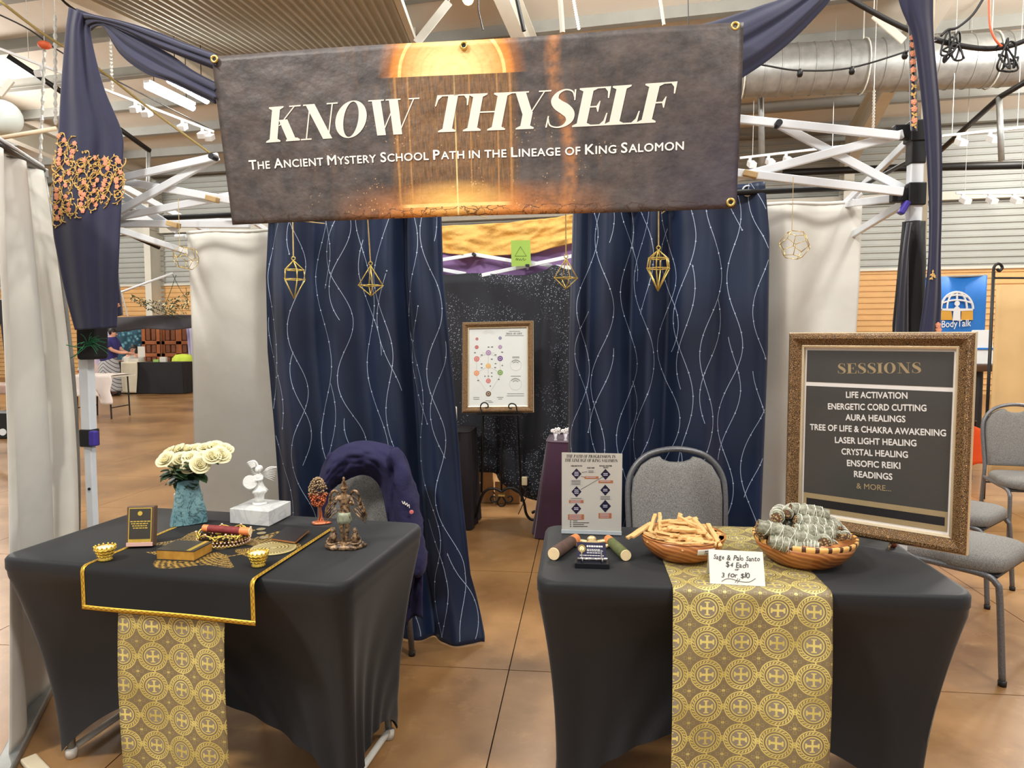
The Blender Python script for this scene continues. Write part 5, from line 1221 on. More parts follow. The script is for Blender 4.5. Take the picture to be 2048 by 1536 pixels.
for cx, cy, r_, n_ in ((1153, 947.5, 10, 3), (1153, 983, 10, 3), (1152.5, 1017, 10, 2), (1211, 948.5, 10, 2), (1210.5, 980, 10, 2), (1210.5, 1012, 11.5, 2)):
    g = MB(); SH.quad([(cx - r_, cy), (cx, cy + r_ * 1.1), (cx + r_, cy), (cx, cy - r_ * 1.1)], K, g); o = g.build('diamond', m_navyink, sh); g = MB()
    for j in range(n_): yy = cy + (j - (n_ - 1) / 2) * 3.2; wv = 4.6 - abs(j - (n_ - 1) / 2) * .6; SH.quad([(cx - wv, yy + .8), (cx + wv, yy + .8), (cx + wv, yy - .8), (cx - wv, yy - .8)], K * 1.3, g)
    stuff(g.build('small_print', m_lightink, o))
for x0, y0, x1, y1 in ((1169, 952.5, 1197, 957.5), (1197, 960.5, 1226, 966), (1138, 1000, 1167, 1006), (1136, 1028.5, 1168, 1039), (1197, 1026, 1223, 1036.5)):
    g = MB(); SH.quad([(x0, y1), (x1, y1), (x1, y0), (x0, y0)], K, g); o = g.build('rust_box', m_rust, sh); g = MB(); y = y0 + 2
    while y < y1 - .6: SH.quad([(x0 + 3, y + .55), (x1 - 5, y + .55), (x1 - 5, y - .55), (x0 + 3, y - .55)], K * 1.3, g); y += 3
    stuff(g.build('small_print', m_lightink, o))
for x0, y0, x1, y1 in ((1140, 959, 1165, 971), (1139, 995, 1167, 999), (1198, 991, 1224, 999), (1174, 940, 1191, 945)):
    g = MB(); SH.quad([(x0, y1), (x1, y1), (x1, y0), (x0, y0)], K, g); o = g.build('grey_box', m_greyink, sh); g = MB(); y = y0 + 1.6
    while y < y1: SH.quad([(x0 + 3, y + .4), (x1 - 4, y + .4), (x1 - 4, y - .4), (x0 + 3, y - .4)], K * 1.3, g); y += 2.6
    stuff(g.build('small_print', m_dark, o))
for a, b in (((1161, 979), (1206, 953)), ((1163, 944.5), (1174, 943)), ((1162, 952), (1169, 954))): MB().tube([SH.px(*a) + SH.nrm * K, SH.px(*b) + SH.nrm * K], .0006, 4).build('arrow_line', m_dark, sh)
for y, x1 in ((1041.5, 1155), (1045.3, 1178), (1049, 1168), (1052.8, 1175)):
    g = MB(); SH.quad([(1146, y + .6), (x1, y + .6), (x1, y - .6), (1146, y - .6)], K, g); SH.quad([(1140, y + .8), (1142.4, y + .8), (1142.4, y - .8), (1140, y - .8)], K, g); stuff(g.build('key_print', m_dark, sh))
# two bark-covered wooden pieces
def club(a, b, ra, rb, bark, label):
    o = thing('wooden_baton', (a + b) / 2 - Z_ * ra, label, 'baton', 'bark-covered wooden batons'); d = b - a
    MB().tube([a + d * .02, a + d * .3, a + d * .6, a + d * .8], [ra, ra * 1.0, (ra + rb) / 2, rb], 18).build('bark', bark, o, smooth=True, angle=50); MB().tube([a - d * .004, a + d * .03], [ra * .93, ra * .95], 18).build('cut_face', m_pale, o, smooth=True, angle=50)
    MB().tube([a + d * .79, a + d * .84, b], [rb * 1.02, rb * .98, rb * .9], 18).build('bare_end', m_orwood, o, smooth=True, angle=50)
ra = .0205; club(onz(1107, 1108, zt + ra), onz(1152, 1077, zt + .019), ra, .018, mat('dark_bark', (84, 62, 52), .8, var=(50, .25), bump=(80, .4)), 'dark brown bark baton with pale cut end beside the card holder')
ra = .018; club(onz(1252, 1111, zt + ra), onz(1216, 1078, zt + .016), ra, .0155, mat('green_bark', (92, 98, 56), .75, var=(50, .25), bump=(80, .4)), 'greenish bark baton with oval cut end between card holder and bowl')
# business card holder
c = onz(1185, 1136, zt); ch = thing('card_holder', c, 'black and chrome business card holder with dark cards', 'card holder'); rt = TRF.rot
MB().box(c + V((0, .018, .008)), (.104, .05, .016), rt).build('base_block', mat('gloss_black', (22, 22, 26), .15, var=(20, .1)), ch, bevel=.002)
m_chrome = mat('chrome', (210, 205, 200), .12, .95, var=(20, .05)); cb = c + V((0, .022, .018)); up = V((0, .35, .94)).normalized(); ex = TRF.e
for s_ in (-.03, .03): MB().tube([cb + ex * s_ + V((0, -.02, .0)), cb + ex * s_ + V((0, -.021, .011)), cb + ex * s_ + V((0, 0, .004)), cb + ex * s_ + up * .03], .003, 8).build('chrome_clip', m_chrome, ch, smooth=True)
MB().tube([cb - ex * .045 + V((0, -.016, .008)), cb + ex * .045 + V((0, -.016, .008))], .0042, 10).build('chrome_bar', m_chrome, ch, smooth=True)
nn = ex.cross(up); nn = nn if nn.y < 0 else -nn
cs = thing('business_card', cb, 'navy business card with white print in the card holder', 'card')
MB().prism([cb - ex * .044, cb + ex * .044, cb + ex * .044 + up * .052, cb - ex * .044 + up * .052], -nn * .008).build('card_stack', m_navyink, cs)
MB().tube([cb - ex * .029 + up * .033 + nn * .0008 + (ex * math.cos(a) + up * math.sin(a)) * .0105 for a in [2 * PI * k_ / 20 for k_ in range(20)]], .0012, 5, closed=True).build('ring_emblem', m_goldfoil, cs); MB().lathe([(.008, 0), (.008, .0006)], 16, cb - ex * .029 + up * .033 + nn * .0008, V((0, 0, 1)).rotation_difference(nn).to_matrix()).build('emblem_face', m_pale, cs)
for y0, h_, x1 in ((.038, .005, .034), (.03, .002, .03), (.026, .002, .034), (.02, .002, .03), (.012, .002, .036)):
    g = MB(); x = -.014 if y0 > .015 else -.036
    while x < x1 - .003: l = random.uniform(.004, .009); g.add([cb + ex * x + up * y0 + nn * .0008, cb + ex * (x + l) + up * y0 + nn * .0008, cb + ex * (x + l) + up * (y0 + h_) + nn * .0008, cb + ex * x + up * (y0 + h_) + nn * .0008], [(0, 1, 2, 3)]); x += l + .0016
    stuff(g.build('small_print', m_whiteink, cs))
# gilded emblem lying behind the card holder
c = onz(1185, 1091, zt); em = thing('gilt_emblem', c, 'pale gilt scrolled emblem lying behind the card holder', 'ornament'); m_gilt = mat('pale_gilt', (214, 190, 140), .35, .5, var=(60, .15))
MB().lathe([(.024, 0), (.026, .006), (.02, .012), (.014, .016), (0, .018)], 20, c, fn=lambda a, z: 1 + .1 * math.sin(6 * a)).build('boss', m_gilt, em, smooth=True)
for s_ in (-1, 1):
    MB().tube(bez([c + V((s_ * .018, .01, .008)), c + V((s_ * .045, .015, .01)), c + V((s_ * .062, -.008, .008)), c + V((s_ * .05, -.026, .007)), c + V((s_ * .036, -.016, .007))], 5), [.008] * 12 + [.006] * 6 + [.004] * 3, 8).build('scroll', m_gilt, em, smooth=True); MB().tube(bez([c + V((s_ * .01, -.02, .008)), c + V((s_ * .03, -.04, .007)), c + V((s_ * .045, -.036, .007))], 4), [.006] * 6 + [.004] * 3, 8).build('scroll', m_gilt, em, smooth=True)
MB().ball(c + V((0, .026, .014)), (.016, .012, .012)).build('finial', m_gilt, em, smooth=True)

# ---- wooden bowls
def woodfn(c1, c2, c3):
    def f(b):
        x, y, z = coords('Object'); w1 = nz(5, 3); g = sn((z * 3.0 + x * .6 + w1 * .16) * 150.0); n2 = nz(14, 4)
        return dict(color=cmix(cmix(lin(c1), lin(c2), ramp01(g * .4 + n2, .35, .85)), lin(c3), ramp01(nz(4, 3, dist=.6), .52, .75) * .75))
    return f
m_bowl = mat('acacia_wood', rough=.32, fn=woodfn((150, 88, 42), (188, 124, 66), (74, 42, 24))); m_bowlin = m_bowl
m_rimL = mat('pale_rim_wood', (226, 172, 96), .4, var=(40, .12)); m_rimD = mat('dark_rim_wood', (74, 42, 28), .4, var=(40, .2))
def bowl(c, Rr, h, label, segs):
    o = thing('wooden_bowl', c, label, 'bowl', 'wooden bowls on the brocade runner')
    MB().lathe([(Rr * .5, 0), (Rr * .56, .002), (Rr * .74, h * .22), (Rr * .9, h * .55), (Rr * .985, h * .86 if segs else h)], 48, c).build('outer_wall', m_bowl, o, smooth=True)
    MB().lathe([(Rr * .95, h), (Rr * .9, h * .75), (Rr * .76, h * .38), (Rr * .5, h * .14), (0, h * .1)], 48, c).build('inner_wall', m_bowlin, o, smooth=True)
    if not segs: MB().lathe([(Rr * .985, h - .001), (Rr * .995, h + .003), (Rr * .97, h + .005), (Rr * .945, h)], 48, c).build('rim', m_bowl, o, smooth=True)
    else:
        a = 0; k = 0
        while k < segs * 2:
            w_ = 2 * PI / segs * (.68 if k % 2 == 0 else .32); g = MB()
            pr = [(Rr * .982, h * .85), (Rr * 1.0, h * .93), (Rr * .995, h + .002), (Rr * .945, h + .002), (Rr * .93, h * .9)]; n = 3; vs = []; fs = []
            for i in range(n + 1):
                q = a + w_ * i / n; vs += [c + V((math.cos(q) * r_, math.sin(q) * r_, z)) for r_, z in pr]
            for i in range(n):
                for j in range(4): fs.append((i * 5 + j, (i + 1) * 5 + j, (i + 1) * 5 + j + 1, i * 5 + j + 1))
            g.add(vs, fs).build('rim_segment', m_rimL if k % 2 == 0 else m_rimD, o, smooth=True); a += w_; k += 1
    return o
c1 = onz(1364, 1114, zt); c2 = onz(1607, 1124, zt); R1, H1, R2, H2 = .134, .074, .153, .086
b1 = bowl(c1, R1, H1, 'plain wooden bowl heaped with pale wood sticks', 0); b2 = bowl(c2, R2, H2, 'wooden bowl with chequered rim full of sage bundles', 26)
# price strip on the plain bowl
def lbs(s, t): a = R(-84 + 26 * s); r_ = R1 * (.945 + .04 * t) + .003; return c1 + V((math.cos(a) * r_, math.sin(a) * r_, H1 * (.62 + .24 * t)))
lo = thing('price_strip', lbs(.5, 0), 'narrow white price strip stuck on the plain wooden bowl', 'label'); MB().grid(lbs, 10, 3).build('strip', m_paper, lo, smooth=True, solid=.0006)
for t, y0 in (('$4.00 each', .56), ('3 for $10.00', .12)):
    g = MB(); vs, fs = text2d(t, .01); x1 = max(v[0] for v in vs); g.add([lbs(.36 + .56 * v[0] / x1, y0 + .36 * v[1]) + V((.0008, -.0012, 0)) * (1 + .2 * v[2]) for v in vs], fs); g.build('lettering', m_dark, lo)
# pale wood sticks: three shapes copied
m_stick = mat('palo_wood', rough=.65, fn=lambda b: (lambda n, g: dict(color=cmix(cmix(lin((196, 146, 86)), lin((236, 198, 134)), ramp01(n, .35, .65)), lin((150, 98, 56)), ramp01(g, .62, .8) * .5), height=g, hs=.3))(nz(9, 3), nz(60, 4)))
sm = []; rnd = random.Random(14)
for k in range(4):
    L_, w_, t_ = (.098, .014, .009) if k < 2 else (.082, .011, .010); g = MB(); vs = []
    for i in range(5):
        x = (i / 4 - .5) * L_; j = lambda: rnd.uniform(-.0014, .0014); vs += [(x, -w_ / 2 + j(), -t_ / 2 + j()), (x, w_ / 2 + j(), -t_ / 2 + j()), (x, w_ / 2 + j(), t_ / 2 + j()), (x, -w_ / 2 + j(), t_ / 2 + j())]
    fs = [(0, 1, 2, 3), (16, 19, 18, 17)]
    for i in range(4):
        for q in range(4): fs.append((i * 4 + q, i * 4 + 4 + q, i * 4 + 4 + (q + 1) % 4, i * 4 + (q + 1) % 4))
    o = g.add(vs, fs).build('wood_stick', m_stick, bevel=.0012, seg=1); tag(o, 'pale wood stick in the plain wooden bowl', 'stick', 'pale sticks in the plain bowl'); sm.append(o)
lays = [(26, .08, .066), (34, .104, .082), (26, .085, .088), (16, .06, .101), (8, .035, .112)]; k = 4
for i in range(26):
    o = sm[i % 4] if i < 4 else sm[i % 4].copy()
    if i >= 4: COL.objects.link(o)
    a = 2 * PI * i / 26; o.location = c1 + V((math.cos(a) * .105, math.sin(a) * .105, .062 + .012 * (i % 2))); o.rotation_euler = (rnd.uniform(-.3, .3), rnd.uniform(-.1, .1), a + PI / 2 + rnd.uniform(-.25, .25))
for n_, rad_, z_ in lays:
    for i in range(n_):
        o = sm[k] if k < 4 else sm[k % 4].copy()
        if k >= 4: COL.objects.link(o)
        k += 1; a = 2.4 * i + rnd.uniform(-.3, .3); q = math.sqrt((i + .5) / n_) * rad_
        yw = a + PI / 2 + rnd.uniform(-.7, .7) if q > .05 and z_ < .09 else rnd.uniform(0, PI)
        o.location = c1 + V((math.cos(a) * q, math.sin(a) * q, z_ + rnd.uniform(-.004, .006) - q * .06)); o.rotation_euler = (rnd.uniform(-.5, .5), rnd.uniform(-.2, .2), yw)
for k, (px, py, dz, yw, tl) in enumerate(((1277, 1062, .085, .5, -.35), (1284, 1060, .09, .7, -.3), (1305, 1046, .105, 1.1, -.5), (1320, 1044, .108, 1.4, -.5), (1428, 1070, .09, 1.75, -.5), (1405, 1058, .105, 1.95, -.45), (1380, 1045, .118, -.7, .3))):
    o = sm[k % 4].copy(); COL.objects.link(o); o.location = onz(px, py, zt + dz); o.rotation_euler = (0, tl, yw)
# sage bundles
m_sage = mat('dried_sage', rough=.85, fn=lambda b: (lambda n, v: dict(color=cmix(cmix(lin((100, 100, 82)), lin((164, 163, 144)), ramp01(n, .35, .65)), lin((84, 66, 44)), ramp01(v, .6, .8) * .6), height=n + v * .5, hs=.9, hd=.006))(nz(70, 4), nz(38, 3)))
m_sagecut = mat('sage_cut_end', rough=.9, fn=lambda b: (lambda v: dict(color=cmix(lin((176, 142, 96)), lin((84, 62, 42)), (v > .42) * 1.0), height=v, hs=.6))(vor(160))); m_thread = mat('white_thread', (228, 224, 208), .7, var=(60, .05))
def sage(a, b, r_, label, seed):
    rnd = random.Random(seed); d = b - a; L_ = d.length; o = thing('sage_bundle', (a + b) / 2 - Z_ * r_, label, 'sage bundle', 'sage bundles in the chequered bowl'); n = 12; NS = 20
    t_ = d.normalized(); x = t_.cross(Z_).normalized(); y = x.cross(t_); vs = []; prof = []
    for i in range(n + 1):
        t = i / n; rr = r_ * (.62 + .5 * math.sin(PI * (.12 + .72 * t))) * (.97 + .06 * math.sin(t * 40 + seed)); prof.append(rr)
        for j in range(NS): q = 2 * PI * j / NS; k_ = 1 + .1 * mnoise.noise(V((math.cos(q) * 2, math.sin(q) * 2 + seed, t * 9))) * 1.6 + .05 * math.sin(9 * q + t * 12); vs.append(a + d * t + (x * math.cos(q) + y * math.sin(q)) * rr * k_)
    fs = [];
    for i in range(n):
        for j in range(NS): fs.append((i * NS + j, i * NS + (j + 1) % NS, (i + 1) * NS + (j + 1) % NS, (i + 1) * NS + j))
    MB().add(vs, fs).build('leaves', m_sage, o, smooth=True)
    for e_, s_ in ((0, -1), (n, 1)): MB().lathe([(prof[e_] * 1.03, 0), (prof[e_] * .6, .003), (0, .004)], NS, a + d * (e_ / n) - t_ * .0005 * s_, V((0, 0, 1)).rotation_difference(t_ * s_).to_matrix()).build('cut_end', m_sagecut, o)
    for sg in (1, -1):
        pts = []
        for i in range(60): t = .06 + .88 * i / 59; q = sg * t * 5.0 * 2 * PI + seed; rr = prof[min(n, int(t * n + .5))] * 1.09; pts.append(a + d * t + (x * math.cos(q) + y * math.sin(q)) * rr)
        MB().tube(pts, .0009, 4).build('thread', m_thread, o, smooth=True)
yb = c2.y
for k, (p, q, y0, y1, r_, lb) in enumerate((((1580, 1018), (1656, 1030), yb + .0, yb - .01, .019, 'topmost sage bundle of the heap in the chequered bowl'), ((1590, 1040), (1668, 1056), yb - .03, yb - .03, .02, 'sage bundle directly under the topmost one'), ((1514, 1050), (1632, 1086), yb - .06, yb - .095, .0205, 'longest sage bundle slanting over the bowl front'), ((1586, 1060), (1668, 1068), yb - .055, yb - .06, .02, 'sage bundle wedged behind the longest one'),
     ((1553, 1036), (1562, 1020), yb - .05, yb + .1, .0185, 'sage bundle with round cut end facing out near the top'), ((1573, 1028), (1590, 1016), yb - .02, yb + .09, .0165, 'dark-ended sage bundle tucked beside the topmost one'), ((1538, 1080), (1602, 1096), yb - .085, yb - .11, .0185, 'short sage bundle low behind the bowl rim'), ((1648, 1088), (1640, 1062), yb - .115, yb + .04, .022, 'thick sage bundle showing its cut end above the rim'),
     ((1679, 1076), (1650, 1052), yb - .06, yb + .06, .017, 'sage bundle with small cut end by the framed list'), ((1668, 1094), (1640, 1082), yb - .1, yb + .02, .018, 'sage bundle leaning low against the rim beside the thick one'), ((1640, 1096), (1605, 1092), yb - .12, yb - .1, .016, 'small sage bundle lying along the front rim'), ((1660, 1040), (1678, 1060), yb + .02, yb - .03, .015, 'brown-ended sage bundle sliding toward the framed list'), ((1545, 1052), (1610, 1048), yb + .02, yb + .02, .018, 'sage bundle filling the middle of the heap'), ((1545, 1072), (1660, 1076), yb + .03, yb + .04, .024, 'sage bundle buried at the back of the bowl'), ((1692, 1078), (1668, 1056), yb - .05, yb + .09, .02, 'sage bundle resting on the rim next to the framed list'), ((1612, 1080), (1690, 1090), yb - .02, yb - .03, .022, 'sage bundle half hidden beneath the thick one'), ((1520, 1066), (1560, 1058), yb - .05, yb + .08, .02, 'sage bundle half hidden under the longest one'))): sage(ony(*p, y0), ony(*q, y1), r_ * 1.08, lb, k * 3 + 1)
# price tent card
TC = Sheet(onz(1420, 1167, zt + .003), onz(1531, 1173, zt + .003), (1413, 1098), (1526, 1104), (.0, .6), (.05, .2)); tc = thing('price_card', (TC.BL + TC.BR) / 2, 'folded white card with handwritten sage prices standing on the runner', 'card')
TC.rect(0, 0, TC.W, TC.H, -.0006, .0006, m_paper, 'front_leaf', tc); bk_ = V((-TC.x.y, TC.x.x, 0)) * (.09); T0, T1_ = TC.at(0, TC.H), TC.at(TC.W, TC.H); MB().prism([T0, T1_, TC.BR + bk_, TC.BL + bk_], TC.nrm * -.0006).build('back_leaf', m_paper, tc)
def hand(t, a, b, h, par, seed):
    rnd = random.Random(seed); vs = []; fs = []; x = 0
    for chh in t:
        if chh == ' ': x += .38; continue
        g = text2d(chh, .004); x0 = min(v[0] for v in g[0]); x1 = max(v[0] for v in g[0]); sc = rnd.uniform(.88, 1.12); dy = rnd.uniform(-.05, .05); sh_ = rnd.uniform(.05, .3); b_ = len(vs); vs += [(x + (v[0] - x0) * sc + sh_ * v[1], v[1] * sc + dy, v[2]) for v in g[0]]; fs += [tuple(b_ + i for i in f) for f in g[1]]; x += (x1 - x0) * sc + .06
    TC.text('', a, b, h, .0007, m_dark, par, g=(vs, fs), capu=CAP)
hand('Sage & Palo Santo', (1427, 1118), (1520, 1123), 10, tc, 1); hand('$4 Each', (1452, 1134), (1497, 1136), 10, tc, 2); hand('or', (1470, 1141), (1479, 1141), 5, tc, 3); hand('3 for $10', (1443, 1154), (1500, 1156), 10, tc, 4)
for L_ in (((1443, 1163), (1452, 1158), (1463, 1158), (1480, 1163), (1498, 1164), (1511, 1157)), ((1470, 1165), (1476, 1157)), ((1474, 1166), (1480, 1158))): MB().tube(bez([TC.px(*q) + TC.nrm * .0008 for q in L_], 5), .0008, 4).build('pen_flourish', m_dark, tc)

# ---- framed sessions list on a small stand
m_frame = mat('ornate_gold_frame', rough=.4, metal=.35, fn=lambda b: (lambda v, n: dict(color=cmix(lin((58, 38, 20)), lin((172, 130, 78)), ramp01(v, .04, .3)), height=v, hs=.9, hd=.003, metal=ramp01(v, .0, .3) * .4))(vor(230, 'DISTANCE_TO_EDGE'), nz(30)))
m_frameedge = mat('champagne_edge', (220, 202, 168), .25, .6, var=(20, .06)); m_slate = mat('slate_print', (66, 64, 60), .5, var=(20, .03)); m_tanink = mat('tan_ink', (166, 144, 106), .5, var=(30, .04)); m_blackink = mat('black_ink', (30, 28, 30), .5, var=(20, .04))
def framed(S_, par, fw, mt, dep=.03):
    """mitred moulding: four rails with a rounded profile, plus outer and inner fillets"""
    prof = [(0, 0), (0, .55), (.06, .72), (.1, .8), (.2, 1.0), (.4, 1.05), (.62, .8), (.85, .5), (.9, .55), (1, .5), (1, .1)]
    W, H = S_.W, S_.H; cn = [(0, 0), (W, 0), (W, H), (0, H)]; inn = [(1, 1), (-1, 1), (-1, -1), (1, -1)]
    for k in range(4):
        a, b = cn[k], cn[(k + 1) % 4]; ia, ib = inn[k], inn[(k + 1) % 4]
        for nm, sl, mm in (('outer_fillet', prof[:3], m_frameedge), ('rail', prof[2:8], mt), ('inner_fillet', prof[7:], m_frameedge)):
            g = MB(); vs = []; fs = []
            for d, t in sl: vs += [S_.at(a[0] + ia[0] * d * fw, a[1] + ia[1] * d * fw, t * dep), S_.at(b[0] + ib[0] * d * fw, b[1] + ib[1] * d * fw, t * dep)]
            for i in range(len(sl) - 1): fs.append((2 * i, 2 * i + 1, 2 * i + 3, 2 * i + 2))
            g.add(vs, fs).build(nm, mm, par)
    S_.rect(.004, .004, W - .004, H - .004, -.004, .006, mat('backing_board', (90, 70, 50), .8, var=(9, .1)), 'backing_board', par)
FS = Sheet(onz(1573, 1047, zt + .022), onz(1937, 1109, zt + .022), (1583, 668), (1956, 663), (-.1, .4), (.5, .9))
ff = thing('framed_sign', (FS.BL + FS.BR) / 2 - Z_ * .02, 'large ornate gold frame with a SESSIONS list on the table corner', 'framed sign'); framed(FS, ff, .052, m_frame, .034)
x0, y0 = .05, .05; x1, y1 = FS.W - .05, FS.H - .05
FS.rect(x0, y0, x1, y1, .003, .002, m_whiteink, 'print_sheet', ff); k1 = .0056
u0 = FS.uv(1611, 700)[0]
def hband(pa, pb, nm, mt, k, ix=.012, x0_=x0, x1_=x1): FS.rect(x0_ + ix, FS.uv(*pb)[1], x1_ - ix, FS.uv(*pa)[1], k, .0004, mt, nm, ff)
def hy(px, py): return FS.uv(px, py)[1]
FS.rect(x0 + .009, hy(1611, 763), x1 - .009, y1 - .012, k1, .0004, m_slate, 'title_panel', ff); FS.rect(x0 + .009, y0 + .012, x1 - .009, hy(1611, 771), k1, .0004, m_slate, 'list_panel', ff)
yb0 = hy(1605, 983); FS.rect(x0 + .009, y0 + .012, x1 - .009, yb0, k1 + .0006, .0004, m_tanink, 'tan_border', ff); FS.rect(x0 + .02, y0 + .03, x1 - .016, yb0 - .018, k1 + .0012, .0004, m_blackink, 'black_bar', ff)
K2 = k1 + .0008
FS.text('', (1677, 747), (1843, 746), 23, K2, m_tanink, ff, g=serif2d('SESSIONS', 0, .1), capu=1)
for t, a, b in (('LIFE ACTIVATION', (1693, 795), (1816, 797)), ('ENERGETIC CORD CUTTING', (1657, 818), (1854, 822)), ('AURA HEALINGS', (1692, 840), (1812, 844)), ('TREE OF LIFE & CHAKRA AWAKENING', (1621, 859), (1893, 872)), ('LASER LIGHT HEALING', (1671, 885), (1834, 892)), ('CRYSTAL HEALING', (1684, 908), (1817, 915)), ('ENSOFIC REIKI', (1695, 931), (1802, 937)), ('READINGS', (1709, 953), (1786, 959))): FS.text(t, a, b, 13.2, K2, m_whiteink, ff, bold=.028)
FS.text('', (1714, 976), (1783, 982), 12, K2, m_tanink, ff, bold=.01, g=text2d('& MORE...', .01))
FS.rect(x0, y0, x1, y1, .0085, .0012, m_glass, 'glass_pane', ff)
for x in (.1, FS.W * .62):
    g = MB(); p = FS.at(x, 0); g.tube([p + FS.nrm * .05 - Z_ * .016, p + FS.nrm * .045 - Z_ * .004, p - FS.nrm * .04 - Z_ * .004, p - FS.nrm * .04 + FS.up * .25], .004, 8); g.build('stand_leg', m_bronze, ff, smooth=True)
p = FS.at(FS.W * .5, .25, -.03); q = FS.at(FS.W * .36, 0, -.17); q.z = zt + .004; MB().tube([p, q], .004, 8).build('stand_leg', m_bronze, ff, smooth=True)
p = FS.at(FS.W * .62, 0, .0) - Z_ * .012; MB().ball(p - FS.nrm * .01, (.012, .012, .012)).build('stand_knob', mat('red_bronze', (150, 78, 54), .4, .5, var=(40, .2)), ff, smooth=True)

# ================================================================== CHAIRS
m_seat = mat('grey_tweed', rough=.9, fn=lambda b: (lambda n, v: dict(color=cmix(lin((92, 90, 87)), lin((142, 139, 134)), ramp01(n, .36, .64)), height=n, hs=.3))(nz(320, 3), nz(40)))
m_seatl = m_seat
m_hammer = m_dtube = mat('hammered_grey_tube', (108, 108, 110), .4, .42, var=(220, .28)); m_navyj = mat('navy_jacket', (33, 30, 68), .9, var=(12, .12), bump=(34, .8, 5, .006))
def chair(loc, face, label, seat, tube, scale=1.0):
    """built facing -Y, then turned"""
    o = thing('banquet_chair', (0, 0, 0), label, 'chair', 'grey banquet chairs'); sw, sd, sz = .22, .215, .455
    def pad(x, y):   # rounded seat outline
        return x, y
    N = 40; rows = []
    for z, k in ((sz - .03, .96), (sz - .02, 1.0), (sz + .005, 1.01), (sz + .022, .985), (sz + .034, .9), (sz + .04, .7), (sz + .042, .35)):
        rw = []
        for i in range(N):
            a = 2 * PI * i / N; c_, s_ = math.cos(a), math.sin(a); p = 5.0; rr = (abs(c_) ** p + abs(s_) ** p) ** (-1 / p); rw.append(V((rr * c_ * sw * k * (1.0 - .06 * (s_ > 0)), rr * s_ * sd * k, z)))
        rows.append(rw)
    fs = [tuple(range(N - 1, -1, -1)), tuple((len(rows) - 1) * N + i for i in range(N))]
    for j in range(len(rows) - 1):
        for i in range(N): fs.append((j * N + i, j * N + (i + 1) % N, (j + 1) * N + (i + 1) % N, (j + 1) * N + i))
    MB().add([p for rw in rows for p in rw], fs).build('seat_cushion', seat, o, smooth=True)
    def bk(x, t): return V((x, .235 + .075 * t - .03 * (1 - (x / .2) ** 2) * .5 + 0, .5 + .44 * t))   # back plane
    outl = [(-.195, .02), (-.2, .3), (-.203, .55), (-.195, .72), (-.16, .86), (-.1, .955), (0, .995), (.1, .955), (.16, .86), (.195, .72), (.203, .55), (.2, .3), (.195, .02)]
    arch = bez([bk(x, t) for x, t in outl], 5)
    MB().tube([V((-.2, .3, .012)), V((-.2, .255, .25)), V((-.198, .232, .46))] + arch + [V((.198, .232, .46)), V((.2, .255, .25)), V((.2, .3, .012))], .0125, 10, flat=1.3).build('back_frame', tube, o, smooth=True)
    # padded back with a grip opening under the arch
    inn = [(-.182, .03), (-.186, .3), (-.189, .55), (-.18, .71), (-.147, .84), (-.105, .905), (-.07, .925), (-.058, .895), (-.03, .872), (0, .868), (.03, .872), (.058, .895), (.07, .925), (.105, .905), (.147, .84), (.18, .71), (.189, .55), (.186, .3), (.182, .03)]
    g = MB(); nb = len(inn); cx, ct = 0, .45; vs = []
    for f, th in ((1.0, .012), (.97, .02), (.86, .026), (.4, .03)):
        for x, t in inn: vs.append(bk(cx + (x - cx) * f, ct + (t - ct) * f) + V((0, -th, 0)))
    for f in (1.0,):
        for x, t in inn: vs.append(bk(x, t) + V((0, .012, 0)))
    fs = []
    for j in range(3):
        for i in range(nb): fs.append((j * nb + i, j * nb + (i + 1) % nb, (j + 1) * nb + (i + 1) % nb, (j + 1) * nb + i))
    fs.append(tuple(3 * nb + i for i in range(nb))); fs.append(tuple(4 * nb + i for i in range(nb - 1, -1, -1)))
    for i in range(nb): fs.append((i, 4 * nb + i, 4 * nb + (i + 1) % nb, (i + 1) % nb))
    g.add(vs, fs).build('back_pad', seat, o, smooth=True, angle=60)
    for s_ in (-1, 1):
        MB().tube(bez([V((s_ * .2, .23, .43)), V((s_ * .205, .0, .425)), V((s_ * .206, -.15, .42)), V((s_ * .207, -.198, .395)), V((s_ * .208, -.212, .34)), V((s_ * .215, -.235, .012))], 6), .0125, 10).build('leg', tube, o, smooth=True)
        MB().lathe([(.015, 0), (.016, .02), (.012, .022)], 12, V((s_ * .215, -.235, 0))).build('foot_cap', m_blackpl, o, smooth=True); MB().lathe([(.015, 0), (.016, .02), (.012, .022)], 12, V((s_ * .2, .3, 0))).build('foot_cap', m_blackpl, o, smooth=True)
    MB().box((0, 0, .418), (.4, .4, .012)).build('seat_board', m_blackpl, o, bevel=.004)
    MB().tube([V((-.206, -.14, .42)), V((.206, -.14, .42))], .009, 8).build('cross_tube', tube, o, smooth=True); MB().tube([V((-.2, .19, .425)), V((.2, .19, .425))], .009, 8).build('cross_tube', tube, o, smooth=True)
    f = V((face[0], face[1], 0)).normalized(); o.location = loc; o.rotation_euler = (0, 0, math.atan2(f.y, f.x) + PI / 2); o.scale = (scale,) * 3
    return o
cR = chair((.70, 2.72, 0), (-.05, -1), 'grey banquet chair behind the table with the bowls', m_seat, m_hammer, 1.03)
cL = chair((-.712, 2.84, 0), (-.17, -1), 'grey banquet chair draped with a navy jacket behind the altar', m_seatl, m_hammer, 1.03)
chair((2.06, 3.17, 0), (.64, -.77), 'grey banquet chair beside the table corner under the framed list', m_seatl, m_dtube, 1.07)
chair((2.56, 3.98, 0), (.64, -.77), 'grey banquet chair between the table-side chair and the iron screen', m_seatl, m_dtube)
chair((3.57, 4.75, 0), (-.25, -1), 'grey banquet chair with its back to the iron screen', m_seat, m_dtube, 1.03)
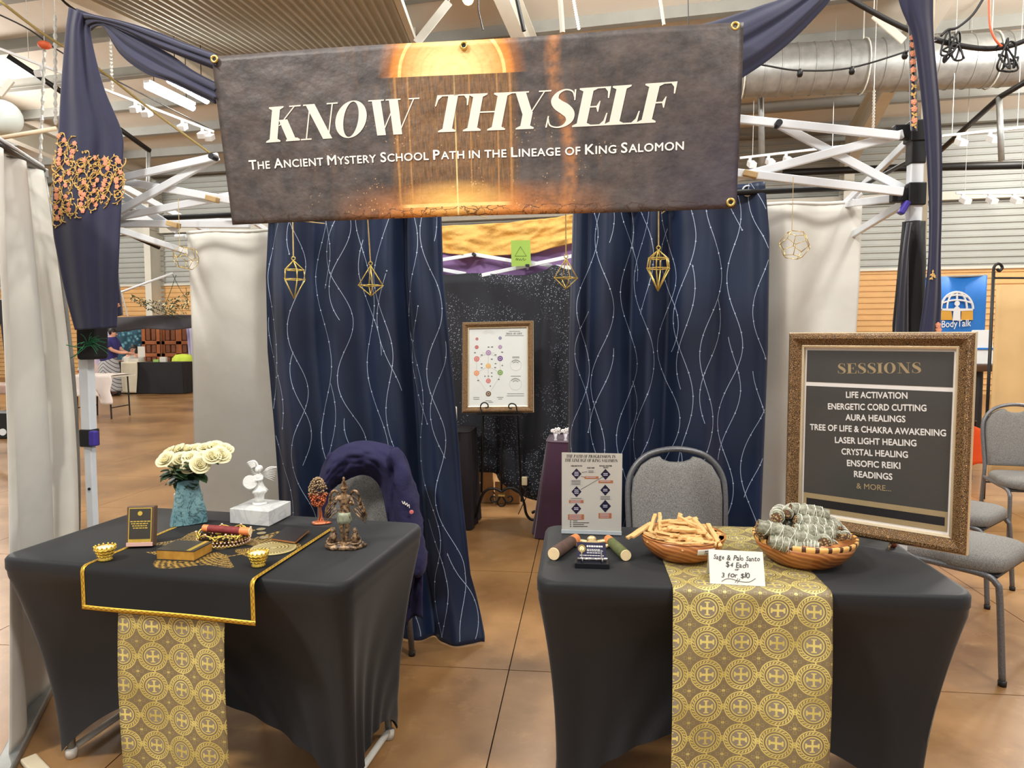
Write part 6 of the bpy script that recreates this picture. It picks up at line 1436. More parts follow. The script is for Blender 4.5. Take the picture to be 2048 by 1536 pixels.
# navy jacket over the back of the chair behind the altar
JP = ony(735, 885, 3.07)
jk = thing('jacket', (JP.x, JP.y, .55), 'navy blue jacket hung over the chair behind the altar', 'jacket')
JO = [(640, 975), (643, 940), (660, 910), (690, 890), (730, 882), (775, 890), (804, 903), (820, 940), (828, 990), (846, 1040)]
JI = [(660, 985), (668, 975), (690, 962), (718, 950), (745, 955), (765, 985), (775, 1040), (785, 1100), (800, 1180), (815, 1250)]
def jf(s, t):
    a = crl(JO, s); b = crl(JI, s); px = a[0] + (b[0] - a[0]) * t; py = a[1] + (b[1] - a[1]) * t
    dep = 3.0 - .09 * math.sin(PI * min(1, t * 1.1)) + .012 * math.sin(19 * s + 5 * t) + .03 * mnoise.noise(V((s * 7, t * 3, 1))) + .014 * mnoise.noise(V((s * 17, t * 8, 4))) - .05 * max(0, s - .6)
    return ony(px, py, dep)
MB().grid(jf, 90, 30).build('body', m_navyj, jk, smooth=True, solid=.006)
def sleeve(P, rs, d, nm='sleeve'):
    n_ = 6 * (len(P) - 1); m = MB().tube(bez([ony(x, y, d) for x, y in P], 6), [(rs[0] + (rs[1] - rs[0]) * min(1, 3 * i / n_)) * (1 + .07 * math.sin(i * 1.3) + .05 * math.sin(i * 2.9)) * (1 if i < n_ else .5) for i in range(n_ + 1)], 20, flat=.7)
    m.v = [p + V((1, .6, .4)) * (.016 * mnoise.noise(p * 14)) for p in m.v]; m.build(nm, m_navyj, jk, smooth=True)
sleeve([(786, 898), (804, 945), (814, 1010), (828, 1085), (838, 1150)], (.02, .062), 2.9); sleeve([(664, 905), (650, 960), (650, 1020), (654, 1070)], (.015, .036), 2.98)
MB().grid(lambda s, t: ony(790 + 55 * s, 1040 + 200 * t + 8 * math.sin(6 * s), 2.92 + .02 * math.sin(9 * s + 3 * t)), 14, 24).build('hem', m_navyj, jk, smooth=True, solid=.006)
# small white chest lettering
stuff(MB().tube(bez([ony(x, y, 2.832) for x, y in ((804, 1002), (807, 1008), (809, 1003), (811, 1010), (814, 1006), (815, 1013), (818, 1009), (819, 1016))], 4), .0016, 5).build('white_stitching', m_whiteink, jk)); MB().lathe([(.0001, .003), (.008, .002), (.009, 0)], 14, ony(823, 1024, 2.825), spin(PI / 2, 'X')).build('red_badge', mat('red_badge', (206, 110, 110), .6, var=(40, .1)), jk)

# ================================================================== BACK OF THE BOOTH: easel, picture, small tables
EO = 2.86
ez = thing('easel', hit(1003, 1042, EO), 'black wrought iron easel with scrolled feet holding the chart', 'easel')
def ec(P, r_=.0085, nm='scroll', n=6, off=EO): MB().tube(bez([hit(x, y, off) for x, y in P], n), r_, 8).build(nm, m_black, ez, smooth=True)
for P in ([(1003, 984), (992, 978), (978, 978), (966, 988), (959, 1008), (955, 1026), (948, 1037), (938, 1037), (933, 1029), (937, 1021), (944, 1023)], [(1003, 984), (1014, 977), (1028, 977), (1040, 986), (1048, 1006), (1052, 1026), (1060, 1038), (1070, 1039), (1075, 1031), (1070, 1023), (1064, 1026)]): ec(P, .0105, 'scrolled_foot')
[MB().tube([hit(x, 690, EO + .22), hit(x2, 985, EO)], r_, 8).build('upright', m_black, ez, smooth=True) for x, x2, r_ in ((969, 963, .009), (1003, 1003, .0075))]
MB().tube([hit(1030, 690, EO + .24), hit(1043, 1003, EO + .36)], .009, 8).build('rear_leg', m_black, ez, smooth=True)
for P in ([(1003, 990), (996, 1001), (986, 1004), (981, 998), (985, 992), (991, 995)], [(1003, 990), (1010, 1001), (1020, 1004), (1025, 998), (1021, 992), (1015, 995)], [(999, 993), (995, 1005), (1000, 1012), (1008, 1011), (1011, 1003), (1006, 994)]): ec(P, .006)
MB().box(hit(1003, 991, EO), (.05, .022, .014), RB).build('collar', m_brass, ez, bevel=.002)
for P, fx in (([(964, 826), (961, 815), (963, 808), (969, 805), (975, 808), (976, 814), (971, 816)], 1), ([(1034, 827), (1033, 815), (1030, 809), (1023, 807), (1018, 810), (1018, 816), (1024, 817)], -1)): ec(P, .005, 'hook', 5, EO - .085)
MB().bar(hit(955, 829, EO - .035), hit(1045, 829, EO - .035), .1, .008).build('ledge', m_black, ez)
PF = Sheet(hit(925, 826, EO - .035), hit(1068, 825, EO - .035), (926, 648), (1067, 641), (-.1, .3), (.5, .9)); pf = thing('framed_chart', (PF.BL + PF.BR) / 2, 'ornate gold frame with a tree of life chart on the easel', 'framed chart'); framed(PF, pf, .05, m_frame, .03)
PF.rect(.048, .048, PF.W - .048, PF.H - .048, .003, .002, mat('chart_paper', (226, 228, 222), .4, var=(8, .02)), 'chart_sheet', pf); K = .0058
m_cs = {n_: mat('chart_' + n_, c_, .5, var=(60, .06)) for n_, c_ in dict(red=(186, 70, 70), pink=(214, 112, 108), orange=(232, 148, 92), amber=(232, 176, 96), lilac=(170, 130, 176), violet=(112, 66, 140), blue=(110, 110, 160), green=(120, 160, 70), brown=(108, 78, 46)).items()}
def zx(a, b): return 910 + a * 200 / 1396, 620 + b * 220 / 1536
tocam = V((0, 0, 1)).rotation_difference(PF.nrm).to_matrix()
for x, y, r_, cn in ((308, 405, 20, 'red'), (305, 520, 26, 'red'), (632, 393, 22, 'blue'), (632, 518, 28, 'lilac'), (468, 598, 38, 'lilac'), (305, 684, 38, 'pink'), (632, 678, 38, 'violet'), (467, 782, 36, 'amber'), (303, 882, 38, 'orange'), (632, 874, 38, 'green'), (467, 990, 34, 'pink'), (468, 1170, 38, 'brown')):
    c = PF.px(*zx(x, y), 0) + PF.nrm * K; rr = r_ * 200 / 1396 * c.y / FPX; d_ = MB().lathe([(rr, 0), (rr, .0004)], 18, c, tocam).build('sphere_disc', m_cs[cn], pf); MB().lathe([(rr * .55, 0), (rr * .55, .0004)], 14, c + PF.nrm * .0004, tocam).build('disc_ring', m_paper, d_); MB().lathe([(rr * .4, 0), (rr * .4, .0004)], 12, c + PF.nrm * .0008, tocam).build('disc_core', m_cs[cn], d_)
for a, b in (((305, 930), (440, 1130)), ((632, 920), (500, 1130)), ((380, 600), (555, 600)), ((467, 640), (467, 745)), ((467, 820), (467, 955)), ((330, 860), (440, 800)), ((605, 860), (495, 800)), ((335, 660), (440, 615)), ((600, 660), (498, 615)), ((305, 725), (305, 845)), ((632, 715), (632, 838))): MB().tube([PF.px(*zx(*a)) + PF.nrm * K, PF.px(*zx(*b)) + PF.nrm * K], .0011, 4).build('path_line', m_greyink, pf)
g = MB(); rnd = random.Random(6)
for x, y, wv in ((470, 520, 12), (520, 518, 14), (280, 598, 12), (660, 590, 14), (375, 630, 14), (567, 628, 14), (372, 755, 12), (568, 750, 12), (375, 808, 12), (562, 805, 12), (515, 688, 12), (662, 775, 9), (515, 880, 9), (420, 925, 9), (468, 925, 11), (515, 928, 9), (325, 985, 12), (610, 970, 13), (495, 1062, 9), (300, 1222, 44), (300, 1245, 42), (632, 1220, 46), (632, 1243, 28), (470, 1270, 44), (500, 1290, 34), (850, 655, 48), (850, 670, 52), (850, 925, 70), (848, 1170, 118), (845, 1200, 122), (830, 358, 130), (832, 300, 80)):
    h_ = 7 if wv < 20 else 3.2; PF.quad([zx(x - wv, y + h_), zx(x + wv, y + h_), zx(x + wv, y - h_), zx(x - wv, y - h_)], K, g)
stuff(g.build('small_print', mat('chart_grey_print', (96, 96, 98), .6, var=(40, .1)), pf))
PF.text('TREE OF LIFE', zx(712, 345), zx(938, 343), 3.6, K, m_dark, pf, g=serif2d('TREE OF LIFE', .1, .06), capu=1)
for cx, cy, r_ in ((850, 768, 78), (846, 1032, 84)): MB().tube([PF.px(*zx(cx + r_ * math.cos(q), cy + r_ * math.sin(q))) + PF.nrm * K for q in [2 * PI * k_ / 30 for k_ in range(30)]], .0009, 4, closed=True).build('circle_print', m_greyink, pf); [MB().tube([PF.px(*zx(cx + r_ * f_ * math.cos(q), cy - r_ * f_ * math.sin(q))) + PF.nrm * K for q in [PI * (.2 + .6 * k_ / 14) for k_ in range(15)]], .0016, 4).build('arc_print', m_dark, pf) for f_ in (.85, .55)]
for r_ in (60, 80, 100): MB().tube([PF.px(*zx(474 + r_ * math.cos(q), 370 - r_ * math.sin(q) * .85)) + PF.nrm * K for q in [PI * (.18 + .64 * k_ / 14) for k_ in range(15)]], .0009, 4).build('arc_print', m_greyink, pf)
PF.rect(.048, .048, PF.W - .048, PF.H - .048, .008, .001, m_glass, 'glass_pane', pf)
# small cloth-covered tables
def cloth_table(c, hx, hy, zt_, flare, mt, label, yaw=YAW, seed=0):
    o = thing('side_table', V((c.x, c.y, 0)), label, 'side table', 'cloth-covered side tables in the booth'); n = 96; ex, ey = V((math.cos(yaw), -math.sin(yaw), 0)), V((math.sin(yaw), math.cos(yaw), 0)); rows = []
    for f in range(16):
        v = f / 15; rw = []
        for i in range(n):
            a = 2 * PI * i / n; cs_, sn_ = math.cos(a), math.sin(a); p = 9.0; rr = (abs(cs_) ** p + abs(sn_) ** p) ** (-1 / p); k = 1 + flare * v + .05 * v * math.sin(11 * a + seed) + .03 * v * math.sin(23 * a)
            rw.append(V((c.x, c.y, 0)) + ex * (rr * cs_ * hx * k) + ey * (rr * sn_ * hy * k) + Z_ * (zt_ * (1 - v) + .006))
        rows.append(rw)
    fs = [tuple(range(n))]
    for j in range(15):
        for i in range(n): fs.append((j * n + i, j * n + (i + 1) % n, (j + 1) * n + (i + 1) % n, (j + 1) * n + i))
    MB().add([p for rw in rows for p in rw], fs).build('draped_cloth', mt, o, smooth=True, angle=50)
    MB().box(V((c.x, c.y, zt_ - .012)), (hx * 1.7, hy * 1.7, .02), spin(-yaw)).build('tabletop', m_tabtop, o)
    for i in (-1, 1):
        for j in (-1, 1): MB().tube([V((c.x, c.y, 0)) + ex * i * hx * .8 + ey * j * hy * .8 + Z_ * .002, V((c.x, c.y, 0)) + ex * i * hx * .8 + ey * j * hy * .8 + Z_ * (zt_ - .02)], .012, 8).build('leg', m_galv, o)
    MB().tube([p + Z_ * .003 for p in [rows[0][i] for i in range(0, n)]], .004, 6, closed=True).build('edge_hem', mt, o, smooth=True)
    return o
m_plum = mat('plum_velvet', (60, 26, 50), .85, sheen=.25, var=(9, .15)); m_maroon = mat('dark_maroon_cloth', (24, 13, 18), .9, sheen=.0, var=(9, .15))
t_r = hit(1086, 886, 2.62); zr = t_r.z; cR_ = t_r + E_ * .36 + N_ * .2; cloth_table(cR_, .34, .22, zr, .28, m_plum, 'plum velvet covered side table right of the easel with flower cups', seed=1)
t_l = hit(945, 866, 2.75); zl = t_l.z; cL_ = t_l - E_ * .3 + N_ * .15; cloth_table(cL_, .28, .2, zl, .06, m_maroon, 'dark maroon covered side table left of the easel with a candle', seed=2)
p = V((*hit(906, 862, 2.66).xy, zl + .006)); cn = thing('pillar_candle', p, 'tall white pillar candle on the dark maroon side table', 'candle'); MB().lathe([(.03, 0), (.031, .19), (.028, .2), (.018, .196), (0, .19)], 20, p, fn=lambda a, z: 1 + .02 * math.sin(3 * a + z * 60)).build('wax', mat('white_wax', (232, 224, 206), .5, var=(20, .04)), cn, smooth=True); MB().tube([p + Z_ * .19, p + V((.002, 0, .206))], .0015, 5).build('wick', m_black, cn)
for k, (px, py) in enumerate(((1111, 880), (1131, 877))):
    p = V((*hit(px, py, 2.7).xy, zr + .006)); fc = thing('flower_cup', p, ('small cup of white blossoms at the plum table edge', 'small cup of white blossoms tucked behind the blue curtain edge')[k], 'flower cup', 'flower cups on the plum table')
    MB().lathe([(.012, 0), (.014, .006), (.007, .02), (.017, .055), (.015, .055), (.0, .03)], 14, p).build('glass', mat('pale_glass', (206, 200, 206), .15, var=(20, .05)), fc, smooth=True)
    for j in range(9):
        a = j * 2.4; q = p + V((math.cos(a) * .024, math.sin(a) * .02, .062 + .012 * (j % 3))); f = MB()
        for m_ in range(5): b = m_ * 1.2566 + j; f.ball(q + V((math.cos(b) * .008, -.004, math.sin(b) * .008)), (.007, .003, .007), 6, 4)
        f.build('blossom', mat('white_blossom', (238, 232, 228), .6, var=(60, .04)), fc, smooth=True)
# boxes and cables behind the backdrop
m_card = mat('cardboard', (188, 146, 96), .85, var=(12, .1))
def carton(p0, p1, h, dep, label):
    a, b = onz(*p0, 0), onz(*p1, 0); d = (b - a).normalized(); n_ = V((-d.y, d.x, 0)); n_ = n_ if n_.y > 0 else -n_; o = thing('cardboard_box', (a + b) / 2, label, 'box'); MB().prism([a + Z_ * .002, b + Z_ * .002, b + n_ * dep + Z_ * .002, a + n_ * dep + Z_ * .002], Z_ * h).build('carton', m_card, o, bevel=.003); MB().prism([a + Z_ * (h + .003), b + Z_ * (h + .003), b + n_ * dep * .48 + Z_ * (h + .003), a + n_ * dep * .48 + Z_ * (h + .003)], Z_ * .004).build('flap', m_card, o); MB().prism([a + (b - a) * .42 - n_ * .001 + Z_ * .01, a + (b - a) * .58 - n_ * .001 + Z_ * .01, a + (b - a) * .58 - n_ * .001 + Z_ * (h), a + (b - a) * .42 - n_ * .001 + Z_ * h], n_ * -.001).build('tape', mat('brown_tape', (160, 120, 74), .4, var=(20, .05)), o)
carton((936, 1006), (986, 1006), .27, .25, 'taller cardboard box under the backdrop hem'); carton((990, 1008), (1040, 1008), .19, .25, 'lower cardboard box under the backdrop hem')
pts = bez([onz(930, 1012, .015), onz(946, 966, .2) * 1.0, onz(972, 972, .14), onz(992, 990, .05), onz(1000, 1004, .012)], 6); tag(MB().tube(pts, .008, 7).build('extension_cable', m_bar, smooth=True), 'white extension cable looping over the floor behind the easel', 'cable')
p = onz(1022, 993, 0); tag(MB().box(p + Z_ * .02, (.12, .06, .035), RB).build('power_strip', m_white, bevel=.008), 'white power strip lying on the floor behind the easel', 'power strip')
p = hit(1049, 962, BACK - .13); so = thing('plug_adapter', p, 'beige plug adapter hanging on the dark backdrop hem', 'plug'); MB().box(p, (.045, .03, .07), RB).build('adapter_body', mat('beige_plastic', (206, 188, 150), .5, var=(20, .05)), so, bevel=.006); MB().tube([p - Z_ * .03, p - Z_ * .12 + E_ * .02, V((p.x - .05, p.y, .02))], .004, 6).build('cord', m_wire, so)

# ================================================================== NEIGHBOURING BOOTHS
m_skin = mat('skin', (214, 158, 132), .6, var=(20, .06)); m_hair = mat('dark_hair', (34, 26, 24), .6, var=(40, .2)); m_navytop = mat('navy_top', (52, 48, 110), .85, var=(14, .1)); m_grey = mat('grey_shirt', (164, 158, 150), .85, var=(14, .08))
def stripes(b):
    x, y, z = coords('Object'); k = fr((z + ab(x) * .9) * 11.0); return dict(color=cmix(lin((176, 176, 176)), lin((74, 76, 84)), (k < .22) * 1.0))
m_stripe = mat('striped_skirt', rough=.85, fn=stripes)
def face(par, c, f, skin=True):
    """eyes, nose, mouth, ears on a head centred at c looking along f"""
    s_ = Z_.cross(f); g = MB(); g.ball(c + f * .078 - Z_ * .012, (.012, .012, .018), 8, 6); g.build('nose', m_skin, par, smooth=True)
    for k in (-1, 1):
        MB().ball(c + f * .066 + s_ * (.028 * k) + Z_ * .012, .009, 8, 6).build('eye', m_hair, par, smooth=True); MB().ball(c + s_ * (.068 * k) - f * .005, (.014, .014, .026), 8, 6).build('ear', m_skin, par, smooth=True)
    MB().ball(c + f * .066 - Z_ * .042, (.02, .012, .006), 8, 6).build('mouth', mat('lips', (168, 90, 84), .6, var=(20, .05)), par, smooth=True)
def hand(par, c, d, up=Z_):
    """palm and five unequal fingers pointing along d"""
    d = d.normalized(); s_ = d.cross(up).normalized(); g = MB(); g.ball(c + d * .03, (.045, .045, .018), 10, 6, Matrix((d, s_, up)).transposed())
    for k, (o_, l) in enumerate(((-.03, .06), (-.01, .075), (.01, .07), (.029, .052))): g.tube([c + d * .05 + s_ * o_, c + d * (.05 + l * .6) + s_ * o_ * 1.1, c + d * (.05 + l) + s_ * o_ * 1.1 - up * .018], [.009, .0085, .006], 6)
    g.tube([c + d * .015 + s_ * .035, c + d * .04 + s_ * .062, c + d * .07 + s_ * .068 - up * .008], [.011, .01, .007], 6); g.build('hand', m_skin, par, smooth=True)
# --- standing visitor
WB = V((ony(219, 792, 17.4).x, 17.4, 0)); wo = thing('person', WB, 'standing person in navy cold-shoulder top and striped skirt reaching over a booth table', 'person')
P_ = [(0, 0, .92), (.02, 0, 1.08), (.06, 0, 1.28), (.1, 0, 1.4), (.13, 0, 1.46), (.15, 0, 1.52), (.16, 0, 1.6), (.02, -.1, .85), (.02, -.1, .48), (.0, -.1, .07), (.1, -.11, .035), (.02, .1, .85), (.03, .1, .48), (.04, .1, .07), (.14, .11, .035), (.08, -.18, 1.37), (.2, -.21, 1.15), (.42, -.17, 1.07), (.6, -.14, 1.08), (.08, .18, 1.37), (.22, .2, 1.13), (.44, .15, 1.04), (.56, .1, 1.03)]
Ed = [(0, 1), (1, 2), (2, 3), (3, 4), (4, 5), (5, 6), (0, 7), (7, 8), (8, 9), (9, 10), (0, 11), (11, 12), (12, 13), (13, 14), (3, 15), (15, 16), (16, 17), (17, 18), (3, 19), (19, 20), (20, 21), (21, 22)]
Rd = [.15, .13, .14, .11, .055, .075, .085, .1, .065, .045, .045, .1, .065, .045, .045, .065, .05, .04, .03, .065, .05, .04, .03]
skinned('body', P_, Ed, Rd, wo, m_skin, WB); hd = WB + V((.17, 0, 1.56)); face(wo, hd, V((1, 0, -.25)).normalized())
for q, d in ((P_[18], V(P_[18]) - V(P_[17])), (P_[22], V(P_[22]) - V(P_[21]))): hand(wo, WB + V(q), d)
MB().ball(hd + V((-.045, 0, .03)), (.085, .085, .1), 14, 10).build('hair', m_hair, wo, smooth=True)
g = MB()
def torso(s, t):
    a = 2 * PI * s; z = .86 + .6 * t; cx = .0 + .1 * t; rx = .17 + .03 * math.sin(PI * t) - .07 * max(0, t - .8) * 5; ry = .2 + .03 * math.sin(PI * t * .8) - .1 * max(0, t - .8) * 5 * .6
    return WB + V((cx + rx * math.cos(a), ry * math.sin(a), z))
MB().grid(torso, 28, 14).build('navy_top', m_navytop, wo, smooth=True, solid=.006)
for k in (-1, 1): MB().tube([WB + V((.1, .15 * k, 1.42)), WB + V((.11, .2 * k, 1.33)), WB + V((.17, .215 * k, 1.2))], [.03, .085, .075], 12).build('sleeve', m_navytop, wo, smooth=True)
MB().lathe([(.17, .98), (.21, .86), (.235, .7), (.255, .45), (.27, .2), (.275, .12)], 36, WB + V((.02, 0, 0)), fn=lambda a, z: 1 + .03 * math.sin(9 * a) * (1.1 - z)).build('striped_skirt', m_stripe, wo, smooth=True)
for k, q in ((-1, P_[10]), (1, P_[14])): MB().ball(WB + V((q[0] - .03, q[1], .035)), (.12, .05, .035)).build('shoe', m_hair, wo, smooth=True)
# --- seated vendor
SB = V((ony(270, 775, 18.95).x, 18.95, 0)); so = thing('person', SB, 'seated person with dark hair, glasses and grey shirt behind the booth table', 'person')
P_ = [(0, 0, .5), (0, 0, .68), (0, .0, .88), (0, .0, .97), (0, -.01, 1.03), (0, -.03, 1.1), (0, -.03, 1.17), (-.1, -.05, .5), (-.11, -.42, .5), (-.11, -.4, .08), (-.11, -.5, .04), (.1, -.05, .5), (.11, -.42, .5), (.11, -.4, .08), (.11, -.5, .04), (-.19, 0, .92), (-.26, -.08, .7), (-.2, -.32, .84), (.19, 0, .92), (.26, -.08, .7), (.14, -.32, .84)]
Ed = [(0, 1), (1, 2), (2, 3), (3, 4), (4, 5), (5, 6), (0, 7), (7, 8), (8, 9), (9, 10), (0, 11), (11, 12), (12, 13), (13, 14), (3, 15), (15, 16), (16, 17), (3, 18), (18, 19), (19, 20)]
Rd = [.15, .14, .15, .1, .055, .075, .08, .09, .075, .05, .04, .09, .075, .05, .04, .065, .05, .032, .065, .05, .032]
skinned('body', P_, Ed, Rd, so, m_skin, SB); hd = SB + V((0, -.035, 1.13)); face(so, hd, V((-.1, -1, -.1)).normalized())
for q, d in ((P_[17], V((.1, -1, -.1))), (P_[20], V((-.1, -1, -.1)))): hand(so, SB + V(q), d)
MB().grid(lambda s, t: SB + V(((.19 + .03 * math.sin(PI * t) - .09 * max(0, t - .75) * 4) * math.cos(2 * PI * s), (.16 - .06 * max(0, t - .75) * 4) * math.sin(2 * PI * s), .48 + .5 * t)), 26, 12).build('grey_shirt', m_grey, so, smooth=True, solid=.006)
for k in (-1, 1): MB().tube([SB + V((.15 * k, 0, .95)), SB + V((.21 * k, -.02, .88)), SB + V((.255 * k, -.08, .72))], [.04, .085, .07], 12).build('sleeve', m_grey, so, smooth=True)
g = MB(); g.ball(hd + V((0, .045, .035)), (.088, .085, .1), 14, 10); g.ball(hd + V((.075, .02, -.06)), (.03, .05, .1)); g.ball(hd + V((-.075, .02, -.06)), (.03, .05, .1)); g.build('hair', m_hair, so, smooth=True)
g = MB()
for k in (-1, 1): g.tube([hd + V((.035 * k + .026 * math.cos(a), -.1, .012 + .022 * math.sin(a))) for a in [2 * PI * i / 12 for i in range(12)]], .004, 5, closed=True)
g.tube([hd + V((-.01, -.1, .015)), hd + V((.01, -.1, .015))], .004, 5); g.build('glasses', m_black, so)
# chair under the vendor
MB_ = MB().box(SB + V((0, 0, .41)), (.42, .42, .05)); sc_ = thing('stool', SB, 'dark stool under the seated vendor', 'stool'); MB_.build('seat', m_blackpl, sc_, bevel=.01)
for i in (-1, 1):
    for j in (-1, 1): MB().tube([SB + V((i * .16, j * .16, .39)), SB + V((i * .19, j * .19, .005))], .014, 8).build('leg', m_blackpl, sc_)
# --- vendor table with black cloth
def wavebox(px0, px1, ytop, yf, depth, zt_, mt, label, name='booth_table', nf=26, amp=.02):
    a, b = ony(px0, ytop, yf), ony(px1, ytop, yf); c = V(((a.x + b.x) / 2, yf + depth / 2, 0)); o = thing(name, c, label, 'table'); hx = (b.x - a.x) / 2; n = 140; rows = []; per = []
    T = 4 * (hx + depth / 2)
    for i in range(n):
        d = T * i / n
        for L_, f in ((2 * hx, lambda q: (-hx + q, -depth / 2)), (depth, lambda q: (hx, -depth / 2 + q)), (2 * hx, lambda q: (hx - q, depth / 2)), (depth, lambda q: (-hx, depth / 2 - q))):
            if d <= L_: per.append(f(d)); break
            d -= L_
    for j in range(7):
        v = j / 6; rows += [[c + V((x * (1 + .02 * v + amp * v * math.sin(nf * i * .2)), y * (1 + .04 * v + 2 * amp * v * math.sin(nf * i * .23 + 1)), zt_ * (1 - v) + .015)) for i, (x, y) in enumerate(per)]]
    fs = [tuple(range(n))] + [(j * n + i, j * n + (i + 1) % n, (j + 1) * n + (i + 1) % n, (j + 1) * n + i) for j in range(6) for i in range(n)]
    MB().add([p for r_ in rows for p in r_], fs).build('draped_cloth', mt, o, smooth=True, angle=50); MB().box(c + Z_ * (zt_ - .01), (2 * hx - .04, depth - .04, .03)).build('tabletop', m_tabtop, o)
    for i in (-1, 1):
        for j in (-1, 1): MB().tube([c + V((i * hx * .85, j * depth * .35, .002)), c + V((i * hx * .85, j * depth * .35, zt_ - .03))], .015, 8).build('leg', m_galv, o)
    return o, c
m_blkcloth = mat('black_cotton', (34, 32, 34), .9, var=(6, .12)); m_linen = mat('beige_linen', (206, 196, 172), .85, var=(6, .06))
bt, bc_ = wavebox(206, 363, 725, 17.95, .7, .8, m_blkcloth, 'black draped vendor table in the far booth')
a, b = ony(243, 726, 17.9), ony(274, 726, 17.9)
def rn(s, t):
    z = .822 - (.78 * max(0, t - .25) / .75); y = 17.9 + (.5 * (.25 - t) / .25 if t < .25 else -.02 - .05 * (t - .25)); return V((a.x + (b.x - a.x) * s + .02 * math.sin(4 * t) * s, y - .005 * math.sin(12 * s), z))
tag(MB().grid(rn, 12, 24).build('table_runner', m_linen, smooth=True, solid=.006), 'beige linen runner hanging down the far black vendor table', 'table runner')
def block(px0, px1, ytop, ybot, d, dep, mt, name, label, cat, grp=None, tilt=0):
    a, b = ony(px0, ytop, d), ony(px1, ybot, d); o = MB().box((a + b) / 2 + V((0, dep / 2, 0)), (abs(b.x - a.x), dep, abs(a.z - b.z)), spin(tilt, 'X')).build(name, mt, bevel=.004); return tag(o, label, cat, grp)
sg = block(275, 290, 693, 714, 18.2, .02, m_paper, 'table_sign', 'small upright white sign on the far vendor table', 'sign'); p = ony(282, 715, 18.21); MB().tube([V((p.x, p.y + .02, .815)), V((p.x, p.y + .02, p.z + .05)) ], .01, 6).build('sign_post', m_bar, sg) if False else None
sg.location.z -= .0
for x0, x1, y0, mt, lb in ((258, 276, 718, m_paper, 'white open box lying on the far beige runner'), (306, 316, 719, mat('lime_card', (150, 190, 96), .7, var=(9, .05)), 'small lime green packet on the far vendor table'), (319, 331, 714, m_paper, 'white price box at the end of the far vendor table'), (247, 257, 714, mat('cup_white', (236, 230, 220), .5, var=(9, .03)), 'white cup in front of the seated vendor')):
    q = ony(x0, y0, 18.1); q2 = ony(x1, y0, 18.1); tag(MB().box(V(((q.x + q2.x) / 2, 18.15, (.815 + q.z) / 2)), (q2.x - q.x, .12, q.z - .815), spin(.1)).build('table_item', mt, bevel=.006), lb, 'box')
# backdrop panels and screen behind the vendor
def teals(b):
    v = vor(9); n = nz(14, 4); return dict(color=cmix(cmix(lin((34, 70, 88)), lin((104, 164, 178)), ramp01(v, .5, .15)), lin((190, 220, 220)), ramp01(n, .62, .72) * (v < .3)))
tp = [ony(x, y, 20.2) for x, y in ((222, 652), (286, 652))]; tx = thing('tapestry', V(((tp[0].x + tp[1].x) / 2, 20.2, 0)), 'teal scale-patterned tapestry behind the seated vendor', 'tapestry'); MB().grid(lambda s, t: V((tp[0].x + (tp[1].x - tp[0].x) * s, 20.2 + .03 * math.sin(14 * s), .02 + (tp[0].z - .02) * t)), 40, 8).build('cloth', mat('teal_tapestry', rough=.85, fn=teals), tx, smooth=True, solid=.004)
lt_ = [ony(x, 660, 20.3) for x in (180, 222)]; l_ = thing('tapestry', V(((lt_[0].x + lt_[1].x) / 2, 20.3, 0)), 'pale lilac and yellow tapestry beside the teal one', 'tapestry'); MB().grid(lambda s, t: V((lt_[0].x + (lt_[1].x - lt_[0].x) * s, 20.3 + .03 * math.sin(14 * s), .02 + (lt_[0].z - .02) * t)), 20, 6).build('cloth', mat('lilac_tapestry', rough=.85, fn=lambda b: dict(color=cmix(lin((168, 158, 190)), lin((228, 190, 120)), ramp01(nz(.9, 2), .45, .6)))), l_, smooth=True, solid=.004)
m_walnut = mat('carved_walnut', (150, 84, 44), .5, var=(8, .2)); m_walnutd = mat('walnut_panel', (112, 62, 34), .55, var=(8, .2))
s0, s1 = ony(283, 648, 20), ony(392, 648, 20); ws = thing('wooden_screen', V(((s0.x + s1.x) / 2, 20, 0)), 'carved brown wooden panel screen behind the vendor table', 'screen'); nW = 3; ww = (s1.x - s0.x) / nW; zh = s0.z
for i in range(nW):
    x0_ = s0.x + ww * i; yy = 20 + .08 * (i % 2); fr_ = MB()
    for xx in (x0_ + .05, x0_ + ww - .05): fr_.box((xx, yy, zh / 2), (.1, .05, zh))
    zs = [.06, .5, .95, 1.3, zh - .06]
    for z in zs: fr_.box((x0_ + ww / 2, yy, z), (ww, .05, .1))
    f_ = fr_.build('panel_frame', m_walnut, ws, bevel=.006); MB().box((x0_ + ww / 2, yy + .035, zh / 2), (ww, .02, zh - .02)).build('back_board', m_walnutd, f_)
    for za, zb in zip(zs, zs[1:]):
        for k in range(2): MB().box((x0_ + .1 + (ww - .2) * (k + .5) / 2, yy + .0, (za + zb) / 2), ((ww - .2) / 2 - .04, .03, zb - za - .14)).build('carved_panel', m_walnutd, f_, bevel=.008)
# dark canopy over the vendor booth
q0, q1 = ony(150, 632, 18.2), ony(430, 630, 18.2); vl = thing('booth_canopy', V(((q0.x + q1.x) / 2, 19.2, 0)), 'dark grey fabric canopy over the far vendor booth', 'canopy')
MB().grid(lambda s, t: V((q0.x + (q1.x - q0.x) * s, 18.2 + .04 * math.sin(9 * s + 4 * t), q0.z - .03 * math.sin(PI * 2 * s) - .36 * t + .03 * math.sin(16 * s) * t)), 50, 8).build('valance', mat('dark_grey_fabric', (66, 64, 68), .9, var=(4, .12)), vl, smooth=True, solid=.005)
[MB().tube([V((x, 18.22, q0.z - .02)), V((x, 20.6, q0.z - .02))], .02, 6).build('rail', m_bar, vl) for x in (q0.x + .05, q1.x - .05)]
for x in (q0.x + .05, q1.x - .05):
    for y in (18.25, 20.6): MB().box((x, y, q0.z / 2), (.05, .05, q0.z)).build('pole', m_bar, vl)
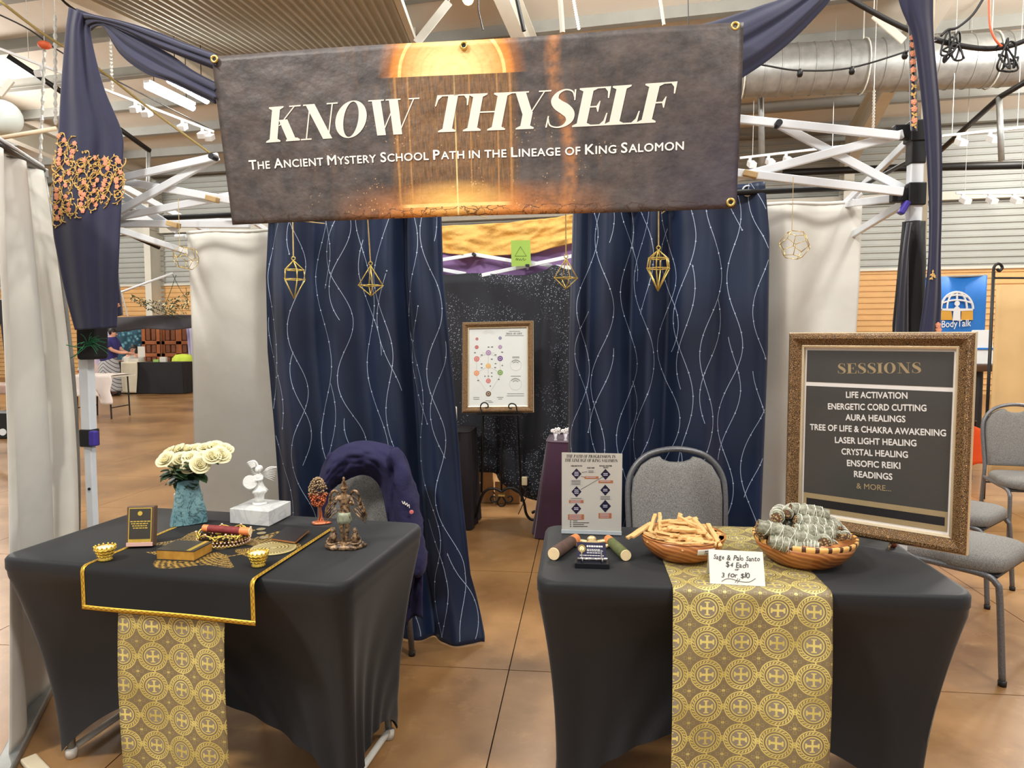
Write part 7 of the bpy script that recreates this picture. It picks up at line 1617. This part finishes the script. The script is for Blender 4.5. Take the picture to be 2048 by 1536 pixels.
# lime cover on a chair at the booth end
lc = V((ony(368, 770, 19.15).x, 19.15, 0)); lo = thing('covered_chair', lc, 'chair under a lime yellow cover at the end of the far booth', 'chair')
MB().lathe([(.05, 1.0), (.2, .98), (.29, .88), (.32, .7), (.33, .5), (.35, .3)], 28, lc, fn=lambda a, z: 1 + .06 * math.sin(6 * a) * (1 - z), sy=.6).build('lime_cover', mat('lime_cloth', (196, 214, 70), .8, var=(6, .08)), lo, smooth=True)
for i in (-1, 1):
    for j in (-1, 1): MB().tube([lc + V((i * .18, j * .12, .002)), lc + V((i * .16, j * .12, .5))], .014, 8).build('leg', m_black, lo)
cu0 = ony(372, 650, 19.2); tag(MB().grid(lambda s, t: V((cu0.x + .5 * s + .1 * (1 - t), 19.2 + .04 * math.sin(16 * s), .02 + (cu0.z - .02) * t)), 24, 8).build('side_curtain', mat('lavender_cloth', (186, 180, 214), .85, var=(6, .06)), smooth=True, solid=.005), 'lavender curtain beside the carved wooden screen', 'curtain')
# nearer white cloth table
nt_, nc = wavebox(118, 196, 752, 12.3, .8, .68, mat('white_pink_cloth', (226, 214, 206), .85, var=(4, .06)), 'small table with white cloth behind the canopy leg', 'cloth_table', 18, .03) if False else (None, None)
a, b = ony(136, 752, 12.3), ony(222, 752, 12.3); ct_ = thing('folding_table', V(((a.x + b.x) / 2, 12.7, 0)), 'white cloth folding table standing behind the canopy leg', 'table'); zt2 = a.z; cx = (a.x + b.x) / 2; hx = (b.x - a.x) / 2
MB().box((cx, 12.7, zt2 - .02), (hx * 2, .8, .03)).build('tabletop', m_tabtop, ct_); m_wpc = mat('white_pink_cloth', (226, 214, 206), .85, var=(4, .06))
def tcl(s, t):
    if t < .4: return V((a.x + (b.x - a.x) * s, 13.08 - .78 * t / .4, zt2 + .008 + .004 * math.sin(20 * s)))
    v = (t - .4) / .6; return V((a.x + (b.x - a.x) * s + .02 * math.sin(9 * v), 12.29 - .02 * math.sin(16 * s) * v, zt2 - .36 * v - (.14 * v if s > .7 else 0)))
MB().grid(tcl, 24, 20).build('cloth', m_wpc, ct_, smooth=True, solid=.004)
for i in (-1, 1):
    for y in (12.4, 13.0): MB().tube([V((cx + i * hx * .8, y, .002)), V((cx + i * hx * .75, y, zt2 - .03))], .014, 8).build('leg', m_black, ct_)
    MB().tube([V((cx + i * hx * .8, 12.4, .2)), V((cx + i * hx * .8, 13.0, .2))], .01, 6).build('leg_brace', m_black, ct_)
p = V((ony(161, 748, 12.6).x, 12.6, zt2 + .012)); bo = thing('bottle', p, 'small bottle with red label on the white cloth table', 'bottle'); MB().lathe([(.04, 0), (.042, .1), (.02, .15), (.014, .2)], 14, p).build('body', m_white, bo, smooth=True); MB().lathe([(.0425, .03), (.0425, .08)], 14, p).build('red_label', mat('red_paper', (190, 50, 60), .6, var=(9, .05)), bo, smooth=True); MB().lathe([(.017, .2), (.017, .24), (0, .24)], 12, p).build('cap', m_navytop, bo)
# rod with leaf garland above the vendor booth
g0, g1 = ony(243, 584, 18.0), ony(346, 546, 18.0); ga = thing('leaf_garland', g1 - Z_ * .6, 'white rod with hanging green leaf garland above the vendor booth', 'garland'); MB().tube([g0, g1], .03, 8).build('rod', m_bar, ga, smooth=True)
MB().tube([V((g0.x, 18.0, g0.z)), V((g0.x, 18.25, q0.z))], .02, 6).build('post', m_bar, ga); rnd = random.Random(17); g = MB(); g2 = MB()
for k in range(330):
    t = rnd.random(); px = 262 + 115 * t; py = 592 + 16 * math.sin(t * 3) + rnd.uniform(-8, 26) * (.3 + t); c = ony(px, py, 18 + rnd.uniform(-.15, .15)); d = V((rnd.uniform(-1, 1), rnd.uniform(-1, 1), rnd.uniform(-1, 1))).normalized() * .045; s_ = d.cross(V((rnd.random(), 1, rnd.random()))).normalized() * .018
    (g if rnd.random() < .75 else g2).add([c - d, c + s_, c + d, c - s_], [(0, 1, 2, 3)])
stuff(g.build('leaves', mat('garland_leaf', (70, 84, 60), .7, var=(3, .2)), ga)); stuff(g2.build('pale_leaves', mat('pale_leaf', (220, 214, 170), .6, var=(3, .05)), ga))
for k in range(4): st = [(262, 588), (345, 548), (352, 550), (372, 575)][k]; en = [(376, 640), (377, 600), (322, 624), (378, 620)][k]; MB().tube(bez([ony(*st, 18), ony((st[0] + en[0]) / 2, (st[1] + en[1]) / 2 + 6, 18), ony(*en, 18)], 6), .008, 5).build('vine_stem', mat('garland_leaf'), ga)
# far left strip: black tripod leg, stone-topped table, dark case
q = path([(2, 600), (16, 775)], 8.0); tp_ = thing('tripod_stand', V((q[1].x - .1, 8.0, 0)), 'thin black stand leaning beside the stone-topped table', 'stand'); MB().tube([q[0], V((q[1].x + .1, 8.0, .005))], .03, 8).build('leg', m_black, tp_, smooth=True); MB().tube([q[0], V((q[0].x - .6, 8.3, .005))], .03, 8).build('leg', m_black, tp_, smooth=True); MB().tube([q[0], V((q[0].x - .2, 8.9, .005))], .03, 8).build('leg', m_black, tp_, smooth=True)
p = ony(-30, 772, 10.6); st_ = thing('stone_table', V((p.x, 11, 0)), 'low table with pinkish stone cloth at the hall side', 'table'); MB().box((p.x, 11, p.z - .06), (.8, .7, .14)).build('stone_top', mat('pink_stone', (176, 146, 132), .7, var=(9, .2)), st_, bevel=.02)
for i in (-1, 1):
    for j in (-1, 1): MB().box((p.x + i * .33, 11 + j * .28, (p.z - .13) / 2 + .001), (.05, .05, p.z - .13)).build('leg', m_blackpl, st_)
p = onz(-6, 878, 0); cs_ = thing('equipment_case', p, 'black equipment case with a round white dial on the hall floor', 'case'); MB().box(p + V((0, .25, .19)), (.34, .5, .37)).build('case_body', m_blackpl, cs_, bevel=.015); MB().lathe([(.05, 0), (.05, .01)], 18, p + V((.09, .0, .1)), spin(PI / 2, 'X')).build('dial', m_white, cs_)

# ---- right side: blue banner, iron screen, small table, orange cloth
D9 = 9.0
def r9(px, py, k=0): return ony(px, py, D9 - k)
c4 = [r9(1822, 556), r9(1973, 551), r9(1971, 668), r9(1822, 668)]; bb = thing('hanging_banner', (c4[2] + c4[3]) / 2 - Z_ * 1.4, 'blue banner with a white globe and figure logo beyond the booth', 'banner')
MB().grid(lambda s, t: V((c4[0].x + (c4[1].x - c4[0].x) * s, D9 + .015 * math.sin(11 * s), .05 + (c4[0].z + (c4[1].z - c4[0].z) * s - .05) * t)), 30, 6).build('blue_cloth', mat('blue_cloth', (34, 116, 200), .6, var=(5, .05)), bb, smooth=True, solid=.004)
MB().tube([V((c4[0].x, D9, c4[0].z)), V((c4[1].x, D9, c4[1].z))], .015, 8).build('top_rail', m_galv, bb); [MB().tube([V((x, D9 + .04, .005)), V((x, D9 + .04, c4[1].z))], .014, 8).build('pole', m_galv, bb) for x in (c4[0].x + .05, c4[1].x - .05)]
K = .03; ccx, ccy, rr = 1914, 618, 32
def arc(f, r_=.012, nm='globe_line'): MB().tube([r9(*q, K) for q in f], r_, 5).build(nm, m_white, bb)
arc([(ccx + rr * math.cos(a), ccy - 34 * math.sin(a)) for a in [PI * i / 20 for i in range(21)]], .014)
for k in (-.55, 0, .55): arc([(ccx + rr * k * math.sin(PI * .5 + 0) * math.cos(a) * 1.0 + 4 * k, ccy - 33 * math.sin(a)) for a in [PI / 2 * i / 10 for i in range(11)]])
arc([(ccx + rr * .9 * t, ccy - 12 - 6 * (1 - t * t)) for t in [-1 + .2 * i for i in range(11)]]); arc([(ccx + rr * .62 * t, ccy - 24 - 4 * (1 - t * t)) for t in [-1 + .2 * i for i in range(11)]])
def flat(P, mt, nm, k=K): MB().add([r9(*q, k) for q in P], [tuple(range(len(P)))]).build(nm, mt, bb)
m_tanlogo = mat('tan_logo', (212, 160, 62), .6, var=(9, .05))
flat([(1882, 620), (1903, 622), (1905, 640), (1882, 640)], m_tanlogo, 'tan_block'); flat([(1923, 622), (1946, 620), (1946, 640), (1922, 640)], m_tanlogo, 'tan_block')
flat([(1905, 641), (1907, 622), (1884, 621), (1884, 617), (1908, 617), (1911, 613), (1917, 613), (1920, 617), (1946, 617), (1946, 621), (1921, 622), (1921, 641)], m_white, 'figure_body', K + .006)
MB().lathe([(.034, 0), (.034, .004)], 18, r9(1914, 607, K + .006), spin(PI / 2, 'X')).build('figure_head', m_white, bb)
g = MB(); put(g, text2d('BodyTalk', .012), r9(1883, 655, K), r9(1942, 652, K), Z_, .085, V((0, 0, 0))); g.build('lettering', m_white, bb)
# iron-framed fabric screen
D6 = 6.2; sx0 = ony(1980, 700, D6).x; fs_ = thing('fabric_screen', V((sx0 + .5, D6, 0)), 'tan fabric room screen in a black scrolled iron frame', 'screen'); zt3 = ony(1990, 556, D6).z
for x in (sx0, sx0 + 1.15): MB().tube([V((x, D6, .005)), V((x, D6, zt3 + .06))], .014, 8).build('iron_post', m_black, fs_, smooth=True)
for z in (zt3, .16): MB().tube([V((sx0, D6, z)), V((sx0 + 1.15, D6, z))], .009, 8).build('iron_rail', m_black, fs_, smooth=True)
MB().tube(bez([V((sx0, D6, zt3 + .04)), V((sx0 + .005, D6, zt3 + .1)), V((sx0 + .045, D6, zt3 + .125)), V((sx0 + .075, D6, zt3 + .09)), V((sx0 + .05, D6, zt3 + .06)), V((sx0 + .03, D6, zt3 + .08))], 6), .012, 8).build('iron_scroll', m_black, fs_, smooth=True)
MB().grid(lambda s, t: V((sx0 + .03 + 1.09 * s, D6 + .012 * math.sin(20 * s), .18 + (zt3 - .24) * t)), 24, 8).build('fabric_panel', mat('tan_fabric', (206, 172, 120), .85, var=(3, .08), bump=(9, .3)), fs_, smooth=True, solid=.004)
# small brown table with white leaflet stand behind the list frame
p = V((ony(1958, 736, 8.2).x, 8.2, 0)); zb = ony(1958, 728, 8.2).z; bt_ = thing('round_table', p, 'brown round-topped pedestal table beyond the framed list', 'table'); MB().lathe([(.2, zb - .08), (.24, zb - .03), (.24, zb), (0, zb)], 30, p).build('tabletop', mat('brown_top', (84, 62, 48), .5, var=(9, .15)), bt_, smooth=True, angle=40); MB().lathe([(.22, 0), (.2, .03), (.05, .06), (.045, zb - .09), (.1, zb - .08)], 20, p).build('pedestal', m_blackpl, bt_, smooth=True, angle=40)
lf0 = ony(1957, 660, 8.15); lf1 = ony(1984, 722, 8.15); ls = thing('leaflet_stand', V(((lf0.x + lf1.x) / 2 - .02, 8.15, zb)), 'white leaflet stand on the brown pedestal table', 'stand'); MB().box(((lf0.x + lf1.x) / 2 - .03, 8.15, (lf0.z + zb) / 2), (.22, .03, lf0.z - zb), spin(-.15, 'X')).build('white_panel', m_white, ls, bevel=.004); MB().box(((lf0.x + lf1.x) / 2 - .03, 8.13, zb + (lf0.z - zb) * .45), (.2, .035, .02), spin(-.15, 'X')).build('blue_stripe', mat('blue_cloth'), ls)
p = V((ony(1957, 880, 7.0).x, 7.0, 0)); oc = thing('cloth_chair', p + V((-.1, 0, 0)), 'chair draped with bright orange cloth beyond the framed list', 'chair')
za = ony(1957, 838, 7.0).z; MB().grid(lambda s, t: p + V((-.32 + .38 * s + .05 * math.sin(3 * t) * (1 - s), -.02 + .03 * math.sin(12 * s), za - (.45 + .12 * math.sin(5 * s)) * t - .14 * s * s)), 16, 10).build('orange_cloth', mat('orange_cloth', (240, 96, 40), .75, var=(5, .08)), oc, smooth=True, solid=.005)
MB().box(p + V((-.2, .25, .44)), (.4, .42, .05)).build('seat', m_seat, oc, bevel=.015); [MB().tube([p + V((-.2 + i * .18, .25 + j * .19, .003)), p + V((-.2 + i * .18, .25 + j * .17, .43))], .012, 8).build('leg', m_black, oc) for i in (-1, 1) for j in (-1, 1)]; [MB().tube([p + V((-.2 + i * .18, .04, .42)), p + V((-.2 + i * .17, .01, za - .02))], .012, 8).build('back_post', m_black, oc) for i in (-1, 1)]
